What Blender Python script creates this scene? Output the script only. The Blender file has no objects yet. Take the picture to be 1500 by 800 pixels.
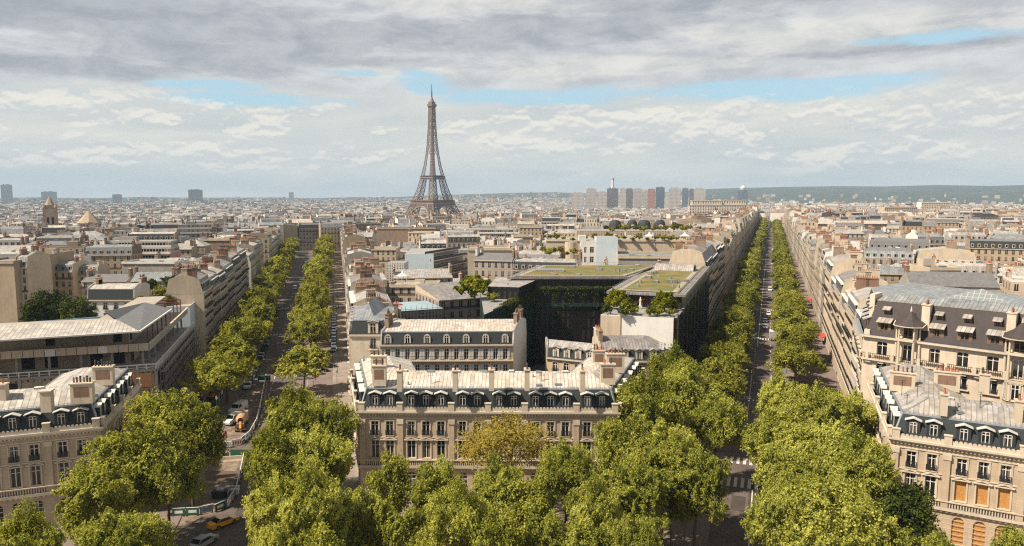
import bpy, math, random
import numpy as np
from mathutils import Vector
C = bpy.context.scene
COL = C.collection
rnd = random.Random(7)
R = math.radians

# ---------------------------------------------------------------- camera, world, sun, exposure
PITCH = math.atan(116/1070)
CAMH = 50.0
cam = bpy.data.objects.new('camera', bpy.data.cameras.new('camera'))
COL.objects.link(cam)
cam.location = (0, 0, CAMH)
cam.rotation_euler = (math.pi/2 - PITCH, 0, 0)
cam.data.sensor_width = 36.0
cam.data.lens = 36.0*1070/1500
cam.data.clip_start = 1.0
cam.data.clip_end = 60000.0
C.camera = cam

SUN_EL = 50.0
SUN_DIR = Vector((-math.cos(R(SUN_EL))*math.cos(R(24)), -math.cos(R(SUN_EL))*math.sin(R(24)), math.sin(R(SUN_EL))))
sun_l = bpy.data.lights.new('sun', 'SUN'); sun_l.energy = 5.0; sun_l.angle = R(1.2); sun_l.color = (1.0, 0.87, 0.70)
sun = bpy.data.objects.new('sun', sun_l); COL.objects.link(sun)
sun.rotation_euler = (-SUN_DIR).to_track_quat('-Z', 'Y').to_euler()

C.view_settings.view_transform = 'Standard'
C.view_settings.look = 'None'
C.view_settings.gamma = 1
C.view_settings.exposure = 0.75
C.view_settings.use_curve_mapping = False
C.cycles.use_denoising = False
C.render.film_transparent = False
C.cycles.filter_width = 1.2
C.cycles.max_bounces = 4
C.cycles.diffuse_bounces = 2
C.cycles.glossy_bounces = 2
C.cycles.transmission_bounces = 2
C.cycles.transparent_max_bounces = 6
C.cycles.volume_bounces = 0
C.cycles.caustics_reflective = False
C.cycles.caustics_refractive = False

class NT:
    """small helper to write node trees"""
    def __init__(s, tree):
        s.t = tree; s.n = tree.nodes; s.l = tree.links
    def node(s, typ, **kw):
        n = s.n.new(typ)
        for k, v in kw.items():
            setattr(n, k, v)
        return n
    def link(s, a, b):
        s.l.new(a, b)
    def put(s, sock, v):
        if isinstance(v, bpy.types.NodeSocket): s.l.new(v, sock)
        elif v is not None: sock.default_value = v
    def m(s, op, a, b=None, c=None, clamp=False):
        n = s.n.new('ShaderNodeMath'); n.operation = op; n.use_clamp = clamp
        s.put(n.inputs[0], a); s.put(n.inputs[1], b)
        if c is not None: s.put(n.inputs[2], c)
        return n.outputs[0]
    def mix(s, f, a, b, blend='MIX'):
        n = s.n.new('ShaderNodeMix'); n.data_type = 'RGBA'; n.blend_type = blend
        s.put(n.inputs[0], f)
        for i, v in ((6, a), (7, b)):
            if isinstance(v, (tuple, list)) and len(v) == 3: v = (*v, 1)
            s.put(n.inputs[i], v)
        return n.outputs[2]
    def ramp(s, f, lo, hi):
        n = s.n.new('ShaderNodeMapRange'); n.interpolation_type = 'SMOOTHSTEP'
        s.put(n.inputs[0], f); s.put(n.inputs[1], lo); s.put(n.inputs[2], hi)
        return n.outputs[0]
    def noise(s, vec, scale, detail=3, rough=0.55, dist=0.0):
        n = s.n.new('ShaderNodeTexNoise'); n.inputs['Scale'].default_value = scale
        n.inputs['Detail'].default_value = detail; n.inputs['Roughness'].default_value = rough
        n.inputs['Distortion'].default_value = dist
        if vec is not None: s.l.new(vec, n.inputs['Vector'])
        return n.outputs['Fac']
    def vec(s, x, y, z=0.0):
        n = s.n.new('ShaderNodeCombineXYZ'); s.put(n.inputs[0], x); s.put(n.inputs[1], y); s.put(n.inputs[2], z)
        return n.outputs[0]

# ---- world: physical sky seen between layers of cloud, everything laid out by true direction
W = bpy.data.worlds.new('World'); C.world = W; W.use_nodes = True
w = NT(W.node_tree); w.n.clear()
out = w.node('ShaderNodeOutputWorld'); bg = w.node('ShaderNodeBackground'); w.link(bg.outputs[0], out.inputs[0])
sky = w.node('ShaderNodeTexSky', sky_type='NISHITA', sun_disc=False)
sky.sun_elevation = R(SUN_EL); sky.sun_rotation = math.atan2(SUN_DIR.x, SUN_DIR.y)
sky.altitude = 100; sky.air_density = 1.0; sky.dust_density = 1.2
SKY_STRENGTH = 0.12
bg.inputs[1].default_value = SKY_STRENGTH
tc = w.node('ShaderNodeTexCoord'); sp = w.node('ShaderNodeSeparateXYZ'); w.link(tc.outputs['Generated'], sp.inputs[0])
X, Y, Z = sp.outputs
az = w.m('MULTIPLY', w.m('ARCTAN2', X, Y), 180/math.pi)      # degrees right of the avenue axis
el = w.m('MULTIPLY', w.m('ARCSINE', Z), 180/math.pi)
EXPK = 2**-0.75
def c3(r, g, b):
    k = EXPK/SKY_STRENGTH
    return (r*k, g*k, b*k, 1)
def blob(a0, e0, ra, re):
    """soft ellipse in azimuth and elevation whose edge is broken up by noise"""
    wob = w.m('MULTIPLY', w.m('SUBTRACT', w.noise(w.vec(w.m('MULTIPLY', az, 0.16), w.m('MULTIPLY', el, 0.75), a0*3.1), 1.0, 5, 0.6), 0.5), 2.6)
    da = w.m('DIVIDE', w.m('SUBTRACT', az, a0), ra); de = w.m('DIVIDE', w.m('SUBTRACT', el, e0), re)
    d = w.m('SQRT', w.m('ADD', w.m('MULTIPLY', da, da), w.m('MULTIPLY', de, de)))
    return w.ramp(w.m('ADD', d, wob), 1.25, 0.55)
def sumc(l):
    r = l[0]
    for x in l[1:]: r = w.m('MAXIMUM', r, x)
    return r
base = w.mix(w.ramp(el, 0.0, 7.0), c3(0.60, 0.70, 0.72), c3(0.42, 0.66, 0.77))
base = w.mix(0.22, base, sky.outputs[0])
# thin grey veil, pale near the horizon
vn = w.noise(w.vec(w.m('MULTIPLY', az, 0.07), w.m('MULTIPLY', el, 0.42), 3.0), 1.0, 6, 0.55, 0.3)
veil = w.mix(w.ramp(vn, 0.30, 0.70), c3(0.60, 0.645, 0.65), c3(0.79, 0.785, 0.72))
# upper cloud deck
un = w.noise(w.vec(w.m('MULTIPLY', az, 0.065), w.m('MULTIPLY', el, 0.26), 11.0), 1.0, 7, 0.58, 0.5)
un2 = w.noise(w.vec(w.m('MULTIPLY', az, 0.22), w.m('MULTIPLY', el, 0.55), 5.0), 1.0, 7, 0.62, 0.4)
dark = sumc([blob(-29, 11.5, 16, 2.2), blob(-20, 9.6, 12, 1.2), blob(-13, 11.6, 15, 1.5), blob(2, 12.2, 14, 1.5), blob(14, 14.2, 16, 1.3), blob(30, 10.3, 12, 1.1), blob(-31, 8.3, 9, 0.8), blob(-38, 13.5, 8, 2.5)])
light = sumc([blob(-27, 14.6, 9, 0.9), blob(-4, 14.0, 8, 0.7), blob(23, 11.0, 12, 1.2), blob(8, 9.5, 12, 0.8), blob(-6, 9.0, 8, 0.5)])
uc = w.mix(w.ramp(w.m('ADD', w.m('MULTIPLY', un, 0.6), w.m('MULTIPLY', un2, 0.4)), 0.36, 0.64), c3(0.49, 0.52, 0.56), c3(0.76, 0.765, 0.76))
uc = w.mix(w.m('MULTIPLY', dark, 0.85), uc, w.mix(w.ramp(un2, 0.3, 0.7), c3(0.36, 0.385, 0.43), c3(0.53, 0.555, 0.585)))
uc = w.mix(w.m('MULTIPLY', light, 0.75), uc, w.mix(w.ramp(un2, 0.3, 0.66), c3(0.60, 0.62, 0.62), c3(0.86, 0.84, 0.78)))
deck = w.ramp(w.m('ADD', el, w.m('MULTIPLY', w.m('SUBTRACT', un, 0.5), 6.0)), 6.2, 8.4)
col = w.mix(deck, veil, uc)
# blue gaps between the deck and the cumulus
gap = sumc([blob(3.5, 7.35, 8.5, 0.65), blob(20, 7.5, 10, 0.95), blob(-6.8, 8.2, 2.2, 0.9), blob(29.0, 10.2, 5.5, 0.45), blob(-19.0, 6.7, 6.5, 0.6), blob(-23, 7.6, 5, 0.45), blob(-12, 8.9, 3, 0.3)])
col = w.mix(w.m('MULTIPLY', gap, 0.92), col, base)
# cumulus towards the horizon, sunlit tops from the slope of the noise
def puff(oy):
    e = w.m('ADD', el, oy)
    f = w.noise(w.vec(w.m('MULTIPLY', az, 0.11), w.m('MULTIPLY', e, 0.42), 21.0), 1.0, 4, 0.5)
    wx = w.m('MULTIPLY', w.noise(w.vec(w.m('MULTIPLY', az, 0.5), e, 4.0), 1.0, 3, 0.6), 1.6)
    r = w.m('MULTIPLY', f, 0.62)
    for sc, wt in ((0.42, 0.26), (1.0, 0.13), (2.3, 0.07)):
        v = w.node('ShaderNodeTexVoronoi', feature='SMOOTH_F1'); v.inputs['Scale'].default_value = sc; v.inputs['Smoothness'].default_value = 0.35
        w.link(w.vec(w.m('ADD', w.m('MULTIPLY', az, 0.62), wx), w.m('ADD', w.m('MULTIPLY', e, 1.35), wx), sc), v.inputs['Vector'])
        r = w.m('ADD', r, w.m('MULTIPLY', w.m('SUBTRACT', 0.75, v.outputs['Distance']), wt))
    return r
p0 = puff(0.0); p1 = puff(0.28)
band = w.m('MULTIPLY', w.ramp(el, 0.7, 2.4), w.ramp(el, 8.0, 6.0))
bias = w.m('MULTIPLY', sumc([blob(-26, 5.7, 18, 1.5), blob(8, 5.0, 14, 2.2), blob(31, 5.8, 12, 1.8), blob(-22, 2.7, 14, .9), blob(27, 3.0, 12, .9)]), 0.15)
cov = w.m('MULTIPLY', w.ramp(w.m('ADD', p0, bias), 0.475, 0.555), band)
lit = w.ramp(w.m('SUBTRACT', p0, p1), -0.035, 0.055)
cum = w.mix(lit, c3(0.665, 0.685, 0.685), c3(0.93, 0.89, 0.79))
col = w.mix(w.m('MULTIPLY', cov, 0.8), col, cum)
# unseen deck overhead, toned down to a mottled grey to deepen the shadows
over = w.ramp(el, 18.0, 45.0)
col = w.mix(over, col, w.mix(w.ramp(w.noise(tc.outputs['Generated'], 3.0, 5, 0.6), 0.4, 0.6), c3(0.22, 0.23, 0.245), c3(0.40, 0.39, 0.375)))
# below the horizon: pale distance
col = w.mix(w.ramp(el, 0.0, -2.0), col, c3(0.30, 0.31, 0.32))
w.link(col, bg.inputs[0])

# ---------------------------------------------------------------- frames of reference
def at(px, py, z):
    """ground plan position of what stands at that height on that line of sight of the 1500 px survey picture"""
    a = (px-750)/1070; b = (400-py)/1070
    dx = a; dy = math.cos(PITCH)+b*math.sin(PITCH); dz = -math.sin(PITCH)+b*math.cos(PITCH)
    t = (z-CAMH)/dz
    return Vector((dx*t, dy*t))
def pix(x, y, z):
    z = z-CAMH
    f = y*math.cos(PITCH)-z*math.sin(PITCH); u = y*math.sin(PITCH)+z*math.cos(PITCH)
    return (750+1070*x/f, 400-1070*u/f) if f > 1 else (-9e3, -9e3)
KA, IA = R(19.5), R(-13.5)
def KL(s, t): return Vector((s*math.sin(KA)+t*math.cos(KA), s*math.cos(KA)-t*math.sin(KA)))   # right avenue
def IE(s, t): return Vector((s*math.sin(IA)+t*math.cos(IA), s*math.cos(IA)-t*math.sin(IA)))   # left avenue
def kst(x, y): return (x*math.sin(KA)+y*math.cos(KA), x*math.cos(KA)-y*math.sin(KA))
def ist(x, y): return (x*math.sin(IA)+y*math.cos(IA), x*math.cos(IA)-y*math.sin(IA))
def sst(a, b, x):
    t = min(1, max(0, (x-a)/(b-a))); return t*t*(3-2*t)
def gz(x, y):
    """ground height: the avenues run level, the land falls to the river and rises to far hills"""
    r = math.hypot(x, y); a = math.degrees(math.atan2(x, max(y, 1)))
    drop = -26*sst(680, 1500, r)*(1-sst(10, 20, a))
    drop += -10*sst(450, 1100, r)*sst(-16, -26, a)*(1-sst(900, 1500, r))
    drop += -22*sst(2200, 3600, r)*sst(10, 20, a)
    hh = 26 + 60*sst(-14, 2, a) + 66*sst(8, 20, a)
    hh += 7*math.sin(a*0.9)+4*math.sin(a*2.3+1)
    hill = hh*sst(4600, 8600, r)
    return drop+hill

# ---------------------------------------------------------------- materials (procedural)
MATS = {}
def newmat(name):
    m = bpy.data.materials.new(name); m.use_nodes = True
    t = NT(m.node_tree); b = t.n['Principled BSDF']; MATS[name] = m
    return m, t, b
def vary(t, colr, amt=0.12):
    """each building its own slight tint"""
    oi = t.node('ShaderNodeObjectInfo')
    g = t.node('ShaderNodeNewGeometry')
    big = t.noise(g.outputs['Position'], 0.021, 2, 0.5)
    v = t.m('ADD', t.m('MULTIPLY', oi.outputs['Random'], amt*1.2), t.m('MULTIPLY', big, amt*1.6))
    v = t.m('ADD', v, 1-amt*1.4)
    return t.mix(1.0, colr, t.vec(v, v, v), 'MULTIPLY')
def grime(t, colr, scale=0.6, lo=0.62, hi=1.08, streak=True):
    g = t.node('ShaderNodeNewGeometry')
    n1 = t.noise(g.outputs['Position'], scale, 5, 0.6)
    f = n1
    if streak:
        mp = t.node('ShaderNodeMapping'); mp.inputs['Scale'].default_value = (1.6, 1.6, 0.18)
        t.link(g.outputs['Position'], mp.inputs[0])
        f = t.m('ADD', t.m('MULTIPLY', n1, 0.5), t.m('MULTIPLY', t.noise(mp.outputs[0], 1.0, 4, 0.65), 0.5))
    v = t.node('ShaderNodeMapRange'); t.put(v.inputs[0], f); v.inputs[1].default_value = 0.3; v.inputs[2].default_value = 0.68
    v.inputs[3].default_value = lo; v.inputs[4].default_value = hi
    return t.mix(1.0, colr, t.vec(v.outputs[0], v.outputs[0], v.outputs[0]), 'MULTIPLY')
def uvs(t):
    n = t.node('ShaderNodeUVMap'); n.uv_map = 'UVMap'
    s = t.node('ShaderNodeSeparateXYZ'); t.link(n.outputs[0], s.inputs[0])
    return n.outputs[0], s.outputs[0], s.outputs[1]
def rgb(c): return (*c, 1)
def bump(t, b, h, strength=0.3, dist=0.05):
    n = t.node('ShaderNodeBump'); n.inputs['Strength'].default_value = strength; n.inputs['Distance'].default_value = dist
    t.put(n.inputs['Height'], h); t.link(n.outputs[0], b.inputs['Normal'])

def stone(name, c, course=0.42, rough=0.85, lo=0.68, hi=1.06):
    m, t, b = newmat(name)
    uv, u, v = uvs(t)
    col = grime(t, vary(t, rgb(c), 0.07), 0.5, lo, hi)
    ln = t.m('LESS_THAN', t.m('FRACT', t.m('DIVIDE', v, course)), 0.10)
    col = t.mix(t.m('MULTIPLY', ln, 0.30), col, (c[0]*.5, c[1]*.45, c[2]*.4, 1))
    t.link(col, b.inputs['Base Color']); b.inputs['Roughness'].default_value = rough
    bump(t, b, ln, -0.35, 0.03)
    return m
stone('stone_cream', (0.50, 0.395, 0.285))
stone('stone_warm', (0.42, 0.315, 0.215))
stone('stone_grey', (0.35, 0.315, 0.27))
stone('stone_pale', (0.60, 0.51, 0.405), 0.5)
def plaster(name, c, lo=0.78, hi=1.05, scale=0.25):
    m, t, b = newmat(name)
    col = grime(t, vary(t, rgb(c), 0.10), scale, lo, hi)
    t.link(col, b.inputs['Base Color']); b.inputs['Roughness'].default_value = 0.9
    return m
plaster('trim', (0.56, 0.475, 0.37), 0.7)
plaster('plaster_white', (0.66, 0.645, 0.61), 0.8)
plaster('plaster_cream', (0.54, 0.45, 0.34), 0.68)
plaster('plaster_tan', (0.40, 0.32, 0.225), 0.6)
plaster('plaster_grey', (0.35, 0.325, 0.295), 0.62)
plaster('plaster_brown', (0.24, 0.18, 0.135), 0.55)
plaster('plaster_pink', (0.44, 0.25, 0.22), 0.7)
plaster('plaster_blue', (0.50, 0.58, 0.64), 0.85)
plaster('concrete', (0.36, 0.32, 0.275), 0.6)
plaster('flat_roof', (0.30, 0.295, 0.29), 0.6)
plaster('gravel_roof', (0.36, 0.33, 0.29), 0.6)
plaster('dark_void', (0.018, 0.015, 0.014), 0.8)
plaster('kerb', (0.36, 0.34, 0.31), 0.7)
def brick(name, c, c2):
    m, t, b = newmat(name)
    uv, u, v = uvs(t)
    n = t.node('ShaderNodeTexBrick'); t.link(uv, n.inputs[0]); n.inputs['Scale'].default_value = 2.0
    n.inputs['Color1'].default_value = rgb(c); n.inputs['Color2'].default_value = rgb(c2); n.inputs['Mortar'].default_value = (0.28, 0.24, 0.2, 1)
    t.link(grime(t, vary(t, n.outputs[0], 0.12), 0.7, 0.6, 1.05), b.inputs['Base Color']); b.inputs['Roughness'].default_value = 0.9
brick('brick', (0.24, 0.125, 0.075), (0.19, 0.10, 0.065))
brick('brick_tan', (0.33, 0.24, 0.17), (0.27, 0.19, 0.13))

def seams(name, c, c2, pitch=0.65, rough=0.42, metal=0.35, dirt=0.6):
    """standing-seam zinc: u runs along the eaves"""
    m, t, b = newmat(name)
    uv, u, v = uvs(t)
    fu = t.m('FRACT', t.m('DIVIDE', u, pitch))
    ln = t.m('LESS_THAN', fu, 0.17)
    sheet = t.node('ShaderNodeTexWhiteNoise'); sheet.noise_dimensions = '2D'
    t.link(t.vec(t.m('FLOOR', t.m('DIVIDE', u, pitch)), t.m('FLOOR', t.m('DIVIDE', v, 2.3))), sheet.inputs[0])
    g = t.node('ShaderNodeNewGeometry')
    bl = t.ramp(t.noise(g.outputs['Position'], 0.16, 4, 0.6), 0.35, 0.65)
    col = t.mix(bl, rgb(c), rgb(c2))
    sv = t.m('ADD', t.m('MULTIPLY', sheet.outputs['Value'], 0.34), 0.80)
    col = t.mix(1.0, col, t.vec(sv, sv, sv), 'MULTIPLY')
    col = grime(t, vary(t, col, 0.10), 0.8, dirt, 1.06, False)
    col = t.mix(t.m('MULTIPLY', ln, 0.7), col, (c[0]*.35, c[1]*.33, c[2]*.33, 1))
    t.link(col, b.inputs['Base Color']); b.inputs['Roughness'].default_value = rough; b.inputs['Metallic'].default_value = metal
    bump(t, b, ln, 0.5, 0.05)
seams('zinc', (0.43, 0.42, 0.41), (0.38, 0.34, 0.30), metal=0.1, rough=0.5)
seams('zinc_warm', (0.55, 0.475, 0.39), (0.56, 0.53, 0.49), metal=0.1, rough=0.55)
seams('zinc_blue', (0.25, 0.28, 0.30), (0.33, 0.345, 0.35), metal=0.15, rough=0.45)
seams('zinc_dull', (0.23, 0.22, 0.22), (0.30, 0.28, 0.265), metal=0.1, rough=0.55)
seams('zinc_white', (0.50, 0.47, 0.43), (0.44, 0.41, 0.37), metal=0.0, rough=0.5, pitch=0.8)
def slate(name, c, rough=0.5):
    m, t, b = newmat(name)
    uv, u, v = uvs(t)
    n = t.node('ShaderNodeTexBrick'); t.link(uv, n.inputs[0]); n.inputs['Scale'].default_value = 3.0
    n.inputs['Color1'].default_value = rgb(c); n.inputs['Color2'].default_value = rgb(tuple(x*1.35 for x in c)); n.inputs['Mortar'].default_value = rgb(tuple(x*.5 for x in c))
    n.inputs['Mortar Size'].default_value = 0.01
    t.link(grime(t, vary(t, n.outputs[0], 0.10), 0.7, 0.7, 1.2), b.inputs['Base Color']); b.inputs['Roughness'].default_value = rough
slate('slate', (0.018, 0.023, 0.026), 0.75)
slate('slate_brown', (0.040, 0.032, 0.032), 0.75)
slate('slate_light', (0.135, 0.135, 0.14))
slate('roof_tile', (0.20, 0.125, 0.095), 0.8)
def plain(name, c, rough=0.6, metal=0.0, spec=None):
    m, t, b = newmat(name)
    b.inputs['Base Color'].default_value = rgb(c); b.inputs['Roughness'].default_value = rough; b.inputs['Metallic'].default_value = metal
    return m
plain('rail_black', (0.018, 0.017, 0.018), 0.5)
plain('frame_white', (0.62, 0.60, 0.56), 0.5)
plain('frame_brown', (0.16, 0.10, 0.06), 0.6)
plain('shutter_white', (0.60, 0.60, 0.62), 0.6)
plain('zinc_pale', (0.52, 0.51, 0.48), 0.5)
plain('lead', (0.24, 0.27, 0.31), 0.5, 0.2)
plain('terracotta', (0.36, 0.12, 0.06), 0.8)
plain('pot_dark', (0.06, 0.05, 0.045), 0.8)
plain('steel_red', (0.14, 0.045, 0.03), 0.6)
plain('black', (0.012, 0.012, 0.013), 0.4)
plain('rubber', (0.02, 0.02, 0.02), 0.8)
plain('chrome', (0.5, 0.5, 0.5), 0.25, 0.9)
plain('lamp_glass', (0.7, 0.68, 0.6), 0.2)
plain('tail_red', (0.4, 0.02, 0.02), 0.3)
plain('barrier_green', (0.02, 0.10, 0.05), 0.6)
plain('barrier_blue', (0.10, 0.25, 0.40), 0.5)
plain('paint_white', (0.75, 0.75, 0.73), 0.6)
plain('paint_red', (0.50, 0.035, 0.025), 0.6)
plain('awning_red', (0.42, 0.05, 0.04), 0.8)
plain('awning_blue', (0.08, 0.20, 0.36), 0.8)
plain('tarp_blue', (0.30, 0.47, 0.62), 0.7)
plain('tarp_pale', (0.27, 0.37, 0.42), 0.6)
plain('tarp_red', (0.62, 0.12, 0.09), 0.7)
plain('skin', (0.45, 0.28, 0.2), 0.7)
plain('hair_dark', (0.03, 0.02, 0.015), 0.8)
plain('cloth_dark', (0.025, 0.027, 0.035), 0.9)
plain('cloth_blue', (0.05, 0.08, 0.16), 0.9)
plain('cloth_white', (0.55, 0.53, 0.50), 0.9)
plain('cloth_pink', (0.50, 0.28, 0.24), 0.9)
plain('cloth_red', (0.55, 0.05, 0.03), 0.8)
plain('bark', (0.10, 0.075, 0.05), 0.9)
plain('soil', (0.10, 0.07, 0.045), 0.95)
plain('statue', (0.6, 0.58, 0.53), 0.7)
plain('iron_brown', (0.17, 0.12, 0.098), 0.6)
plain('green_steel', (0.012, 0.030, 0.025), 0.45)
plain('orange_paint', (0.62, 0.26, 0.03), 0.5)
plain('ochre_board', (0.50, 0.24, 0.10), 0.8)

# window glass: dark room behind, pale curtains at the sides, each window differs
m, t, b = newmat('glass')
oi = t.node('ShaderNodeObjectInfo'); uv, u, v = uvs(t)
side = t.m('ABSOLUTE', t.m('SUBTRACT', u, 0.5))
curt = t.m('GREATER_THAN', t.m('ADD', side, t.m('MULTIPLY', oi.outputs['Random'], 0.30)), 0.46)
cur2 = t.m('MULTIPLY', curt, t.m('GREATER_THAN', t.m('FRACT', t.m('MULTIPLY', oi.outputs['Random'], 7.3)), 0.45))
t.link(t.mix(t.m('MULTIPLY', cur2, 0.8), (0.012, 0.011, 0.011), (0.20, 0.17, 0.14)), b.inputs['Base Color'])
b.inputs['Roughness'].default_value = 0.08
m, t, b = newmat('car_glass'); b.inputs['Base Color'].default_value = (0.01, 0.012, 0.014, 1); b.inputs['Roughness'].default_value = 0.06
m, t, b = newmat('skylight_glass'); b.inputs['Base Color'].default_value = (0.10, 0.15, 0.18, 1); b.inputs['Roughness'].default_value = 0.12
m, t, b = newmat('glass_roof')
uv, u, v = uvs(t)
g1 = t.m('LESS_THAN', t.m('FRACT', t.m('DIVIDE', u, 0.9)), 0.12); g2 = t.m('LESS_THAN', t.m('FRACT', t.m('DIVIDE', v, 1.1)), 0.10)
t.link(t.mix(t.m('MAXIMUM', g1, g2), (0.19, 0.215, 0.225), (0.36, 0.37, 0.37)), b.inputs['Base Color']); b.inputs['Roughness'].default_value = 0.25
m, t, b = newmat('plywood')
g = t.node('ShaderNodeNewGeometry')
t.link(t.mix(t.ramp(t.noise(g.outputs['Position'], 5.0, 5, 0.7), 0.3, 0.7), (0.33, 0.15, 0.04), (0.52, 0.27, 0.08)), b.inputs['Base Color']); b.inputs['Roughness'].default_value = 0.8

# facades of the farther houses: one bay per u unit, one storey per v unit
def facade(name, c, ww=0.36, wh=0.62, glassc=(0.018, 0.016, 0.017), shutter=False, balc=True, band=False):
    m, t, b = newmat(name)
    uv, u, v = uvs(t)
    fu = t.m('FRACT', u); fv = t.m('FRACT', v)
    du = t.m('ABSOLUTE', t.m('SUBTRACT', fu, 0.5)); dv = t.m('ABSOLUTE', t.m('SUBTRACT', fv, 0.50))
    if band:
        win = t.m('LESS_THAN', dv, wh/2)
        mul = t.m('LESS_THAN', t.m('FRACT', t.m('MULTIPLY', u, 2.0)), 0.12)
        win = t.m('MULTIPLY', win, t.m('SUBTRACT', 1.0, mul))
    else:
        win = t.m('MULTIPLY', t.m('LESS_THAN', du, ww/2), t.m('LESS_THAN', dv, wh/2))
    mull = t.m('LESS_THAN', du, 0.025)
    cell = t.node('ShaderNodeTexWhiteNoise'); cell.noise_dimensions = '2D'
    t.link(t.vec(t.m('FLOOR', u), t.m('FLOOR', v)), cell.inputs[0])
    wall = grime(t, vary(t, rgb(c), 0.13), 0.3, 0.72, 1.05)
    sill = t.m('LESS_THAN', fv, 0.055)
    wall = t.mix(t.m('MULTIPLY', sill, 0.35), wall, (c[0]*.45, c[1]*.4, c[2]*.36, 1))
    gl = t.mix(t.m('MULTIPLY', t.m('GREATER_THAN', cell.outputs['Value'], 0.72), 0.8), rgb(glassc), (0.22, 0.19, 0.16, 1))
    gl = t.mix(mull, gl, (0.42, 0.40, 0.36, 1))
    col = t.mix(win, wall, gl)
    if shutter:
        sh = t.m('MULTIPLY', t.m('LESS_THAN', du, ww/2+0.17), t.m('LESS_THAN', dv, wh/2))
        sh = t.m('MULTIPLY', sh, t.m('SUBTRACT', 1.0, win))
        col = t.mix(sh, col, (0.5, 0.5, 0.5, 1))
    if balc:
        fl = t.m('FLOOR', v)
        isb = t.m('MAXIMUM', t.m('COMPARE', fl, 2.0, 0.1), t.m('COMPARE', fl, 5.0, 0.1))
        rl = t.m('MULTIPLY', t.m('MULTIPLY', t.m('GREATER_THAN', fv, 0.03), t.m('LESS_THAN', fv, 0.30)), isb)
        smallr = t.m('MULTIPLY', t.m('LESS_THAN', du, ww/2+0.04), t.m('MULTIPLY', t.m('GREATER_THAN', fv, 0.17), t.m('LESS_THAN', fv, 0.33)))
        rl = t.m('MULTIPLY', t.m('MAXIMUM', rl, smallr), 0.78)
        col = t.mix(rl, col, (0.03, 0.027, 0.027, 1))
    t.link(col, b.inputs['Base Color'])
    rg = t.node('ShaderNodeMapRange'); t.put(rg.inputs[0], win); rg.inputs[3].default_value = 0.88; rg.inputs[4].default_value = 0.15
    t.link(rg.outputs[0], b.inputs['Roughness'])
facade('facade_cream', (0.50, 0.405, 0.30))
facade('facade_pale', (0.60, 0.53, 0.44))
facade('facade_warm', (0.42, 0.325, 0.225))
facade('facade_grey', (0.36, 0.31, 0.26))
facade('facade_white', (0.64, 0.62, 0.585), shutter=True, balc=False)
facade('facade_modern', (0.47, 0.44, 0.40), band=True, wh=0.45, balc=False)
facade('tower_pale', (0.50, 0.46, 0.43), ww=0.5, wh=0.5, balc=False, glassc=(0.15, 0.14, 0.14))
facade('tower_dark', (0.17, 0.16, 0.17), ww=0.62, wh=0.6, balc=False, glassc=(0.07, 0.075, 0.09))
facade('tower_blue', (0.11, 0.16, 0.22), ww=0.62, wh=0.6, balc=False, glassc=(0.05, 0.08, 0.12))
facade('tower_pink', (0.36, 0.19, 0.17), ww=0.5, wh=0.5, balc=False, glassc=(0.12, 0.08, 0.08))

# mirror-like dark curtain wall
m, t, b = newmat('curtain_wall')
uv, u, v = uvs(t)
ln = t.m('MAXIMUM', t.m('LESS_THAN', t.m('FRACT', t.m('DIVIDE', u, 1.35)), 0.05), t.m('LESS_THAN', t.m('FRACT', t.m('DIVIDE', v, 3.3)), 0.05))
t.link(t.mix(ln, (0.10, 0.085, 0.08), (0.02, 0.018, 0.018)), b.inputs['Base Color'])
b.inputs['Metallic'].default_value = 0.85; b.inputs['Roughness'].default_value = 0.12
m, t, b = newmat('dark_louvre')
uv, u, v = uvs(t)
a1 = t.m('LESS_THAN', t.m('FRACT', t.m('DIVIDE', u, 1.5)), 0.42); a2 = t.m('GREATER_THAN', t.m('FRACT', t.m('DIVIDE', v, 3.4)), 0.22)
cc = t.node('ShaderNodeTexWhiteNoise'); cc.noise_dimensions = '2D'; t.link(t.vec(t.m('FLOOR', t.m('DIVIDE', u, 1.5)), t.m('FLOOR', t.m('DIVIDE', v, 3.4))), cc.inputs[0])
t.link(t.mix(t.m('MULTIPLY', t.m('MULTIPLY', a1, a2), t.m('GREATER_THAN', cc.outputs['Value'], 0.35)), (0.006, 0.005, 0.005), (0.03, 0.024, 0.02)), b.inputs['Base Color']); b.inputs['Roughness'].default_value = 0.4

def patchy(name, stops, scale, rough=0.95, detail=6):
    m, t, b = newmat(name)
    g = t.node('ShaderNodeNewGeometry')
    n = t.noise(g.outputs['Position'], scale, detail, 0.65)
    n2 = t.noise(g.outputs['Position'], scale*7, 4, 0.7)
    f = t.m('ADD', t.m('MULTIPLY', n, 0.7), t.m('MULTIPLY', n2, 0.3))
    col = t.mix(t.ramp(f, 0.38, 0.52), rgb(stops[0]), rgb(stops[1]))
    col = t.mix(t.ramp(f, 0.50, 0.64), col, rgb(stops[2]))
    t.link(col, b.inputs['Base Color']); b.inputs['Roughness'].default_value = rough
    bump(t, b, n2, 0.4, 0.1)
patchy('green_roof', [(0.22, 0.14, 0.06), (0.13, 0.125, 0.03), (0.06, 0.085, 0.018)], 0.22)
patchy('asphalt', [(0.080, 0.061, 0.054), (0.108, 0.084, 0.075), (0.140, 0.110, 0.098)], 0.25)
patchy('asphalt_old', [(0.12, 0.095, 0.085), (0.14, 0.112, 0.10), (0.16, 0.13, 0.115)], 0.4)
patchy('asphalt_new', [(0.045, 0.036, 0.033), (0.055, 0.045, 0.04), (0.068, 0.055, 0.05)], 0.4)
patchy('paving', [(0.145, 0.110, 0.098), (0.175, 0.136, 0.12), (0.205, 0.160, 0.14)], 0.3)
patchy('paving_light', [(0.21, 0.17, 0.15), (0.25, 0.21, 0.18), (0.30, 0.25, 0.21)], 0.25)
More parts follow.
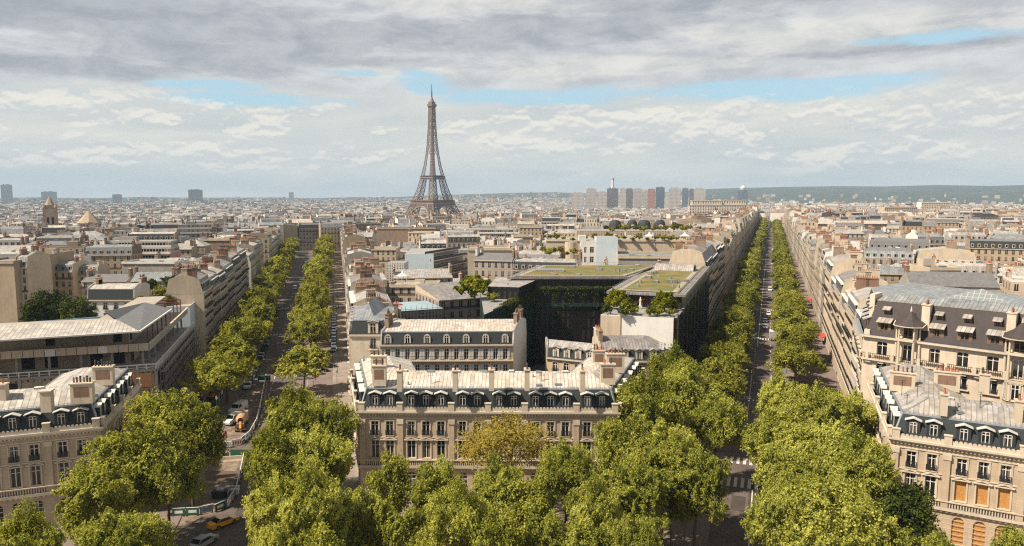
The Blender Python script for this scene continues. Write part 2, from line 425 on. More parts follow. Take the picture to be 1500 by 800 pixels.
patchy('rubble', [(0.10, 0.07, 0.055), (0.18, 0.135, 0.10), (0.30, 0.23, 0.17)], 0.5)
patchy('courtyard', [(0.11, 0.095, 0.085), (0.15, 0.13, 0.115), (0.18, 0.155, 0.14)], 0.05)
patchy('land', [(0.030, 0.042, 0.030), (0.042, 0.052, 0.038), (0.080, 0.082, 0.064)], 0.004)
patchy('road_mark', [(0.42, 0.40, 0.37), (0.55, 0.53, 0.49), (0.62, 0.60, 0.56)], 2.0)

def leafmat(name, dark, mid, light, trans=0.35):
    m, t, b = newmat(name)
    a = t.node('ShaderNodeAttribute'); a.attribute_name = 'tint'
    oi = t.node('ShaderNodeObjectInfo')
    f = t.m('ADD', a.outputs['Fac'], t.m('MULTIPLY', t.m('SUBTRACT', oi.outputs['Random'], 0.5), 0.30))
    col = t.mix(t.ramp(f, 0.05, 0.5), rgb(dark), rgb(mid))
    col = t.mix(t.ramp(f, 0.45, 0.98), col, rgb(light))
    df = t.node('ShaderNodeBsdfDiffuse'); tr = t.node('ShaderNodeBsdfTranslucent'); gl = t.node('ShaderNodeBsdfGlossy')
    gl.inputs['Roughness'].default_value = 0.45
    t.link(col, df.inputs[0]); t.link(t.mix(1.0, col, (1.15, 1.05, 0.45, 1), 'MULTIPLY'), tr.inputs[0])
    ms = t.node('ShaderNodeMixShader'); ms.inputs[0].default_value = trans; t.link(df.outputs[0], ms.inputs[1]); t.link(tr.outputs[0], ms.inputs[2])
    m2 = t.node('ShaderNodeMixShader'); m2.inputs[0].default_value = 0.0; t.link(ms.outputs[0], m2.inputs[1]); t.link(gl.outputs[0], m2.inputs[2])
    t.link(m2.outputs[0], t.n['Material Output'].inputs[0])
leafmat('leaf_plane', (0.105, 0.125, 0.022), (0.330, 0.350, 0.064), (0.610, 0.620, 0.165), 0.47)
leafmat('leaf_avenue', (0.085, 0.098, 0.016), (0.255, 0.265, 0.042), (0.480, 0.485, 0.105), 0.45)
leafmat('leaf_gold', (0.22, 0.175, 0.035), (0.36, 0.295, 0.060), (0.48, 0.415, 0.10), .45)
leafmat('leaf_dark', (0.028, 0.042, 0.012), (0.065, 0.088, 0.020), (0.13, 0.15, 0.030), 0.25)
leafmat('leaf_bright', (0.10, 0.12, 0.012), (0.20, 0.21, 0.02), (0.32, 0.32, 0.035))
leafmat('leaf_red', (0.10, 0.025, 0.012), (0.20, 0.05, 0.02), (0.28, 0.09, 0.03))
# ---------------------------------------------------------------- mesh and object helpers
class MB:
    def __init__(s): s.v = []; s.f = []; s.m = []; s.u = []
    def face(s, pts, mat, uv=None):
        n = len(s.v); s.v.extend([tuple(p) for p in pts]); s.f.append(tuple(range(n, n+len(pts)))); s.m.append(mat)
        if uv is None:
            p0 = Vector(pts[0]); nn = Vector((0, 0, 0))
            for i in range(len(pts)):
                a = Vector(pts[i])-p0; b = Vector(pts[(i+1) % len(pts)])-p0; nn += a.cross(b)
            if nn.length < 1e-9: uv = [(0, 0)]*len(pts)
            else:
                nn.normalize()
                if abs(nn.z) > 0.999:
                    ud = (Vector(pts[1])-p0); ud = ud.normalized() if ud.length > 1e-6 else Vector((1, 0, 0))
                else: ud = Vector((-nn.y, nn.x, 0)).normalized()
                vd = nn.cross(ud)
                uv = [((Vector(p)-p0).dot(ud), (Vector(p)-p0).dot(vd) + (p0.z if abs(nn.z) < .3 else 0)) for p in pts]
        s.u.extend(uv)
    def quad(s, a, b, c, d, mat, uv=None): s.face([a, b, c, d], mat, uv)
    def prism(s, poly, z0, z1, side, top=None, bottom=None, nouv=None):
        n = len(poly)
        for i in range(n):
            a, b = poly[i], poly[(i+1) % n]
            s.quad((a[0], a[1], z0), (b[0], b[1], z0), (b[0], b[1], z1), (a[0], a[1], z1), side)
        s.face([(p[0], p[1], z1) for p in poly], top or side)
        if bottom: s.face([(p[0], p[1], z0) for p in reversed(poly)], bottom)
    def box(s, c, size, mat, rot=0.0, top=None, under=True):
        """box on centre (x, y) with base z, turned by rot"""
        x, y, z = c; w, d, h = size; ca, sa = math.cos(rot), math.sin(rot)
        P = [(x+ca*i*w/2-sa*j*d/2, y+sa*i*w/2+ca*j*d/2) for i, j in ((-1, -1), (1, -1), (1, 1), (-1, 1))]
        s.prism(P, z, z+h, mat, top, mat if under else None)
    def bar(s, p, q, r, mat):
        """square bar between two points"""
        p = Vector(p); q = Vector(q); d = (q-p)
        if d.length < 1e-6: return
        d.normalize(); a = d.cross(Vector((0, 0, 1)))
        if a.length < 0.05: a = d.cross(Vector((1, 0, 0)))
        a.normalize(); b = d.cross(a)
        c = [(a*i+b*j)*r for i, j in ((-1, -1), (1, -1), (1, 1), (-1, 1))]
        for i in range(4):
            s.quad(p+c[i], p+c[(i+1) % 4], q+c[(i+1) % 4], q+c[i], mat)
        s.face([q+c[i] for i in range(4)], mat); s.face([p+c[i] for i in (3, 2, 1, 0)], mat)
    def cyl(s, c, r0, r1, h, mat, n=10, cap=True, top=None):
        x, y, z = c
        for i in range(n):
            a = 2*math.pi*i/n; b = 2*math.pi*(i+1)/n
            pts = [(x+r0*math.cos(a), y+r0*math.sin(a), z), (x+r0*math.cos(b), y+r0*math.sin(b), z),
                   (x+r1*math.cos(b), y+r1*math.sin(b), z+h), (x+r1*math.cos(a), y+r1*math.sin(a), z+h)]
            if r1 < 1e-4: pts = pts[:3]
            s.face(pts, mat)
        if cap and r1 > 1e-4: s.face([(x+r1*math.cos(2*math.pi*i/n), y+r1*math.sin(2*math.pi*i/n), z+h) for i in range(n)], top or mat)
    def mesh(s, name, org=(0, 0, 0), smooth=False):
        me = bpy.data.meshes.new(name)
        o = Vector((org[0], org[1], org[2]))
        me.from_pydata([(v[0]-o.x, v[1]-o.y, v[2]-o.z) for v in s.v], [], s.f)
        names = []
        for k in s.m:
            if k not in names: names.append(k)
        for k in names: me.materials.append(MATS[k])
        idx = {k: i for i, k in enumerate(names)}
        me.polygons.foreach_set('material_index', [idx[k] for k in s.m])
        if smooth: me.polygons.foreach_set('use_smooth', [True]*len(s.f))
        ul = me.uv_layers.new(name='UVMap')
        ul.data.foreach_set('uv', [c for p in s.u for c in p])
        me.update(); return me
    def build(s, name, parent=None, smooth=False, org=None):
        if org is None: org = parent_org(parent)
        o = bpy.data.objects.new(name, s.mesh(name, org, smooth)); COL.objects.link(o)
        if parent is not None: o.parent = parent
        else: o.location = org
        return o
def parent_org(p):
    v = Vector((0, 0, 0))
    while p is not None: v = v+p.location; p = p.parent
    return v
def tag(o, label=None, cat=None, group=None, kind=None):
    if label: o['label'] = label
    if cat: o['category'] = cat
    if group: o['group'] = group
    if kind: o['kind'] = kind
    return o
def empty(name, loc, label=None, cat=None, group=None, rz=0.0):
    o = bpy.data.objects.new(name, None); COL.objects.link(o); o.location = loc; o.rotation_euler = (0, 0, rz); o.empty_display_size = 0.5
    return tag(o, label, cat, group)
def inst(me, name, parent, loc, rz=0.0, scale=None, world=True):
    """a part that shares its mesh with others"""
    o = bpy.data.objects.new(name, me); COL.objects.link(o)
    if parent is not None: o.parent = parent
    o.location = Vector(loc)-parent_org(parent) if world and parent is not None else Vector(loc)
    o.rotation_euler = (0, 0, rz)
    if scale: o.scale = scale
    return o
def kids(o): return [c for c in COL.objects if c.parent == o]
def copy_tree(o, loc, rz=None, label=None, scale=None):
    """copy a thing, its parts and their sub-parts (o['_k'] free: children come from a cached list)"""
    def rec(a, par):
        c = a.copy(); COL.objects.link(c)
        if par is not None: c.parent = par
        for k in a.children: rec(k, c)
        return c
    c = rec(o, None); c.location = loc
    if rz is not None: c.rotation_euler = (0, 0, rz)
    if label: c['label'] = label
    if scale: c.scale = scale
    return c
def structure(name, mb):
    o = mb.build(name, None, org=(0, 0, 0)); o['kind'] = 'structure'; return o
def V2(p): return Vector((p[0], p[1]))
def offset_poly(poly, ins):
    """inset every edge of a CCW polygon by its own distance"""
    n = len(poly); L = []
    for i in range(n):
        a = V2(poly[i]); b = V2(poly[(i+1) % n]); d = (b-a).normalized(); nr = Vector((d.y, -d.x))
        L.append((a-nr*ins[i], d))
    res = []
    for i in range(n):
        p, d = L[i-1]; q, e = L[i]; cr = d.x*e.y-d.y*e.x
        if abs(cr) < 1e-4: res.append(q)
        else:
            t = ((q-p).x*e.y-(q-p).y*e.x)/cr; res.append(p+d*t)
    return res
def ccw(poly):
    s = sum(poly[i][0]*poly[(i+1) % len(poly)][1]-poly[(i+1) % len(poly)][0]*poly[i][1] for i in range(len(poly)))
    return list(poly) if s > 0 else list(reversed(poly))

# ---- windows: glass, frame, railing as three shared meshes of one size
WCACHE = {}
def window_meshes(w, h, style):
    key = (round(w, 2), round(h, 2), style)
    if key in WCACHE: return WCACHE[key]
    g = MB(); g.quad((-w/2, 0, 0), (w/2, 0, 0), (w/2, 0, h), (-w/2, 0, h), 'plywood' if style == 'board' else 'glass', [(0, 0), (1, 0), (1, 1), (0, 1)])
    f = MB(); fm = 'frame_brown' if style == 'brown' else 'frame_white'
    t = 0.09
    if style != 'board':
        for x in (-w/2+t/2, w/2-t/2): f.box((x, -0.03, 0), (t, 0.06, h), fm)
        f.box((0, -0.035, 0), (0.12, 0.07, h), fm)
        f.box((0, -0.03, h-t), (w-2*t, 0.06, t), fm)
        f.box((0, -0.03, h*0.70), (w-2*t, 0.05, 0.08), fm)
    r = MB()
    if style != 'board':
        rh = 0.85; x0 = w/2+0.06
        r.bar((-x0, -0.42, rh), (x0, -0.42, rh), 0.03, 'rail_black'); r.bar((-x0, -0.42, 0.12), (x0, -0.42, 0.12), 0.025, 'rail_black')
        k = max(6, int(w/0.13))
        for i in range(k+1):
            x = -x0+2*x0*i/k; r.bar((x, -0.42, 0.05), (x, -0.42, rh), 0.022 if i % 3 else 0.035, 'rail_black')
        for x in (-x0, x0): r.bar((x, -0.42, rh), (x, -0.18, rh), 0.025, 'rail_black')
        for x in (-w*.25, w*.25): r.cyl((x, -0.42, 0.3), 0.0, 0.0, 0, 'rail_black') if False else r.box((x, -0.42, 0.2), (w*.3, 0.015, 0.45), 'rail_black')
    WCACHE[key] = (g.mesh('window'), f.mesh('window_frame') if f.f else None, r.mesh('railing') if r.f else None)
    return WCACHE[key]
def add_window(root, pos, rz, w, h, style='french', rail=True):
    g, f, r = window_meshes(w, h, style)
    o = inst(g, 'window', root, pos, rz)
    if f: inst(f, 'window_frame', o, (0, 0, 0), 0, world=False)
    if rail and r: inst(r, 'railing', o, (0, 0, 0), 0, world=False)
    return o

def wall_rows(mb, a, b, z0, z1, rows, mat, depth=0.28):
    """a wall from a to b with real openings; rows = [(zlo, zhi, [(uc, w, sill, head, arch)])]"""
    a = V2(a); b = V2(b); d = (b-a); L = d.length; d.normalize(); nr = Vector((d.y, -d.x))
    def P(u, z, dep=0.0): q = a+d*u-nr*dep; return (q.x, q.y, z)
    def q4(u0, u1, v0, v1):
        if u1-u0 > 1e-4 and v1-v0 > 1e-4: mb.quad(P(u0, v0), P(u1, v0), P(u1, v1), P(u0, v1), mat, [(u0, v0), (u1, v0), (u1, v1), (u0, v1)])
    z = z0
    for zlo, zhi, ops in rows:
        q4(0, L, z, zlo)
        u = 0
        for uc, w, s0, h0, arch in ops:
            u0, u1 = uc-w/2, uc+w/2
            q4(u, u0, zlo, zhi); q4(u0, u1, zlo, s0); q4(u0, u1, h0, zhi)
            mb.quad(P(u0, s0), P(u0, h0), P(u0, h0, depth), P(u0, s0, depth), 'trim')
            mb.quad(P(u1, s0), P(u1, s0, depth), P(u1, h0, depth), P(u1, h0), 'trim')
            mb.quad(P(u0, h0), P(u1, h0), P(u1, h0, depth), P(u0, h0, depth), 'trim')
            mb.quad(P(u0, s0), P(u0, s0, depth), P(u1, s0, depth), P(u1, s0), 'trim')
            if arch:
                rise = w/2 if arch == 1 else w*0.16
                for sg in (-1, 1):
                    pts = [P(uc+sg*w/2, h0, 0.02)]
                    arcp = []
                    for k in range(7):
                        an = math.pi/2*k/6
                        arcp.append(P(uc+sg*w/2*math.cos(an), h0-rise+rise*math.sin(an), 0.02))
                    for k in range(6):
                        tri = [pts[0], arcp[k+1], arcp[k]] if sg > 0 else [pts[0], arcp[k], arcp[k+1]]
                        mb.face(tri, mat)
            u = u1
        q4(u, L, zlo, zhi); z = zhi
    q4(0, L, z, z1)

def strip(mb, a, b, z0, z1, out, mat, top=None, ext=0.0):
    """moulding that stands out from the wall a-b"""
    a = V2(a); b = V2(b); d = (b-a).normalized(); nr = Vector((d.y, -d.x))
    a2 = a-d*ext; b2 = b+d*ext
    poly = [a2+nr*out, b2+nr*out, b2-nr*0.02, a2-nr*0.02]
    mb.prism(poly, z0, z1, mat, top, mat)
def dentils(mb, a, b, z0, h, out, step, mat):
    a = V2(a); b = V2(b); L = (b-a).length; d = (b-a).normalized(); nr = Vector((d.y, -d.x)); n = int(L/step); rot = math.atan2(d.y, d.x)
    for i in range(n):
        p = a+d*(step*(i+0.5))+nr*out/2; mb.box((p.x, p.y, z0), (step*0.45, out, h), mat, rot)

DCACHE = {}
def dormer_mesh(style, w, h, dep):
    k = (style, w, h, dep)
    if k in DCACHE: return DCACHE[k]
    m = MB()
    side = {'ped': 'slate', 'round': 'lead', 'shed': 'slate_brown', 'stone': 'trim'}[style]
    fr = {'ped': 'slate', 'round': 'trim', 'shed': 'frame_brown', 'stone': 'trim'}[style]
    if style == 'round':
        # arched lead hood over a window
        n = 10; r = w/2; zc = h-r
        prof = [(-r, 0)]+[(-r*math.cos(math.pi*i/n), zc+r*math.sin(math.pi*i/n)) for i in range(n+1)]+[(r, 0)]
        prof = prof[::-1]
        for i in range(len(prof)-1):
            (x0, z0), (x1, z1) = prof[i], prof[i+1]
            m.quad((x0, 0, z0), (x0, dep, z0), (x1, dep, z1), (x1, 0, z1), 'lead')
        ri = r*0.68
        inner = [(-ri, 0)]+[(-ri*math.cos(math.pi*i/n), zc+ri*math.sin(math.pi*i/n)) for i in range(n+1)]+[(ri, 0)]
        inner = inner[::-1]
        for i in range(len(prof)-1):
            (x0, z0), (x1, z1) = prof[i], prof[i+1]; (a0, b0), (a1, b1) = inner[i], inner[i+1]
            m.quad((x0, -.08, z0), (x1, -.08, z1), (a1, -.08, b1), (a0, -.08, b0), 'trim')
            m.quad((x0, -.08, z0), (x0, 0.0, z0), (x1, 0.0, z1), (x1, -.08, z1), 'trim')
    else:
        fw = (w-w*0.56)/2
        for sg in (-1, 1):
            m.box((sg*(w/2-fw/2), 0.05, 0), (fw, 0.14, h), fr)
            x = sg*(w/2)
            pts = [(x, 0.12, 0), (x, dep, h*0.98), (x, dep, h), (x, 0.12, h)]
            m.quad((x, 0.12, 0), (x, dep, 0), (x, dep, h), (x, 0.12, h), side)
        m.box((0, 0.05, h-0.12), (w, 0.14, 0.16), fr)
        if style in ('ped', 'stone'):
            e = 0.22; rz = 0.42; t = 0.10; top = 'zinc_pale' if style == 'ped' else 'zinc'
            for sg in (-1, 1):
                lo = (sg*(w/2+e), h+0.02); hi = (0, h+rz)
                m.quad((lo[0], -0.28, lo[1]+t), (hi[0], -0.28, hi[1]+t), (hi[0], dep, hi[1]+t), (lo[0], dep, lo[1]+t), top)
                m.quad((lo[0], -0.28, lo[1]), (hi[0], -0.28, hi[1]), (hi[0], -0.28, hi[1]+t), (lo[0], -0.28, lo[1]+t), top)
                m.quad((lo[0], -0.28, lo[1]), (lo[0], -0.28, lo[1]+t), (lo[0], dep, lo[1]+t), (lo[0], dep, lo[1]), top)
            m.face([(-w/2, 0.0, h), (w/2, 0.0, h), (0, 0.0, h+rz)], fr)
        if style == 'shed':
            t = 0.08; y0 = -0.75
            m.prism([(-w/2-.15, y0), (w/2+.15, y0), (w/2+.15, dep), (-w/2-.15, dep)], h+.02, h+.02+t, 'zinc')
            for i in range(len(m.v)):
                x, y, z = m.v[i]
                if z > h+.0199: m.v[i] = (x, y, z+(y-0.0)*0.42)
    DCACHE[k] = m.mesh('dormer'); return DCACHE[k]
def add_dormer(root, pos, rz, style='ped', w=1.7, h=1.9, dep=1.6, win='french'):
    o = inst(dormer_mesh(style, w, h, dep), 'dormer', root, pos, rz)
    ww = w*0.58 if style != 'round' else w*0.66
    g, f, r = window_meshes(ww, h*0.86 if style != 'round' else h*.84, win)
    q = inst(g, 'window', o, (0, 0.10 if style != 'round' else 0.02, 0.08), 0, world=False)
    if f: 
        # frame joined to the pane's parent level keeps three levels only
        inst(f, 'window_frame', o, (0, 0.08 if style != 'round' else 0.0, 0.08), 0, world=False)
    return o
PCACHE = {}
def pot_mesh(kind=0):
    if kind in PCACHE: return PCACHE[kind]
    m = MB(); mt = ('terracotta', 'pot_dark', 'lead')[kind]
    m.cyl((0, 0, 0), 0.15, 0.11, 0.62, mt, 7, True, 'black')
    if kind == 1: m.cyl((0, 0, .62), 0.19, 0.13, 0.22, mt, 7)
    PCACHE[kind] = m.mesh('chimney_pot'); return PCACHE[kind]
def add_chimney(root, x, y, z, w, d, h, rot=0.0, pots=4, panel=True, kind=0, mat='trim', rr=None):
    rr = rr or rnd
    m = MB()
    m.box((x, y, z), (w, d, h), mat, rot)
    m.box((x, y, z+h), (w+.24, d+.24, 0.18), mat, rot)
    ca, sa = math.cos(rot), math.sin(rot)
    if panel:
        for sg in (-1, 1):
            nx, ny = sa*sg*-1, ca*sg
            px, py = x-sa*sg*(d/2+.012), y+ca*sg*(d/2+.012)
            m.box((px, py, z+h*0.35), (w*0.7, 0.02, h*0.5), 'brick', rot)
        for sg in (-1, 1):
            px, py = x+ca*sg*(w/2+.012), y+sa*sg*(w/2+.012)
            if d > 1.2: m.box((px, py, z+h*0.35), (0.02, d*0.7, h*0.5), 'brick', rot)
    o = m.build('chimney', root)
    L = max(w, d)
    for i in range(pots):
        t = (i+0.5)/pots-0.5+rr.uniform(-.02, .02)
        if w >= d: px, py = x+ca*t*w*.9, y+sa*t*w*.9
        else: px, py = x-sa*t*d*.9, y+ca*t*d*.9
        s = rr.uniform(0.8, 1.3)
        q = inst(pot_mesh(kind if rr.random() < .75 else (kind+1) % 2), 'chimney_pot', o, (px, py, z+h+.18), rr.uniform(0, 3), (1, 1, s))
    return o

def mansard(root, poly, ins, z0, h1, h2, low='slate', high='zinc', party='plaster_cream', name='roof', hip=True, cap=None):
    """steep lower slope, low zinc slope above; ins = [(edge inset at the break, edge inset at the top)]"""
    n = len(poly)
    r0 = offset_poly(poly, [min(0.30, i[0]) for i in ins]); r1 = offset_poly(poly, [i[0] for i in ins]); r2 = offset_poly(poly, [i[1] for i in ins])
    m = MB()
    z1 = z0+h1; z2 = z1+h2
    for i in range(n):
        j = (i+1) % n
        pl = ins[i][0] < 0.01
        m.quad((*r0[i], z0), (*r0[j], z0), (*r1[j], z1), (*r1[i], z1), party if pl else low)
        m.quad((*r1[i], z1), (*r1[j], z1), (*r2[j], z2), (*r2[i], z2), party if pl and ins[i][1] < .01 else high)
        if not pl:
            # zinc flashing roll along the break
            a, b = r1[i], r1[j]; d = (b-a).normalized(); nr = Vector((d.y, -d.x))
            m.prism([a+nr*.10, b+nr*.10, b-nr*.05, a-nr*.05], z1-.14, z1+.10, 'lead' if low == 'slate' else 'zinc')
    m.face([(*p, z2) for p in r2], cap or high)
    o = m.build(name, root)
    return o, r1, r2, z1, z2
def slope_pos(a, b, u, z0, z1, i0, i1, zz):
    """point at u metres along a-b on the lower slope at height zz"""
    a = V2(a); b = V2(b); d = (b-a).normalized(); nr = Vector((d.y, -d.x)); k = i0+(i1-i0)*(zz-z0)/(z1-z0)
    p = a+d*u-nr*k; return p, math.atan2(d.y, d.x), nr

def bays(L, groups, gap=1.0, margin=1.2):
    """window centres along a wall, in groups parted by pilasters; returns centres and pilaster places"""
    n = sum(groups); k = len(groups)-1
    b = (L-2*margin-gap*k)/n; us = []; pil = []; u = margin
    for gi, g in enumerate(groups):
        for _ in range(g): us.append(u+b/2); u += b
        if gi < k: pil.append(u+gap/2); u += gap
    return us, pil, b

# ---- simple farther houses -------------------------------------------------
def fab_geo(rr, w, d, H, kind, wallm, blank, roofm, base=-4.0, lod=1):
    """geometry of one apartment house in local coordinates (street front on -y): {part: MB}"""
    P = {}
    wall = MB(); roof = MB()
    nb = max(2, round(w/2.7)); nf = max(4, round(H/3.05)); fh = H/nf
    X0, X1, Y0, Y1 = -w/2, w/2, -d/2, d/2
    ndb = max(2, round(d/3.2))
    side_open = rr.random() < 0.35 if kind != 'tower' else True
    zb = base
    def wq(a, b, n, mat):
        v0 = zb/fh
        wall.quad((*a, zb), (*b, zb), (*b, H), (*a, H), mat, [(0, v0), (n, v0), (n, nf), (0, nf)])
    wq((X0, Y0), (X1, Y0), nb, wallm); wq((X1, Y1), (X0, Y1), nb, wallm if rr.random() < .7 else blank)
    wq((X1, Y0), (X1, Y1), ndb, wallm if side_open else blank); wq((X0, Y1), (X0, Y0), ndb, wallm if (side_open or rr.random() < .2) else blank)
    top = H
    if kind == 'mansard':
        h1 = rr.uniform(2.6, 3.6); i1 = rr.uniform(0.8, 1.4); h2 = rr.uniform(0.5, 1.5); i2 = d*0.5-rr.uniform(.3, 2)
        lowm = rr.choice(['slate', 'slate', 'zinc', 'zinc_blue', 'slate_light', 'zinc_dull'])
        g = 0.25
        for (ya, yb, s) in ((Y0, Y0+i1, 1), (Y1, Y1-i1, -1)):
            a, b = ((X0+g), (X1-g)) if s > 0 else ((X1-g), (X0+g))
            roof.quad((a, ya+.15*s, H), (b, ya+.15*s, H), (b, yb, H+h1), (a, yb, H+h1), lowm)
            yc = ya+i2*s
            roof.quad((a, yb, H+h1), (b, yb, H+h1), (b, yc, H+h1+h2), (a, yc, H+h1+h2), roofm)
        roof.quad((X0+g, Y0+i2, H+h1+h2), (X1-g, Y0+i2, H+h1+h2), (X1-g, Y1-i2, H+h1+h2), (X0+g, Y1-i2, H+h1+h2), roofm)
        top = H+h1+h2
        if lod:
            for k in range(nb):
                x = X0+(k+.5)*w/nb
                for yy, s in ((Y0, 1), (Y1, -1)):
                    roof.box((x, yy+s*0.85, H+0.5), (1.15, 1.1, 1.6), 'zinc' if lowm != 'slate' else 'trim', 0, 'zinc', False)
                    roof.box((x, yy+s*0.29, H+0.75), (0.75, 0.03, 1.15), 'glass', 0, None, False)
        # gable walls carried up above the roof
        for x in (X0+g/2, X1-g/2):
            poly = [(Y0, H), (Y0+i1*.8, H+h1+.35), (Y0+i2, top+.4), (Y1-i2, top+.4), (Y1-i1*.8, H+h1+.35), (Y1, H)]
            for sg in (-1, 1):
                pts = [(x+sg*g/2, y, z) for y, z in poly]
                wall.face(pts if sg > 0 else pts[::-1], blank)
            for k in range(len(poly)-1):
                (y0, z0), (y1, z1) = poly[k], poly[k+1]
                wall.quad((x-g/2, y0, z0), (x+g/2, y0, z0), (x+g/2, y1, z1), (x-g/2, y1, z1), 'zinc')
    elif kind == 'gable':
        h = rr.uniform(1.8, 3.4)
        for s in (1, -1):
            y0 = Y0-.3 if s > 0 else Y1+.3
            a, b = (X0, X1) if s > 0 else (X1, X0)
            roof.quad((a, y0, H), (b, y0, H), (b, 0, H+h), (a, 0, H+h), roofm)
        for x, s in ((X1, 1), (X0, -1)):
            pts = [(x, Y0, H), (x, Y1, H), (x, 0, H+h)]; wall.face(pts if s > 0 else pts[::-1], blank)
        top = H+h
    elif kind == 'hip':
        h = rr.uniform(2.0, 3.2); k = min(d*.5, w*.5)*.8
        A = [(X0-.2, Y0-.2), (X1+.2, Y0-.2), (X1+.2, Y1+.2), (X0-.2, Y1+.2)]; B = [(X0+k, Y0+k), (X1-k, Y0+k), (X1-k, Y1-k), (X0+k, Y1-k)]
        for i in range(4):
            j = (i+1) % 4; roof.quad((*A[i], H), (*A[j], H), (*B[j], H+h), (*B[i], H+h), roofm)
        roof.face([(*p, H+h) for p in B], roofm); top = H+h
    elif kind == 'mono':
        h = rr.uniform(1.2, 2.6)
        roof.quad((X0, Y0, H), (X1, Y0, H), (X1, Y1, H+h), (X0, Y1, H+h), roofm)
        wall.quad((X1, Y1, H), (X0, Y1, H), (X0, Y1, H+h), (X1, Y1, H+h), blank)
        wall.face([(X1, Y0, H), (X1, Y1, H), (X1, Y1, H+h)], blank); wall.face([(X0, Y1, H), (X0, Y0, H), (X0, Y1, H+h)], blank); top = H+h
    elif kind == 'setback':
        # terraces stepping back, modern
        A = (X0, Y0, X1, Y1); z = H; n = rr.choice([1, 2]); 
        for k in range(n+1):
            x0, y0, x1, y1 = A
            roof.face([(x0, y0, z), (x1, y0, z), (x1, y1, z), (x0, y1, z)], 'flat_roof')
            if k == n: break
            x0 += .4; x1 -= .4; y0 += 2.2; y1 -= .5
            zz = z+2.9
            for a, b, c in (((x0, y0), (x1, y0), nb), ((x1, y0), (x1, y1), ndb), ((x1, y1), (x0, y1), nb), ((x0, y1), (x0, y0), ndb)):
                wall.quad((*a, z+.01), (*b, z+.01), (*b, zz), (*a, zz), wallm, [(0, 0), (c, 0), (c, 1), (0, 1)])
            A = (x0, y0, x1, y1); z = zz
            for q, r_ in (((X0+X1)/2, Y0+.1),): roof.box((q, r_+k*2.2, z-2.9), (w-.1, 0.12, 0.95), 'plaster_white')
        top = z
        roof.box((rr.uniform(-w/5, w/5), d*.12, top), (w*.25, d*.25, 1.8), 'plaster_grey', 0, 'flat_roof')
    else:  # flat
        roof.face([(X0, Y0, H-.02), (X1, Y0, H-.02), (X1, Y1, H-.02), (X0, Y1, H-.02)], roofm if rr.random() < .6 else 'gravel_roof')
        for cx, cy, sx, sy in ((0, Y0+.12, w, .24), (0, Y1-.12, w, .24), (X0+.12, 0, .24, d-.48), (X1-.12, 0, .24, d-.48)):
            wall.box((cx, cy, H), (sx, sy, .7), blank, 0, 'trim', False)
        if rr.random() < .6:
            roof.box((rr.uniform(-w/4, w/4), rr.uniform(-d/5, d/5), H-.02), (rr.uniform(2, 5), rr.uniform(2, 4), rr.uniform(1.5, 2.8)), blank, 0, 'flat_roof')
    wall.box((0, Y0-.12, H-.25), (w, .5, .3), 'trim', 0, 'zinc')
    if lod:
        for _ in range(rr.choice([0, 1, 2, 3])):
            if kind in ('flat', 'mansard', 'hip'):
                roof.box((rr.uniform(-w*.3, w*.3), rr.uniform(-d*.12, d*.12), top-.02), (rr.uniform(.7, 2.2), rr.uniform(.6, 1.4), rr.uniform(.3, .8)), rr.choice(['zinc', 'skylight_glass', 'lead', 'plaster_white']), 0, None, False)
    P['wall'] = wall; P['roof'] = roof
    ch = []
    for side in (-1, 1):
        if rr.random() < (.9 if kind in ('mansard', 'gable') else .5):
            for k in range(rr.choice([1, 2, 2, 3])):
                c = MB(); L = rr.uniform(1.4, 3.8); y = (k-.5)*d*.3+rr.uniform(-1, 1); hh = rr.uniform(1.0, 2.4); x = side*(w/2-.45)
                zz = H+(top-H)*.6
                cm = rr.choice(['brick', 'brick', 'brick_tan', 'trim', 'plaster_cream', 'plaster_white', 'plaster_brown'])
                c.box((x, y, zz), (.75, L, top-zz+hh), cm, 0, None, False)
                c.box((x, y, top+hh), (.95, L+.2, .15), 'trim', 0, None, False)
                n = int(L/.42)
                for q in range(n):
                    if rr.random() < .15: continue
                    pm = 'terracotta' if rr.random() < .8 else 'pot_dark'
                    if lod: c.cyl((x, y-L/2+(q+.5)*L/n, top+hh+.15), .15, .12, rr.uniform(.45, .8), pm, 5)
                    else: c.box((x, y-L/2+(q+.5)*L/n, top+hh+.15), (.24, .24, .6), pm, 0, None, False)
                ch.append(c)
    P['chimney'] = ch; P['top'] = top
    return P
KINDS = ['mansard']*5+['gable']*2+['hip']+['mono']+['flat']*3+['setback']
WALLS = [('facade_cream', 'plaster_cream', 'cream'), ('facade_pale', 'plaster_white', 'pale'), ('facade_warm', 'plaster_tan', 'tan'), ('facade_grey', 'plaster_grey', 'grey'),
         ('facade_cream', 'plaster_tan', 'cream'), ('facade_pale', 'plaster_cream', 'pale'), ('facade_grey', 'brick_tan', 'grey'), ('facade_warm', 'plaster_brown', 'tan'), ('facade_modern', 'plaster_white', 'white'), ('facade_cream', 'plaster_white', 'cream')]
ROOFS = ['zinc', 'zinc', 'zinc_warm', 'zinc_blue', 'zinc_dull', 'zinc_white', 'zinc', 'slate_light', 'zinc_dull', 'zinc_dull', 'zinc_blue', 'zinc']

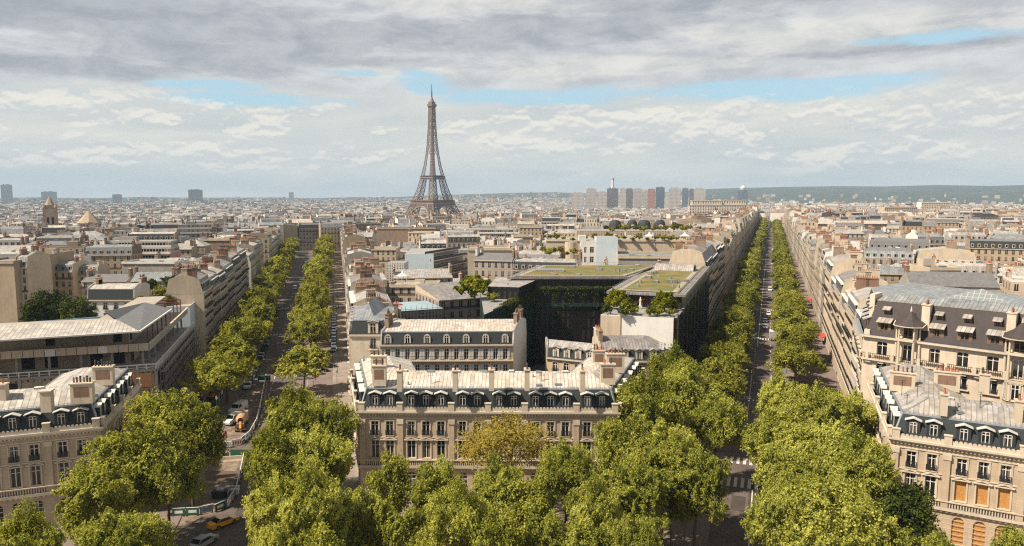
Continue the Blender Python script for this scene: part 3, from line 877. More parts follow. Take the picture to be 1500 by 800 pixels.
# ---------------------------------------------------------------- foliage
def np_mesh(name, verts, quads, mats, tint=None):
    me = bpy.data.meshes.new(name)
    nv = len(verts); nq = len(quads)
    me.vertices.add(nv); me.vertices.foreach_set('co', verts.astype(np.float32).ravel())
    me.loops.add(nq*4); me.loops.foreach_set('vertex_index', quads.astype(np.int32).ravel())
    me.polygons.add(nq); me.polygons.foreach_set('loop_start', np.arange(0, nq*4, 4, dtype=np.int32))
    for m_ in mats: me.materials.append(MATS[m_])
    if tint is not None:
        at_ = me.attributes.new('tint', 'FLOAT', 'FACE'); at_.data.foreach_set('value', tint.astype(np.float32))
    me.update(calc_edges=True); return me
def crown(seed, Rr, H, nleaf, leaf, nlobe=26, mat='leaf_plane', sparse=1.0, z0=0.0):
    """crown of separate leaves: lobes of different size round an uneven outline, leaves mostly near each lobe's skin"""
    g = np.random.default_rng(seed)
    d = g.normal(size=(nlobe, 3)); d /= np.linalg.norm(d, axis=1)[:, None]
    d[:, 2] = np.where(d[:, 2] < -0.35, -d[:, 2], d[:, 2])
    rr_ = g.uniform(0.50, 0.92, nlobe)
    c = d*rr_[:, None]*np.array([Rr, Rr, H/2])
    lr = g.uniform(0.13, 0.30, nlobe)*Rr*(1.12-0.25*np.abs(d[:, 2]))
    c = np.vstack([c, [[0, 0, -H*.05], [Rr*.15, 0, H*.12]]]); lr = np.append(lr, [Rr*.5, Rr*.42])
    wgt = lr**2; wgt[-2:] *= .35; wgt /= wgt.sum()
    k = g.choice(len(lr), nleaf, p=wgt)
    v = g.normal(size=(nleaf, 3)); v /= np.linalg.norm(v, axis=1)[:, None]
    # small bunches on each lobe
    nb = 14; bd = g.normal(size=(len(lr), nb, 3)); bd /= np.linalg.norm(bd, axis=2)[:, :, None]
    bi = g.integers(0, nb, nleaf); useb = g.random(nleaf) < 0.62
    vb = bd[k, bi]+g.normal(size=(nleaf, 3))*0.30; vb /= np.linalg.norm(vb, axis=1)[:, None]
    v = np.where(useb[:, None], vb, v)
    rad = lr[k]*np.where(useb, g.uniform(.72, 1.38, nleaf), g.uniform(.30, 1.2, nleaf))
    p = c[k]+v*rad[:, None]*np.array([1, 1, .82])
    for fq, am in ((1.0, .085), (2.3, .05), (4.7, .03)):
        ph = g.uniform(0, 6.28, (3, 3)); kv = g.normal(size=(3, 3))*fq*3.2/Rr
        for ax in range(3): p[:, ax] += am*Rr*(np.sin(p@kv[ax]+ph[ax, 0])+np.sin(p[:, [1, 2, 0]]@kv[ax]*1.7+ph[ax, 1]))
    p[:, 2] = np.maximum(p[:, 2], -H*.5+g.uniform(0, 1.2, nleaf))
    nrm = v*0.55+g.normal(size=(nleaf, 3))*0.62+np.array([-.22, -.12, .60]); nrm /= np.linalg.norm(nrm, axis=1)[:, None]
    a = np.cross(nrm, g.normal(size=(nleaf, 3))); a /= np.linalg.norm(a, axis=1)[:, None]; b = np.cross(nrm, a)
    s = leaf*g.uniform(.55, 1.25, nleaf)
    q = np.stack([p-a*s[:, None]*.5, p-b*s[:, None]*.36, p+a*s[:, None]*.5, p+b*s[:, None]*.36], 1)
    q[:, :, 2] += z0
    tint = g.uniform(0, 1, nleaf)*.55+g.uniform(0, .45, len(lr))[k]
    return np_mesh('crown', q.reshape(-1, 3), np.arange(nleaf*4).reshape(-1, 4), [mat], tint)
def trunk_mesh(seed, Ht, Rt, Rr, Hc, zc, limbs=7):
    g = random.Random(seed); m = MB()
    def taper(p, q, r0, r1, n=7):
        p = Vector(p); q = Vector(q); d = (q-p).normalized(); a = d.cross(Vector((0, 1, .1))).normalized(); b = d.cross(a)
        for i in range(n):
            A = 2*math.pi*i/n; B = 2*math.pi*(i+1)/n
            f = lambda o, r, t: o+(a*math.cos(t)+b*math.sin(t))*r
            m.quad(f(p, r0, A), f(p, r0, B), f(q, r1, B), f(q, r1, A), 'bark')
    k1 = (g.uniform(-.15, .15), g.uniform(-.15, .15), Ht*.55); k2 = (g.uniform(-.3, .3), g.uniform(-.3, .3), Ht)
    taper((0, 0, -.1), k1, Rt*1.25, Rt); taper(k1, k2, Rt, Rt*.72)
    for i in range(limbs):
        an = 2*math.pi*i/limbs+g.uniform(-.4, .4); r = Rr*g.uniform(.35, .62); z = zc+Hc*g.uniform(-.12, .26)
        mid = (k2[0]+math.cos(an)*r*.45, k2[1]+math.sin(an)*r*.45, Ht+(z-Ht)*.55); e = (math.cos(an)*r, math.sin(an)*r, z)
        taper(k2, mid, Rt*.42, Rt*.28, 5); taper(mid, e, Rt*.28, Rt*.10, 5)
        for _ in range(2):
            e2 = (e[0]+g.uniform(-1, 1)*Rr*.25, e[1]+g.uniform(-1, 1)*Rr*.25, e[2]+g.uniform(.2, 1)*Rr*.25); taper(mid, e2, Rt*.15, Rt*.05, 4)
    return m.mesh('trunk')
def place_tree(cr, tr, x, y, label, cat='tree', group=None, name='plane_tree', rz=None, s=1.0, sz=None, z=None):
    z = gz(x, y) if z is None else z
    o = empty(name, (x, y, z), label, cat, group)
    o.rotation_euler = (0, 0, rnd.uniform(0, 6.28) if rz is None else rz); o.scale = (s, s, sz or s)
    a = bpy.data.objects.new('crown', cr); COL.objects.link(a); a.parent = o
    if tr:
        b = bpy.data.objects.new('trunk', tr); COL.objects.link(b); b.parent = o
    return o
ORD = ['nearest', 'second', 'third', 'fourth', 'fifth', 'sixth', 'seventh', 'eighth', 'ninth', 'tenth', 'eleventh', 'twelfth', 'thirteenth', 'fourteenth', 'fifteenth', 'sixteenth', 'seventeenth', 'eighteenth', 'nineteenth', 'twentieth']
TENS = {20: 'twenty', 30: 'thirty', 40: 'forty', 50: 'fifty', 60: 'sixty', 70: 'seventy', 80: 'eighty', 90: 'ninety'}
FIRST = ['first']+ORD[1:]
def nth(i):
    """0 -> first"""
    i += 1
    if i <= 20: return FIRST[i-1]
    if i % 10 == 0 and i < 100: return TENS[i][:-1]+'ieth'
    if i < 100: return TENS[i//10*10]+'-'+FIRST[i % 10-1]
    return 'hundred and '+nth(i-101) if i > 100 else 'hundredth'
# ---------------------------------------------------------------- land, roads, pavements
FOOT = []          # ground plans already taken: (centre, radius, polygon)
def take(poly, grow=0.0):
    c = sum((V2(p) for p in poly), Vector((0, 0)))/len(poly); FOOT.append((c, max((V2(p)-c).length for p in poly)+grow, [V2(p) for p in poly]))
def sat(A, B):
    for P, Q in ((A, B), (B, A)):
        n = len(P)
        for i in range(n):
            a = P[i]; b = P[(i+1) % n]; nr = Vector((b.y-a.y, a.x-b.x))
            if min((q-a).dot(nr) for q in Q) >= -1e-6: return False
    return True
def free(poly):
    c = sum((V2(p) for p in poly), Vector((0, 0)))/len(poly); r = max((V2(p)-c).length for p in poly)
    for c2, r2, q in FOOT:
        if (c-c2).length < r+r2 and sat([V2(p) for p in poly], q): return False
    return True

# one sheet from under the camera to past the hills
def land():
    rad = [0, 60, 120, 200, 300, 420, 520, 640, 760, 900, 1050, 1200, 1400, 1700, 2100, 2600, 3200, 3900, 4500, 5000, 5500, 6000, 6500, 7000, 7500, 8000, 8600, 9300, 10500]
    na = 120; vs = []; fs = []
    for r in rad:
        for k in range(na):
            a = 2*math.pi*k/na; x, y = r*math.sin(a), r*math.cos(a)
            vs.append((x, y, gz(x, y) if y > 0 else gz(x, 1)*0))
    for i in range(len(rad)-1):
        for k in range(na):
            j = (k+1) % na; fs.append((i*na+k, i*na+j, (i+1)*na+j, (i+1)*na+k))
    return vs, fs
vs, fs = land()
na = 120
vs2 = [vs[0]]+vs[na:]
fs2 = []
for f in fs:
    g = tuple(0 if i < na else i-na+1 for i in f)
    g2 = []
    for i in g:
        if i not in g2: g2.append(i)
    if len(g2) >= 3: fs2.append(tuple(reversed(g2)))
me = bpy.data.meshes.new('ground'); me.from_pydata(vs2, [], fs2)
me.materials.append(MATS['courtyard']); me.materials.append(MATS['land'])
for p in me.polygons:
    if p.center.length > 4300: p.material_index = 1
    p.use_smooth = True
me.update(); o = bpy.data.objects.new('ground', me); COL.objects.link(o); o['kind'] = 'structure'

def band(F, s0, s1, t0, t1, z, mat, mb=None, step=60):
    m = mb or MB(); n = max(1, int((s1-s0)/step))
    for i in range(n):
        a = s0+(s1-s0)*i/n; b = s0+(s1-s0)*(i+1)/n
        P = [F(a, t0), F(a, t1), F(b, t1), F(b, t0)]
        m.quad(*[(p.x, p.y, z+gz(p.x, p.y)) for p in P], mat)
    return m
def slab(F, s0, s1, t0, t1, mat, h=0.12, mb=None):
    """raised pavement with its kerb"""
    m = mb or MB()
    P = ccw([F(s0, t0), F(s0, t1), F(s1, t1), F(s1, t0)])
    n = 1
    m.prism([(p.x, p.y) for p in P], 0, h, 'kerb', mat)
    return m
SX = 142.0          # side street behind the round of hotels, along both avenues
structure('road', band(KL, 52, 1020, -7.0, 4.4, 0.012, 'asphalt'))
structure('road', band(IE, 60, 640, -24.6, -11.5, 0.012, 'asphalt'))
structure('service_lane', band(IE, 150, 600, -7.0, -2.0, 0.010, 'paving'))
# ring street in front and behind
m = MB(); 
for i in range(24):
    a0 = R(-46+92*i/24); a1 = R(-46+92*(i+1)/24)
    m.quad(*[(r*math.sin(a), r*math.cos(a), 0.006) for r, a in ((84, a1), (84, a0), (97, a0), (97, a1))][::-1], 'asphalt')
structure('ring_road', m)
m = MB(); band(KL, 143, 151, -60, 60, 0.008, 'asphalt', m); structure('side_street', m)
m = MB(); band(IE, 147, 156, -70, 25, 0.008, 'asphalt', m); structure('side_street', m)
for F, ranges, t0, t1, mt in ((KL, ((98, 141), (153, 330), (338, 620)), 4.4, 18.5, 'paving'), (KL, ((98, 141), (153, 330), (338, 620)), -19.5, -7.0, 'paving'),
                              (IE, ((98, 145), (158, 330), (338, 600)), -39, -24.6, 'paving'), (IE, ((98, 145), (158, 330), (338, 600)), -11.5, -7.0, 'paving'), (IE, ((98, 145), (158, 330), (338, 600)), -2.0, 3.0, 'paving_light')):
    for a, b in ranges: structure('pavement', slab(F, a, b, t0, t1, mt))
m = MB()
for i in range(24):
    a0 = R(-46+92*i/24); a1 = R(-46+92*(i+1)/24)
    if any(abs((i+.5)*92/24-46-q) < 4.5 for q in (19.5, -24)): continue
    m.prism([(r*math.sin(a), r*math.cos(a)) for r, a in ((97, a0), (97, a1), (116, a1), (116, a0))][::-1], 0, .11, 'kerb', 'paving_light')
structure('pavement', m)
m = MB()
for i in range(24):
    a0 = R(-46+92*i/24); a1 = R(-46+92*(i+1)/24)
    m.prism([(r*math.sin(a), r*math.cos(a)) for r, a in ((60, a0), (60, a1), (84, a1), (84, a0))][::-1], 0, .11, 'kerb', 'paving')
structure('pavement', m)
rp_ = random.Random(12); m = MB()
for q in range(26):
    F, ta, tb = ((KL, -6.6, 4.0), (IE, -24, -12))[q % 2]; s = rp_.uniform(105, 420); t_ = rp_.uniform(ta, tb-3); L = rp_.uniform(2, 14); w_ = rp_.uniform(.8, 3)
    band(F, s, s+L, t_, t_+w_, 0.0145, 'asphalt_old' if q % 3 else 'asphalt_new', m, 400)
structure('road_patches', m)
# painted markings
Z = 0.018
m = MB()
band(KL, 60, 122, -1.45, -1.25, Z, 'road_mark', m, 400); band(KL, 122, 126, -1.45, -1.25, Z, 'road_mark', m, 400)
s = 166
while s < 205: band(KL, s, s+14, -3.6, -3.4, Z, 'road_mark', m, 400); s += 15
s = 212
while s < 245: band(KL, s, s+1.6, -3.3, -3.1, Z, 'road_mark', m, 400); s += 3.2
band(KL, 250, 640, -2.9, -2.65, Z, 'road_mark', m, 60)
s = 170
while s < 640: band(KL, s, s+3, 1.2, 1.35, Z, 'road_mark', m, 400); s += 9
band(KL, 181, 212, 1.5, 1.65, Z, 'road_mark', m, 400)
s = 150
while s < 600: band(IE, s, s+3.0, -17.6, -17.4, Z, 'road_mark', m, 400); s += 6.0
structure('lane_marking', m)
def zebra(F, s0, s1, t0, t1, along=True, w=0.55, step=1.15):
    m = MB(); t = t0
    while t < t1: band(F, s0, s1, t, t+w, Z, 'road_mark', m, 400); t += step
    structure('crosswalk', m)
zebra(KL, 126.5, 131.0, -6.8, 4.2); zebra(KL, 138.0, 141.5, -6.8, 4.2); zebra(KL, 154.5, 157.5, -6.8, 4.2); zebra(KL, 262, 265, -6.8, 4.2, w=.4, step=.9); zebra(KL, 330, 333, -6.8, 4.2, w=.4, step=.9)
zebra(IE, 159, 163, -7, -2.2, w=.4, step=.8); zebra(IE, 268, 271, -24, -12, w=.5, step=1.1); zebra(IE, 142, 145, -24, -12, w=.5, step=1.1); zebra(IE, 330, 333, -24, -12, w=.5, step=1.1)
# the word BUS painted in the near lane, read by drivers coming towards us
cu = bpy.data.curves.new('bus_marking', 'FONT'); cu.body = 'BUS'; cu.size = 2.4; cu.align_x = 'CENTER'
tx = bpy.data.objects.new('bus_tmp', cu); COL.objects.link(tx)
dg = bpy.context.evaluated_depsgraph_get(); dg.update(); me = bpy.data.meshes.new_from_object(tx.evaluated_get(dg))
bpy.data.objects.remove(tx); me.materials.clear(); me.materials.append(MATS['road_mark'])
for v in me.vertices: v.co.y *= 1.5
p = KL(186.5, -5.1); o = bpy.data.objects.new('bus_marking', me); COL.objects.link(o); o.location = (p.x, p.y, 0.022); o.rotation_euler = (0, 0, math.pi-KA); o['kind'] = 'structure'
# promenade stripe
m = MB()
for a, b in ((153, 330), (338, 620)): band(KL, a, b, 13.6, 13.75, .125, 'kerb', m, 400)
band(IE, 158, 330, -8.6, -8.45, .125, 'kerb', m, 400)
structure('paving_line', m)
# works site on the left avenue: broken ground inside the barriers
m = MB(); 
site = [at(q[0], q[1], 0) for q in ((352, 662), (345, 700), (330, 745), (262, 772), (298, 662))]
m.face([(p.x, p.y, 0.03) for p in ccw(site)], 'rubble')
site2 = [at(q[0], q[1], 0) for q in ((376, 612), (390, 585), (392, 560), (345, 585), (318, 652), (352, 652))]
m.face([(p.x, p.y, 0.03) for p in ccw(site2)], 'rubble')
structure('torn_up_road', m)
m = MB(); tr_ = [at(q[0], q[1], 0) for q in ((300, 690), (352, 690), (346, 706), (302, 704))]
m.face([(p.x, p.y, 0.036) for p in ccw(tr_)], 'soil'); structure('trench', m)

# ---------------------------------------------------------------- the three hotels round the place
def quoin_corner(m, p, z0, z1, mat='trim'):
    m.box((p.x, p.y, z0), (1.0, 1.0, z1-z0), mat, 0)
def hotel(label, poly, front, sides, group, boards=(), chim=(), zc=15.0, zincm='zinc'):
    """poly CCW; front = {edge: bay groups}; sides = {edge: bay groups}; other edges are courtyard walls"""
    c = sum((V2(p) for p in poly), Vector((0, 0)))/len(poly)
    root = empty('corner_hotel', (c.x, c.y, 0), label, 'building')
    take(poly)
    wall = MB(); cor = MB(); par = MB(); bal = MB(); n = len(poly); allf = {**front, **sides}
    ins = []
    for i in range(n): ins.append((1.35, 5.0) if i in allf else (0.5, 4.6))
    roof, r1, r2, z1, z2 = mansard(root, poly, ins, zc+.15, 3.1, 1.7, 'slate', zincm)
    for i in range(n):
        a = V2(poly[i]); b = V2(poly[(i+1) % n]); L = (b-a).length; d = (b-a).normalized(); nr = Vector((d.y, -d.x)); rz = math.atan2(d.y, d.x)
        if i not in allf:
            nn = max(1, round(L/3)); wall.quad((*a, 0), (*b, 0), (*b, zc), (*a, zc), 'facade_cream', [(0, 0), (nn, 0), (nn, 4), (0, 4)])
            continue
        us, pil, bw = bays(L, allf[i], 1.1, 1.3)
        rows = [(0.0, 5.3, [(u, 1.5, 0.5, 4.5, 1) for u in us]), (5.9, 10.3, [(u, 1.35, 6.95, 9.85, 0) for u in us]), (10.4, 13.5, [(u, 1.2, 10.75, 13.1, 0) for u in us])]
        wall_rows(wall, a, b, 0, zc, rows, 'stone_cream')
        # basement course, belt, balustrade, entablature
        strip(wall, a, b, 0, 0.5, .10, 'stone_grey')
        for zz in (1.2, 1.9, 2.6, 3.3, 4.0): strip(wall, a, b, zz, zz+.06, .025, 'trim')
        strip(cor, a, b, 5.30, 5.75, .45, 'trim', 'zinc_dull', .2); dentils(cor, a, b, 5.05, .22, .3, .7, 'trim')
        strip(cor, a, b, 10.32, 10.50, .12, 'trim')
        strip(cor, a, b, 13.45, 13.62, .14, 'trim', None, .05); strip(cor, a, b, 14.35, 14.62, .42, 'trim', None, .3); strip(cor, a, b, 14.62, 14.95, .62, 'trim', 'zinc_pale', .45)
        dentils(cor, a, b, 14.1, .25, .32, .5, 'trim')
        # balustrade on the belt: rail, dado and balusters
        strip(bal, a, b, 6.55, 6.70, .40, 'trim'); dentils(bal, a+nr*.12, b+nr*.12, 5.75, .80, .14, .34, 'trim')
        for u in pil+[0.5, L-.5]:
            p = a+d*u+nr*.12
            wall.box((p.x, p.y, 5.75), (.9, .34, 7.7), 'stone_cream', rz)
            cor.box((a.x+d.x*u+nr.x*.14, a.y+d.y*u+nr.y*.14, 12.7), (1.1, .5, .72), 'trim', rz)
            q = a+d*u+nr*.3
            par.box((q.x, q.y, 14.95), (.95, .55, 1.25), 'trim', rz); par.box((q.x, q.y, 16.2), (1.1, .7, .12), 'trim', rz)
        # scalloped parapet in front of the slates
        strip(par, a+nr*.30, b+nr*.30, 14.95, 15.35, .12, 'trim')
        k = int(L/.55); 
        for q in range(k):
            u = (q+.5)*L/k; p = a+d*u+nr*.36
            pts = [(-.24, 0), (.24, 0), (.22, .16), (.10, .27), (-.10, .27), (-.22, .16)]
            fr = [(p.x+d.x*x-nr.x*-.06, p.y+d.y*x-nr.y*-.06, 15.35+z) for x, z in pts]; bk = [(p.x+d.x*x-nr.x*.06, p.y+d.y*x-nr.y*.06, 15.35+z) for x, z in pts]
            par.face(fr, 'trim'); par.face(bk[::-1], 'trim')
            for e in range(1, 5): par.quad(fr[e], bk[e], bk[e+1], fr[e+1], 'trim')
        for u in us:
            p = a+d*u
            # frames and pediments
            for hw, s0, h0 in ((.68, 6.95, 9.85), (.60, 10.75, 13.1)):
                for sg in (-1, 1):
                    q = p+d*sg*(hw+.11)+nr*.05; wall.box((q.x, q.y, s0-.1), (.20, .10, h0-s0+.2), 'trim', rz)
                q = p+nr*.06; wall.box((q.x, q.y, h0+.02), (2*hw+.5, .14, .20), 'trim', rz)
                q = p+nr*.10; wall.box((q.x, q.y, s0-.16), (2*hw+.3, .2, .12), 'trim', rz)
            q = p+nr*.16; 
            m2 = cor
            for sg in (-1, 1):
                a3 = q-d*sg*1.18; 
                A = (a3.x, a3.y, 10.02); B = (q.x, q.y, 10.42)
                m2.bar(A, B, .075, 'trim')
            m2.box((q.x, q.y, 9.95), (2.3, .30, .10), 'trim', rz)
            win = p-nr*.24
            bd = (i, us.index(u)) in boards
            add_window(root, (win.x, win.y, 10.75), rz, 1.2, 2.35)
            add_window(root, (win.x, win.y, 6.95), rz, 1.35, 2.9, 'board' if bd else 'french', rail=False)
            add_window(root, (win.x, win.y, .5), rz, 1.5, 4.0, 'board' if bd else 'french', rail=False)
            pp, r_, _ = slope_pos(a, b, u, zc+.15, z1, .30, 1.35, zc+.6)
            add_dormer(root, (pp.x, pp.y, zc+.6), rz, 'ped', 1.75, 1.85, 1.5)
        # cresting along the break
        k = int(L/.6); e0 = r1[i]; e1 = r1[(i+1) % n]; cr = MB()
        for q in range(k):
            p = e0+(e1-e0)*((q+.5)/k); cr.bar((p.x, p.y, z1), (p.x, p.y, z1+.34), .03, 'lead')
        cr.bar((e0.x, e0.y, z1+.25), (e1.x, e1.y, z1+.25), .02, 'lead'); cr.build('roof_cresting', root)
    # hips in lead
    hip = MB()
    r0 = offset_poly(poly, [min(.3, q[0]) for q in ins])
    for i in range(n):
        if i in allf and (i-1) % n in allf:
            hip.bar((*r0[i], zc+.15), (*r1[i], z1), .14, 'lead'); hip.bar((*r1[i], z1), (*r2[i], z2), .08, 'zinc')
    if hip.f: hip.build('roof_hip', root)
    wall.build('wall', root); cor.build('cornice', root); par.build('parapet', root); bal.build('balustrade', root)
    for (x, y, z, w_, d_, h_, rot, k, pn, kd) in chim: add_chimney(root, x, y, z, w_, d_, h_, rot, k, pn, kd)
    # vent pipes, aerials and lights on the zinc
    rv = random.Random(int(c.x*10))
    for q in range(16):
        e = rv.choice(list(allf)); f_ = rv.uniform(.1, .9); u = rv.uniform(.06, .94); k1 = (r1[e].lerp(r1[(e+1) % n], u)).lerp(r2[e].lerp(r2[(e+1) % n], u), f_); zz = z1+(z2-z1)*f_; mm = MB()
        if q % 3 == 0:
            hh = rv.uniform(1.2, 2.6); mm.bar((k1.x, k1.y, zz-.1), (k1.x, k1.y, zz+hh), .03, 'rail_black')
            for w3 in (.7, .85, 1.0): mm.bar((k1.x-.45, k1.y, zz+hh*w3), (k1.x+.45, k1.y, zz+hh*w3), .02, 'rail_black')
            mm.build('aerial', root)
        elif q % 3 == 1: mm.cyl((k1.x, k1.y, zz-.1), .12, .12, rv.uniform(.5, 1.1), 'lead', 7); mm.build('vent_pipe', root)
        else: mm.box((k1.x, k1.y, zz-.1), (rv.uniform(.6, 1.1), rv.uniform(.6, 1.3), .3), 'lead', 0, 'skylight_glass'); mm.build('roof_light', root)
    # lights along the ridge
    for q in range(7):
        e = 0 if 0 in front else list(front)[0]; a = r2[e]; b = r2[(e+1) % n]; u = (q+.6)/7.6
        p = a+(b-a)*u; d = (b-a).normalized(); nn_ = Vector((-d.y, d.x)); p = p+nn_*rnd.uniform(.3, 1.6)
        mm = MB(); mm.box((p.x, p.y, z2-.05), (rnd.uniform(.8, 1.4), .8, .35), 'zinc', math.atan2(d.y, d.x), 'skylight_glass' if q % 2 else 'plaster_white'); mm.build('roof_light', root)
    return root, r1, r2, z1, z2
def A15(px, py): return at(px, py, 15.0)
# centre
fl, fr_ = A15(526, 600), A15(905, 602)
bl, br_ = at(517, 550, 15.0), at(940, 548, 15.0)
dl = (bl-fl).normalized(); dr = (br_-fr_).normalized(); fx = (fr_-fl).normalized()
polyB = [fl, fr_, br_, br_-fx*11.0, fr_+dr*11.5-fx*11.5, fl+dl*11.5+fx*11.5, bl+fx*11.5, bl]
def chz(px, py, z): p = at(px, py, z); return (p.x, p.y)
chB = []
for px, py, w_, d_, k, pn in ((555, 534, 2.6, 1.0, 3, True), (556, 549, 2.2, 1.0, 2, True), (586, 556, .8, 1.6, 2, False), (667, 556, .8, 1.6, 3, False), (720, 555, .8, 1.6, 3, False),
                              (772, 555, .8, 1.5, 3, False), (853, 557, .8, 1.5, 2, False), (877, 526, 2.2, .9, 5, True), (890, 547, 2.4, 1.0, 2, True), (901, 531, 3.2, .9, 5, True)):
    x, y = chz(px, py, 20.4); chB.append((x, y, 18.6, w_, d_, 3.3, 0, k, pn, 1 if px < 860 else 0))
hotel('long cream stone hotel with fourteen pedimented slate dormers, centre foreground behind the trees', polyB, {0: [2, 3, 2, 2, 3, 2]}, {1: [2, 3, 2], 7: [2, 3, 2]}, 'x', chim=chB, zincm='zinc_warm')
# left
c0, c1, c2 = A15(147, 623.5), A15(0, 638), at(201, 564, 15)
dA = (c1-c0).normalized(); dS = (c2-c0).normalized()
fa = c0+dA*44; 
polyA = [fa, c0, c2, c2+dA*12, c0+dS*12+dA*12, fa+dS*12]
chA = []
for px, py, w_, k in ((152, 548, 3.0, 6), (121, 573, 3.0, 6), (69, 585, 1.4, 0), (0, 575, 2.0, 2)):
    x, y = chz(px, py, 20.4); chA.append((x, y, 18.6, w_, 1.2, 3.0, .2, k, w_ > 2, 1))
hotel('tan stone hotel with slate dormers and bright metal roof at the left edge', polyA, {0: [2, 3, 2, 2, 3, 2]}, {1: [2, 2, 2, 2]}, 'x', chim=chA, zincm='zinc_white')
# right
c0, c1, c2 = A15(1307, 638), A15(1500, 666), at(1277, 566, 15)
dC = (c1-c0).normalized(); dS = (c2-c0).normalized(); fb = c0+dC*44; c2 = c0+dS*34
polyC = [c0, fb, fb+dS*12, c0+dS*12+dC*12, c2+dC*12, c2]
chC = []
for px, py, w_, d_, k, pn in ((1322, 557, 3.6, 1.0, 5, True), (1387, 556, 3.6, 1.0, 8, True), (1383, 590, .9, 1.3, 2, False), (1492, 600, .9, 1.3, 2, False), (1442, 560, 1.4, .9, 2, False)):
    x, y = chz(px, py, 20.4); chC.append((x, y, 18.6, w_, d_, 3.0, -.5, k, pn, 0))
_, r1C, r2C, z1C, z2C = hotel('cream stone hotel with five orange boarded windows at the bottom right corner', polyC, {0: [2, 3, 2, 2, 3, 2]}, {5: [2, 3, 3, 2]}, 'x', boards={(0, 2), (0, 3), (0, 4)}, chim=chC)

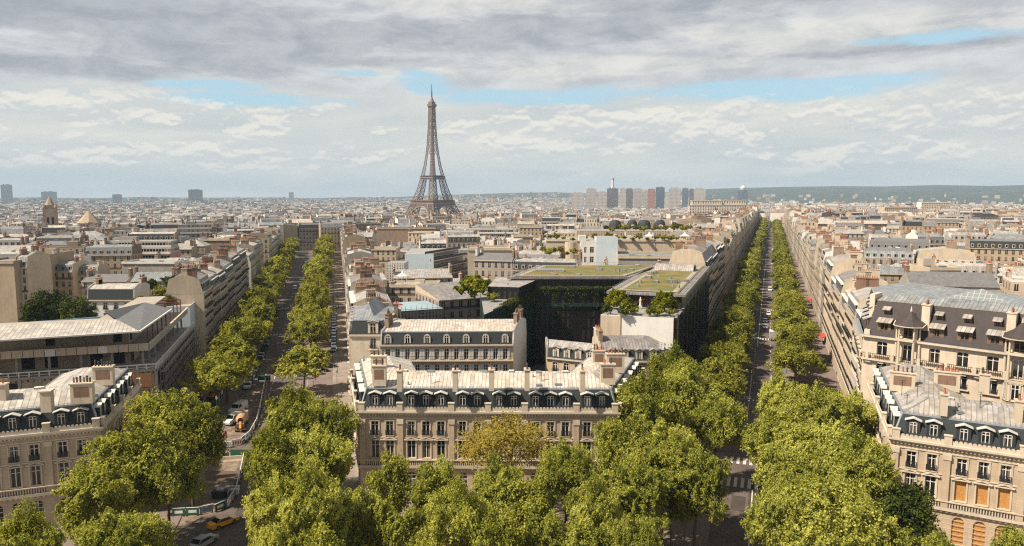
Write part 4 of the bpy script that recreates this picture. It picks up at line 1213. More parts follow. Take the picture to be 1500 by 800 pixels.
# ---------------------------------------------------------------- street houses with real window openings
SHC = {}
def shutter_mesh(w_, h_):
    k = (round(w_, 2), round(h_, 2))
    if k not in SHC:
        m = MB(); m.box((0, 0, 0), (w_, .06, h_), 'shutter_white')
        for i in range(int(h_/.16)): m.box((0, -.035, .06+i*.16), (w_*.8, .02, .05), 'trim')
        SHC[k] = m.mesh('shutter')
    return SHC[k]
def street_house(label, poly, H, wallm='stone_cream', lowm='slate', highm='zinc', floors=6, h1=3.3, h2=1.3, group=None, dstyle='ped', nb=None, party='plaster_cream', faces=(0,), real=True,
                 shutters=False, chim=3, rr=None, arch=0, i1=1.1, i2=4.6, gh=4.2, wh=2.15, ww=1.15, dorm=True, cat='building', name='apartment_house', zbase=0.0, balc=(2, -1), hh=1.85, low_balc=True):
    rr = rr or random.Random(int(abs(poly[0][0]*31+poly[0][1]*17)))
    poly = [V2(p) for p in poly]; n = len(poly)
    c = sum(poly, Vector((0, 0)))/n
    root = empty(name, (c.x, c.y, zbase), label, cat, group); take(poly)
    fh = (H-gh)/(floors-1)
    wall = MB(); cor = MB(); bal = MB(); shm = MB()
    openf = set(faces)
    ins = []
    for i in range(n):
        if i in openf: ins.append((i1, i2))
        elif n == 4 and (i == 2): ins.append((i1, i2))
        else: ins.append((0.0, 0.0))
    roof, r1, r2, z1, z2 = mansard(root, poly, ins, zbase+H, h1, h2, lowm, highm, party)
    for i in range(n):
        a = poly[i]; b = poly[(i+1) % n]; L = (b-a).length; d = (b-a).normalized(); nr = Vector((d.y, -d.x)); rz = math.atan2(d.y, d.x)
        if i not in openf:
            if n == 4 and i == 2:
                k = max(2, round(L/2.8)); wall.quad((*a, zbase), (*b, zbase), (*b, zbase+H), (*a, zbase+H), 'facade_cream', [(0, 0), (k, 0), (k, floors), (0, floors)])
            else: wall.quad((*a, zbase-1), (*b, zbase-1), (*b, zbase+H), (*a, zbase+H), party)
            continue
        k = nb if nb and i == list(faces)[0] else max(2, round(L/2.5)); mg = .7; us = [mg+(L-2*mg)*(q+.5)/k for q in range(k)]
        rows = [(zbase, zbase+gh-.4, [(u, 1.5, zbase+.3, zbase+gh-.7, 0) for u in us])]
        for f in range(floors-1):
            z0 = zbase+gh+f*fh; rows.append((z0, z0+fh-.25, [(u, ww, z0+.35, z0+.35+wh, arch) for u in us]))
        wall_rows(wall, a, b, zbase, zbase+H, rows, wallm, .25)
        strip(cor, a, b, zbase+gh-.3, zbase+gh-.05, .22, 'trim', None)
        strip(cor, a, b, zbase+H-.45, zbase+H-.15, .30, 'trim'); strip(cor, a, b, zbase+H-.15, zbase+H+.12, .50, 'trim', 'zinc')
        cor.build('cornice', root); cor = MB()
        for f in balc:
            bal = MB()
            f = f if f >= 0 else floors-1+f+1-1
            z0 = zbase+gh+(f-1)*fh
            strip(bal, a, b, z0+.02, z0+.20, .75, 'trim')
            A = a+nr*.70; B = b+nr*.70
            bal.bar((*A, z0+1.15), (*B, z0+1.15), .035, 'rail_black')
            kk = int(L/.45)
            for q in range(kk+1):
                p = A+(B-A)*(q/kk); bal.bar((*p, z0+.2), (*p, z0+1.12), .02, 'rail_black')
            bal.build('balcony', root)
        for u in us:
            p = a+d*u-nr*.2; 
            for f in range(floors-1):
                z0 = zbase+gh+f*fh+.35
                wo = add_window(root, (p.x, p.y, z0), rz, ww, wh, 'french', rail=(f+1) not in balc)
                for sg in (-1, 1):
                    if shutters:
                        inst(shutter_mesh(ww*.5, wh), 'shutter', wo, (sg*(ww*.75+.05), -.27, 0), 0, world=False)
                    else:
                        q = a+d*(u+sg*(ww/2+.09))+nr*.03; wall.box((q.x, q.y, z0-.05), (.14, .07, wh+.1), 'trim', rz)
                q = a+d*u+nr*.05; wall.box((q.x, q.y, z0+wh+.02), (ww+.4, .12, .16), 'trim', rz)
            add_window(root, (p.x, p.y, zbase+.3), rz, 1.5, gh-1.0, 'brown', rail=False)
            if dorm and (k < 9 or us.index(u) % 2 == 0 or dstyle == 'ped'):
                pp, _, _ = slope_pos(a, b, u, zbase+H, z1, .3, i1, zbase+H+.35)
                add_dormer(root, (pp.x, pp.y, zbase+H+.35), rz, dstyle, 1.45, hh, 1.3)
    # party walls carried above the roof
    for i in range(n):
        if ins[i][0] == 0 and n == 4:
            gb = MB()
            a = poly[i]; b = poly[(i+1) % n]; d = (b-a).normalized(); L = (b-a).length; nr = Vector((d.y, -d.x))
            prof = [(0.2, zbase+H+.1), (i1, z1+.35), (i2, z2+.35), (L-i2, z2+.35), (L-i1, z1+.35), (L-.2, zbase+H+.1), (L-.2, zbase+H-.5), (.2, zbase+H-.5)]
            for off in (0.02, -.32):
                q = [a+d*u+nr*off for u, z in prof]; pts = [(q[j].x, q[j].y, prof[j][1]) for j in range(len(prof))]
                gb.face(pts if off < 0 else pts[::-1], party)
            for j in range(5):
                p0 = a+d*prof[j][0]; p1 = a+d*prof[j+1][0]
                gb.quad((*(p0+nr*.02), prof[j][1]), (*(p1+nr*.02), prof[j+1][1]), (*(p1-nr*.32), prof[j+1][1]), (*(p0-nr*.32), prof[j][1]), 'zinc')
            gb.build('gable', root)
    wall.build('wall', root)
    if chim and n == 4:
        for i in (1, 3):
            if ins[i][0] == 0:
                a = poly[i]; b = poly[(i+1) % n]; d = (b-a).normalized(); nr = Vector((d.y, -d.x)); L = (b-a).length
                for q in range(chim if chim < 3 else rr.choice([1, 2, 2])):
                    u = L*rr.uniform(.25, .75); p = a+d*u-nr*.5; LL = rr.uniform(1.8, 3.6)
                    add_chimney(root, p.x, p.y, z1, LL, .8, z2-z1+rr.uniform(1.2, 2.4), math.atan2(d.y, d.x), int(LL/.5), rr.random() < .4, 0, rr.choice(['trim', 'brick_tan', 'plaster_cream', 'brick']), rr)
    return root, r1, r2, z1, z2

def walk(F, s0, t, side, spec, depth=13.0, **kw):
    """row of street houses along an avenue; spec = [(width, height, floors, wall, low roof, high roof, label)]"""
    s = s0
    for q in spec:
        w_, H, fl_, wm, lm, hm, lab = q[:7]; k2 = dict(kw); k2.update(q[7] if len(q) > 7 else {})
        a, b = s, s+w_
        if side > 0: poly = [F(b, t), F(a, t), F(a, t+depth), F(b, t+depth)]
        else: poly = [F(a, t), F(b, t), F(b, t-depth), F(a, t-depth)]
        street_house(lab, poly, H, wm, lm, hm, fl_, **k2); s = b
    return s
# right avenue, sunlit row on the right
walk(KL, 166.5, 18.5, +1, [
    (14, 21.5, 6, 'plaster_white', 'zinc', 'zinc', 'narrow bright white house joined to the big slate-roofed corner block on the right avenue', dict(h1=2.6, shutters=True, balc=(2,))),
    (19, 22.5, 7, 'stone_cream', 'zinc_dull', 'zinc', 'cream balconied house on the sunny side of the right avenue just past the white house'),
    (17, 20.5, 6, 'stone_pale', 'zinc', 'zinc_warm', 'pale house with light metal roof, third house along the sunny side of the right avenue'),
    (20, 23.0, 7, 'stone_warm', 'slate_light', 'zinc_dull', 'tan house, fourth along the sunny side of the right avenue'),
    (18, 21.0, 6, 'stone_cream', 'zinc_blue', 'zinc', 'cream house with bluish roof, fifth along the sunny side of the right avenue'),
    (22, 24.6, 7, 'stone_pale', 'zinc', 'zinc', 'tall pale house, sixth along the sunny side of the right avenue'),
], party='plaster_cream', depth=12.5)
# right avenue, shaded row on the left, beyond the dark glass block
walk(KL, 251, -19.5, -1, [
    (22, 25.0, 7, 'stone_cream', 'slate_light', 'zinc_dull', 'shaded stone house beside the dark glass block on the right avenue', dict(h1=5.2, i1=2.0, h2=1.0)),
    (30, 24.0, 6, 'stone_warm', 'slate_light', 'zinc_blue', 'shaded stone block with tall curved-looking grey mansard, second past the dark glass block', dict(h1=6.0, i1=2.6, h2=1.0)),
    (21, 25.5, 7, 'stone_grey', 'slate', 'zinc', 'grey shaded house, third past the dark glass block on the right avenue'),
    (20, 24.5, 7, 'stone_cream', 'slate', 'zinc', 'cream shaded house, fourth past the dark glass block on the right avenue'),
], depth=13.5)
# left avenue, shaded row on the left, beyond the scaffolded block
walk(IE, 231, -39, -1, [
    (15, 21.0, 7, 'stone_cream', 'slate_light', 'zinc_dull', 'shaded balconied house joined to the scaffolded terrace building on the left avenue', dict(h1=3.6)),
    (17, 20.0, 6, 'stone_warm', 'zinc_dull', 'zinc', 'tan shaded house, second past the scaffolding on the left avenue'),
    (16, 19.5, 6, 'stone_pale', 'slate', 'zinc_white', 'pale shaded house, third past the scaffolding on the left avenue'),
    (20, 20.5, 6, 'stone_cream', 'zinc_blue', 'zinc_blue', 'cream house with blue-grey roof, fourth past the scaffolding on the left avenue'),
    (20, 22.0, 7, 'stone_grey', 'slate', 'zinc', 'grey house, fifth past the scaffolding on the left avenue'),
    (24, 22.5, 7, 'stone_cream', 'slate_light', 'zinc', 'wide cream house, sixth past the scaffolding on the left avenue'),
], depth=10.5)
# left avenue, right side
walk(IE, 183, 3.0, +1, [
    (15, 17.0, 5, 'stone_pale', 'zinc_blue', 'zinc_blue', 'house with pale blue-grey zinc roof behind the pyramid-roofed corner house', dict(h1=2.4, dorm=False)),
    (17, 18.5, 6, 'stone_cream', 'zinc_blue', 'zinc', 'cream house with brick stacks, second behind the pyramid-roofed corner house', dict(h1=2.2)),
    (16, 17.5, 5, 'stone_pale', 'zinc', 'zinc_blue', 'pale low house, third behind the pyramid-roofed corner house', dict(h1=2.4)),
    (18, 19.0, 6, 'stone_cream', 'zinc_blue', 'zinc_dull', 'cream house, fourth behind the pyramid-roofed corner house'),
], depth=12.0)
# ---------------------------------------------------------------- single houses that stand out
# big sunlit corner block with conical bow windows, right
c0, c1 = at(1265, 490, 24), at(1500, 520, 24)
dD = (c1-c0).normalized(); nD = Vector((dD.y, -dD.x)); far = c0+dD*46
back = KL(166.3, 18.0)
polyD = [c0, far, far-nD*15, back+Vector((12.5, 6)), back]
root, r1, r2, z1, z2 = None, None, None, None, None
def corner_block():
    poly = ccw(polyD); i0 = min(range(len(poly)), key=lambda i: (poly[i]-c0).length); poly = poly[i0:]+poly[:i0]
    n = len(poly); c = sum(poly, Vector((0, 0)))/n; take(poly)
    root = empty('corner_apartment_block', (c.x, c.y, 0), 'tall cream corner block with conical bow windows and steep brown slate roof', 'building')
    ins = [(3.0, 6.0) if (i == 0 or i == n-1) else (0, 0) for i in range(n)]
    m = MB(); H = 24.0; zt = H+6.4
    ins = [(2.6, 5.5) if i == 0 else ((2.2, 5.0) if i == n-1 else (.5, 3)) for i in range(n)]
    o, r1, r2, z1, z2 = mansard(root, poly, ins, H+.1, 6.3, 1.0, 'slate_brown', 'zinc_blue')
    wall = MB(); cor = MB(); bal = MB()
    for i in range(n):
        a = poly[i]; b = poly[(i+1) % n]; L = (b-a).length; d = (b-a).normalized(); nr = Vector((d.y, -d.x)); rz = math.atan2(d.y, d.x)
        if i not in (0, n-1):
            k = max(1, round(L/3)); wall.quad((*a, 0), (*b, 0), (*b, H), (*a, H), 'facade_cream', [(0, 0), (k, 0), (k, 7), (0, 7)]); continue
        if i == 0: us = [3.3, 7.6, 11.9, 16.2, 20.6, 24.2, 28.6, 33, 37.4]; bow = {1, 5}
        else: us = [L*(q+.5)/4 for q in range(4)]; bow = set()
        rows = [(0, 4.4, [(u, 1.8, .4, 3.9, 1) for j, u in enumerate(us) if j not in bow])]
        lv = [4.9, 8.7, 12.5, 16.3, 20.1]
        for q in lv: rows.append((q, q+3.5, [(u, 1.75, q+.45, q+2.95, 2) for j, u in enumerate(us) if j not in bow]))
        wall_rows(wall, a, b, 0, H, rows, 'stone_pale', .35)
        strip(cor, a, b, 19.55, 19.85, .75, 'trim'); dentils(cor, a, b, 19.1, .45, .5, 2.2, 'trim')
        strip(cor, a, b, 23.5, 23.75, .35, 'trim'); strip(cor, a, b, 23.75, 24.1, .65, 'trim', 'lead'); strip(cor, a, b, 4.5, 4.8, .3, 'trim')
        A = a+nr*.70; B = b+nr*.70; bal.bar((*A, 20.85), (*B, 20.85), .035, 'rail_black'); kk = int(L/.32)
        for q in range(kk+1):
            p = A+(B-A)*(q/kk); bal.bar((*p, 19.85), (*p, 20.85), .03, 'rail_black')
        for q in range(int(L/4)+1):
            p = a+d*min(L-.3, q*4.3+1.0)+nr*.6; cor.box((p.x, p.y, 19.85), (.55, .3, 1.15), 'trim', rz)
        for j, u in enumerate(us):
            if j in bow: continue
            p = a+d*u-nr*.3
            for q in lv:
                add_window(root, (p.x, p.y, q+.45), rz, 1.75, 2.5, 'french', rail=(q != 20.1))
                w2 = a+d*u+nr*.12; cor.box((w2.x, w2.y, q+.22), (2.5, .5, .16), 'trim', rz)
            add_window(root, (p.x, p.y, .4), rz, 1.8, 3.5, 'brown', rail=False)
            # dormers: lower with a long pale hood, upper a small one
            sp_, _, _ = slope_pos(a, b, u, H+.1, z1, .3, ins[i][0], H+1.0)
            add_dormer(root, (sp_.x, sp_.y, H+1.0), rz, 'shed', 2.3, 1.9, 1.3, 'brown')
            sp_, _, _ = slope_pos(a, b, u, H+.1, z1, .3, ins[i][0], H+4.1)
            add_dormer(root, (sp_.x, sp_.y, H+4.1), rz, 'shed', 1.15, 1.0, .8, 'brown')
        for j in bow:
            u = us[j]; p = a+d*u
            bw = MB(); hat = MB()
            def ring(r, wd, z): 
                q = [(-wd, 0), (-wd*.55, r), (wd*.55, r), (wd, 0)]
                return [(p.x+d.x*x+nr.x*y, p.y+d.y*x+nr.y*y, z) for x, y in q]
            for za, zb2 in ((4.9, 8.2), (8.7, 12.0), (12.5, 15.8), (16.3, 19.4)):
                R0 = ring(1.25, 1.9, za-.5); R1 = ring(1.25, 1.9, zb2+.5)
                for e in range(3):
                    f0, f1, g1, g0 = R0[e], R0[e+1], R1[e+1], R1[e]
                    bw.quad(f0, f1, g1, g0, 'stone_pale')
                    mid = (Vector(f0)+Vector(f1))/2; ed = Vector(f1)-Vector(f0); ll = ed.length; ed.normalize(); on = Vector((ed.y, -ed.x, 0))
                    ww = ll*.55; q0 = mid+on*.03
                    add_window(root, (q0.x, q0.y, za+.35), math.atan2(ed.y, ed.x), ww, 2.5, 'french', rail=False)
                    for sg in (-1, 1):
                        q1 = mid+ed*sg*(ww/2+.12)+on*.08; bw.cyl((q1.x, q1.y, za+.2), .13, .11, 2.8, 'trim', 8)
                    q1 = mid+on*.06; bw.box((q1.x, q1.y, za+2.9), (ll, .2, .3), 'trim', math.atan2(ed.y, ed.x))
                bw.face(ring(1.4, 2.05, zb2+.5), 'trim'); bw.face(ring(1.4, 2.05, za-.5)[::-1], 'trim')
            # open loggia on columns under the cone
            for z in (19.4, 23.9):
                R0 = ring(1.45, 2.1, z); R1 = ring(1.45, 2.1, z+.35)
                for e in range(3): bw.quad(R0[e], R0[e+1], R1[e+1], R1[e], 'trim')
                bw.face(R1, 'trim')
            for x, y in ((-1.2, 1.15), (1.2, 1.15), (-1.9, .2), (1.9, .2)):
                q = p+d*x+nr*y
                bw.cyl((q.x, q.y, 19.75), .24, .20, 4.15, 'trim', 10)
                bw.cyl((q.x, q.y, 24.2), .17, .15, 2.3, 'trim', 8)
            q = p+nr*.06; add_window(root, (q.x, q.y, 20.3), rz, 1.5, 2.8, 'french', rail=False)
            q = p-nr*.1; bw.box((q.x, q.y, 24.2), (3.0, .5, 2.4), 'stone_pale', rz)
            q = p+nr*.18; add_window(root, (q.x, q.y, 24.35), rz, 1.5, 2.0, 'brown', rail=False)
            bal.bar(ring(1.4, 2.0, 24.95)[1], ring(1.4, 2.0, 24.95)[2], .05, 'rail_black')
            ap = p-nr*.9; apex = (ap.x, ap.y, 29.3)
            base = [(p.x+d.x*x+nr.x*y, p.y+d.y*x+nr.y*y, 26.6+zz) for x, y, zz in [(-2.6, -1.2, .5), (-2.4, .6, 0), (-1.3, 1.75, 0), (0, 2.1, 0), (1.3, 1.75, 0), (2.4, .6, 0), (2.6, -1.2, .5)]]
            for e in range(6):
                mb_ = [(Vector(base[e])*.45+Vector(apex)*.55)-Vector((0, 0, .35)), (Vector(base[e+1])*.45+Vector(apex)*.55)-Vector((0, 0, .35))]
                hat.quad(base[e], base[e+1], mb_[1], mb_[0], 'slate_brown'); hat.face([mb_[0], mb_[1], apex], 'slate_brown')
            hat.cyl((ap.x, ap.y, 29.1), .22, .05, .9, 'trim', 8)
            for e in range(6): hat.bar(base[e], base[e+1], .07, 'trim')
            bo = bw.build('bow_window', root); hat.build('conical_roof', bo)
    # stacks rising through the roof
    a = poly[0]; d = dD; rz = math.atan2(d.y, d.x)
    for u in (9.9, 22.6):
        p = a+d*u-nD*1.7; add_chimney(root, p.x, p.y, H+1.2, 1.3, 1.5, 5.2, rz, 3, False, 0, 'stone_pale')
    p = a+d*.6-nD*2.6; m = MB(); m.prism([a+d*.0-nD*.2, a+d*1.0-nD*.2, a+d*1.0-nD*5, a+d*.2-nD*5], H, H+1.0, 'stone_pale'); m.prism([a+d*.1-nD*2.0, a+d*1.0-nD*2.0, a+d*1.0-nD*6, a+d*.2-nD*6], H+1.0, H+7.4, 'stone_pale', 'trim'); m.build('gable', root)
    # glazed court roof
    g = MB()
    for u0, u1, dep, hh in ((11, 22, 6, 2.0), (26, 35, 6, 1.6)):
        b0 = [a+d*u0-nD*6.2, a+d*u1-nD*6.2, a+d*u1-nD*(6.2+dep), a+d*u0-nD*(6.2+dep)]; ap = sum(b0, Vector((0, 0)))/4
        for e in range(4): g.face([(*b0[e], z2-.2), (*b0[(e+1) % 4], z2-.2), (ap.x, ap.y, z2-.2+hh)], 'glass_roof')
    g.build('glass_roof', root)
    wall.build('wall', root); cor.build('cornice', root); bal.build('balcony', root)
corner_block()

# second-row house with shutters and round-headed dormers, centre
G0, G1 = at(556, 506, 18), at(752, 505, 18); G2 = at(778, 463, 20.5); 
street_house('cream house with white shutters and seven arched dormers right behind the central hotel', [G0, G1, G1+(G2-G1)*.72, G0+(G2-G1)*.72], 18.0, 'stone_cream', 'slate', 'zinc_warm', 5, h1=2.7, h2=1.2, i1=.9, i2=6.0,
             dstyle='round', nb=13, party='plaster_white', shutters=True, chim=2, arch=0, balc=(2, 3, 4), ww=.95, wh=2.3, hh=1.9)
# corner house with pyramid roof, left avenue
def pyramid_house():
    a0 = at(511, 490, 18.5); a1 = at(566, 490, 18.5); dd = Vector((0.03, 1)).normalized()
    lft = (IE(184, 2.8)-a0).normalized(); poly = [a0, a1, a1+dd*22, a0+lft*23]; n = 4; take(poly)
    root = empty('corner_apartment_house', (*(sum(poly, Vector((0, 0)))/4), 0), 'cream corner house with blue-grey pyramid roof and one stone dormer beside the left avenue', 'building')
    root.location.z = 0
    wall = MB(); cor = MB(); H = 18.5
    ins = [(1.0, 3.5)]*4
    o, r1, r2, z1, z2 = mansard(root, poly, ins, H+.05, 3.0, .5, 'slate', 'zinc_blue')
    pyr = MB(); ap = sum((r2[i] for i in range(4)), Vector((0, 0)))/4
    apx = ap-dd*4
    ridge = (apx.x, apx.y, z2+2.6); ridge2 = (ap.x, ap.y+5, z2+2.6)
    R_ = [(*p, z2) for p in r2]
    pyr.face([R_[0], R_[1], ridge], 'zinc_blue'); pyr.quad(R_[1], R_[2], ridge2, ridge, 'zinc_blue'); pyr.face([R_[2], R_[3], ridge2], 'zinc_blue'); pyr.quad(R_[3], R_[0], ridge, ridge2, 'zinc_blue')
    pyr.build('pyramid_roof', root)
    for i in range(4):
        a = poly[i]; b = poly[(i+1) % 4]; L = (b-a).length; d = (b-a).normalized(); nr = Vector((d.y, -d.x)); rz = math.atan2(d.y, d.x)
        us = [L*.5] if i in (0,) else [L*(q+.5)/5 for q in range(5)]
        if i == 0: us = [L*.64]
        rows = [(0, 4.4, [(u, 1.7, .3, 3.6, 0) for u in us])]+[(4.6+q*3.45, 4.6+q*3.45+3.2, [(u, 1.35, 4.9+q*3.45, 7.3+q*3.45, 0) for u in us]) for q in range(4)]
        wall_rows(wall, a, b, 0, H, rows, 'stone_pale', .25)
        strip(cor, a, b, H-.4, H-.05, .35, 'trim', 'zinc'); strip(cor, a, b, 4.35, 4.6, .2, 'trim')
        for u in us:
            for q in range(4):
                p = a+d*u-nr*.2; add_window(root, (p.x, p.y, 4.9+q*3.45), rz, 1.35, 2.4)
                p = a+d*u+nr*.25; cor.box((p.x, p.y, 4.62+q*3.45), (2.1, .5, .14), 'trim', rz)
            p, _, _ = slope_pos(a, b, u, H, z1, .3, 1.0, H+.2); add_dormer(root, (p.x, p.y, H+.2), rz, 'stone', 2.3 if i == 0 else 1.7, 2.5, 2.4)
    wall.build('wall', root); cor.build('cornice', root)
    p = poly[1]+dd*12; add_chimney(root, p.x, p.y, H+2, .9, 2.4, 3.2, .1, 4, False, 0, 'brick_tan')
pyramid_house()

# low slate and zinc house between the shuttered house and the green-roofed block
N = [at(801, 512, 16.0), at(880, 520, 16.0), at(973, 520, 16.0)]
street_house('low grey-roofed house with white dormers in front of the green-roofed block', [N[1], N[2], N[2]+Vector((3, 13)), N[1]+Vector((-.5, 13))], 14.6, 'stone_cream', 'slate', 'zinc_dull', 4, h1=2.4, h2=1.6, i1=.9, i2=4.6, dstyle='stone', nb=4, chim=2, faces=(0, 1))
street_house('low zinc-roofed wing with small dormers beside the white gable of the shuttered house', [N[0], N[1]+Vector((-.6, .5)), N[1]+Vector((-.6, 9)), N[0]+Vector((0, 9))], 14.2, 'stone_cream', 'slate', 'zinc', 4, h1=2.2, h2=1.0, i1=.8, i2=3.6, dstyle='stone', nb=4, chim=0)

# terrace building under renovation, left
def terrace_building():
    k0 = at(228, 533, 14.2); l0 = at(0, 548, 14.2); r0 = at(283, 470, 14.6)
    df = (l0-k0).normalized(); ds = (r0-k0).normalized(); L1 = 50; L2 = (r0-k0).length
    fa = k0+df*L1; rb = k0+ds*L2; nb_ = Vector((df.y, -df.x))
    if nb_.y < 0: nb_ = -nb_
    poly = [fa, k0, rb, rb+df*14, k0+ds*17+df*15, fa+ds*17]; take(poly)
    root = empty('terrace_building', (k0.x, k0.y, 0), 'stripped terrace building under renovation with open floors and pale canopy roof', 'building')
    wall = MB(); H = 13.2
    wall.prism(poly, 0, H-.3, 'facade_warm', 'concrete')
    n = len(poly)
    for i, (a, b) in enumerate(((fa, k0), (k0, rb))):
        d = (b-a).normalized(); nr = Vector((d.y, -d.x)); L = (b-a).length; rz = math.atan2(d.y, d.x)
        # piers and boarded shopfronts of the lower floors
        k = int(L/3.4)
        for q in range(k+1):
            p = a+d*(L*q/k)+nr*.06; wall.box((p.x, p.y, 0), (.55, .35, H-.5), 'concrete', rz)
        strip(wall, a, b, 8.9, 9.2, .2, 'concrete')
        for q in range(k):
            for z0, hh in ((9.5, 2.6), (5.6, 2.4), (1.0, 3.2)):
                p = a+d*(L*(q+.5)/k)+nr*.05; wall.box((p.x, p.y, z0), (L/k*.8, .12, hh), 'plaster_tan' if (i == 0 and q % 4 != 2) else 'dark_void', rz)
    wall.build('wall', root)
    p = k0+df*3.4+Vector((df.y, -df.x))*(-.2); m = MB()
    d = -df; nr = Vector((d.y, -d.x)); q = k0+df*3.6+nr*.2; m.box((q.x, q.y, 9.4), (5.4, .12, 3.0), 'ochre_board', math.atan2(d.y, d.x)); m.build('orange_hoarding', root)
    bl = MB()
    for a, b in ((fa, k0), (k0, rb)):
        d = (b-a).normalized(); nr = Vector((d.y, -d.x)); L = (b-a).length; k = int(L/1.75); rz = math.atan2(d.y, d.x)
        strip(bl, a, b, H-.5, H, .25, 'concrete', 'trim'); strip(bl, a+nr*.1, b+nr*.1, 14.1, 14.35, .14, 'plaster_white')
        for q in range(k+1):
            p = a+d*(L*q/k)+nr*.1; bl.box((p.x, p.y, H), (.22, .2, 1.1), 'plaster_white', rz)
        strip(bl, a+nr*.1, b+nr*.1, 13.55, 13.65, .06, 'plaster_white')
    bl.build('balustrade', root)
    # open floors: slab, columns, dark rear wall, upper parapet of panels
    ins = 3.0
    P2 = offset_poly(poly, [ins, ins, .5, .5, .5, .5]); P1 = offset_poly(poly, [.6, .6, .3, .3, .3, .3]); P3 = offset_poly(poly, [7.5, 6.5, .8, .8, .8, .8])
    sl = MB(); sl.prism(P3, H-.3, 22.0, 'plaster_tan', 'concrete'); sl.prism(offset_poly(poly, [1.6, 1.6, .4, .4, .4, .4]), 17.0, 17.35, 'concrete', 'concrete', 'concrete')
    sl.build('floor_slab', root)
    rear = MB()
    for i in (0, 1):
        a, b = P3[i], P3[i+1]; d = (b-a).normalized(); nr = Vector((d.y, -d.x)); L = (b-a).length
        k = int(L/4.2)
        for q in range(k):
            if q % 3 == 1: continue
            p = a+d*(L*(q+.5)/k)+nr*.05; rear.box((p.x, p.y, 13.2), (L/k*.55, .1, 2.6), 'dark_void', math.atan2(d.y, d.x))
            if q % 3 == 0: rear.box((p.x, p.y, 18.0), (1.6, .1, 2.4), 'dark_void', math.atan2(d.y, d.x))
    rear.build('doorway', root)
    pa = MB(); q2 = offset_poly(poly, [1.4, 1.4, .4, .4, .4, .4])
    for i in (0, 1):
        a, b = q2[i], q2[i+1]; d = (b-a).normalized(); nr = Vector((d.y, -d.x)); L = (b-a).length; k = int(L/1.9); rz = math.atan2(d.y, d.x)
        for q in range(k):
            p = a+d*(L*(q+.5)/k)+nr*.1; pa.box((p.x, p.y, 16.9), (L/k-.12, .18, 1.45), 'concrete' if i else ('plaster_cream' if q % 5 else 'plaster_white'), rz)
        strip(pa, a-nr*.05, b-nr*.05, 18.35, 18.5, .4, 'trim')
    pa.build('parapet', root)
    col = MB()
    for i in (0, 1):
        a, b = P2[i], P2[i+1]; L = (b-a).length; k = int(L/5.5)
        for q in range(k+1):
            p = a+(b-a)*(q/k)
            c_ = MB(); c_.box((p.x, p.y, 13.0), (.45, .45, 4.0), 'concrete', math.atan2(b.y-a.y, b.x-a.x)); c_.build('column', root)
    a, b = offset_poly(poly, [2.4, 2.0, .5, .5, .5, .5])[1:3]
    for q in range(9):
        p = a+(b-a)*((q+.3)/9.5); c_ = MB(); c_.box((p.x, p.y, 17.35), (.2, .2, 4.3), 'steel_red'); c_.bar((p.x, p.y, 21.6), (p.x+df.x*6, p.y+df.y*6, 21.6), .13, 'steel_red'); c_.build('steel_post', root)
    # canopy: pale ribbed slope to the front, grey slope to the side
    ro = MB()
    F0 = at(-60, 502, 22.0); F1 = at(204, 485, 22.0); F2 = at(251, 452.6, 22.0); Rg = at(213, 443, 24.0); Md = at(171, 468, 23.4); Bk = at(-60, 480, 23.4)
    z = 22.0
    ro.quad((*F0, z), (*F1, z), (*Md, 23.4), (*Bk, 23.4), 'zinc_white'); ro.quad((*F1, z), (*F2, z), (*Rg, 24.0), (*Md, 23.4), 'slate_light')
    B2 = Rg+df*9; ro.face([(*Md, 23.4), (*Rg, 24.0), (*B2, 22.2)], 'slate'); ro.quad((*Bk, 23.4), (*Md, 23.4), (*(Md+nb_*4), 22.2), (*(Bk+nb_*4), 22.2), 'zinc_dull')
    for p, q in ((F0, F1), (F1, F2)): ro.bar((*p, z-.12), (*q, z-.12), .16, 'plaster_white')
    ro.face([(*F0, z-.1), (*Bk, 22.0), (*Md, 22.0), (*F1, z-.1)], 'plaster_grey')
    ro.build('canopy_roof', root)
    # scaffold with netting on the avenue side
    sc_ = MB(); a = k0+ds*1.5; b = rb; d = (b-a).normalized(); nr = Vector((d.y, -d.x)); L = (b-a).length; k = 16
    for q in range(k+1):
        for o_ in (.5, 1.6):
            p = a+d*(L*q/k)+nr*o_; sc_.bar((*p, 0), (*p, 12.9), .05, 'zinc')
        for z in range(1, 7):
            p = a+d*(L*q/k); sc_.bar((*(p+nr*.5), z*2.0), (*(p+nr*1.6), z*2.0), .04, 'zinc')
            if q < k and (q+z) % 3 == 0: sc_.bar((*(p+nr*1.62), z*2.0-2), (*(a+d*(L*(q+1)/k)+nr*1.62), z*2.0), .04, 'zinc')
    for z in range(1, 7):
        for o_ in (.5, 1.6):
            sc_.bar((*(a+nr*o_), z*2.0+.9), (*(b+nr*o_), z*2.0+.9), .045, 'zinc')
        sc_.prism([a+nr*.5, a+nr*1.6, b+nr*1.6, b+nr*.5], z*2.0-.04, z*2.0+.03, 'plaster_brown', 'plaster_brown', 'plaster_brown')
    s = sc_.build('scaffold', None, org=(a.x, a.y, 0)); tag(s, 'dull metal scaffold of six lifts along the avenue side of the stripped terrace building', 'scaffold')
    h = MB(); h.prism([b+nr*2.4, b+nr*2.5, a+nr*2.5+d*4, a+nr*2.4+d*4], 0, 2.4, 'plaster_white'); s = h.build('site_hoarding', None, org=(b.x, b.y, 0)); tag(s, 'pale board hoarding at the foot of the scaffold', 'hoarding')
    return poly
terrace_building()
m = MB(); p0, p1 = at(15, 474, 16), at(157, 463, 16); d = (p1-p0).normalized(); nr = Vector((d.y, -d.x)); m.prism([p0, p1, p1-nr*.2, p0-nr*.2], 0, 16, 'tarp_blue'); 
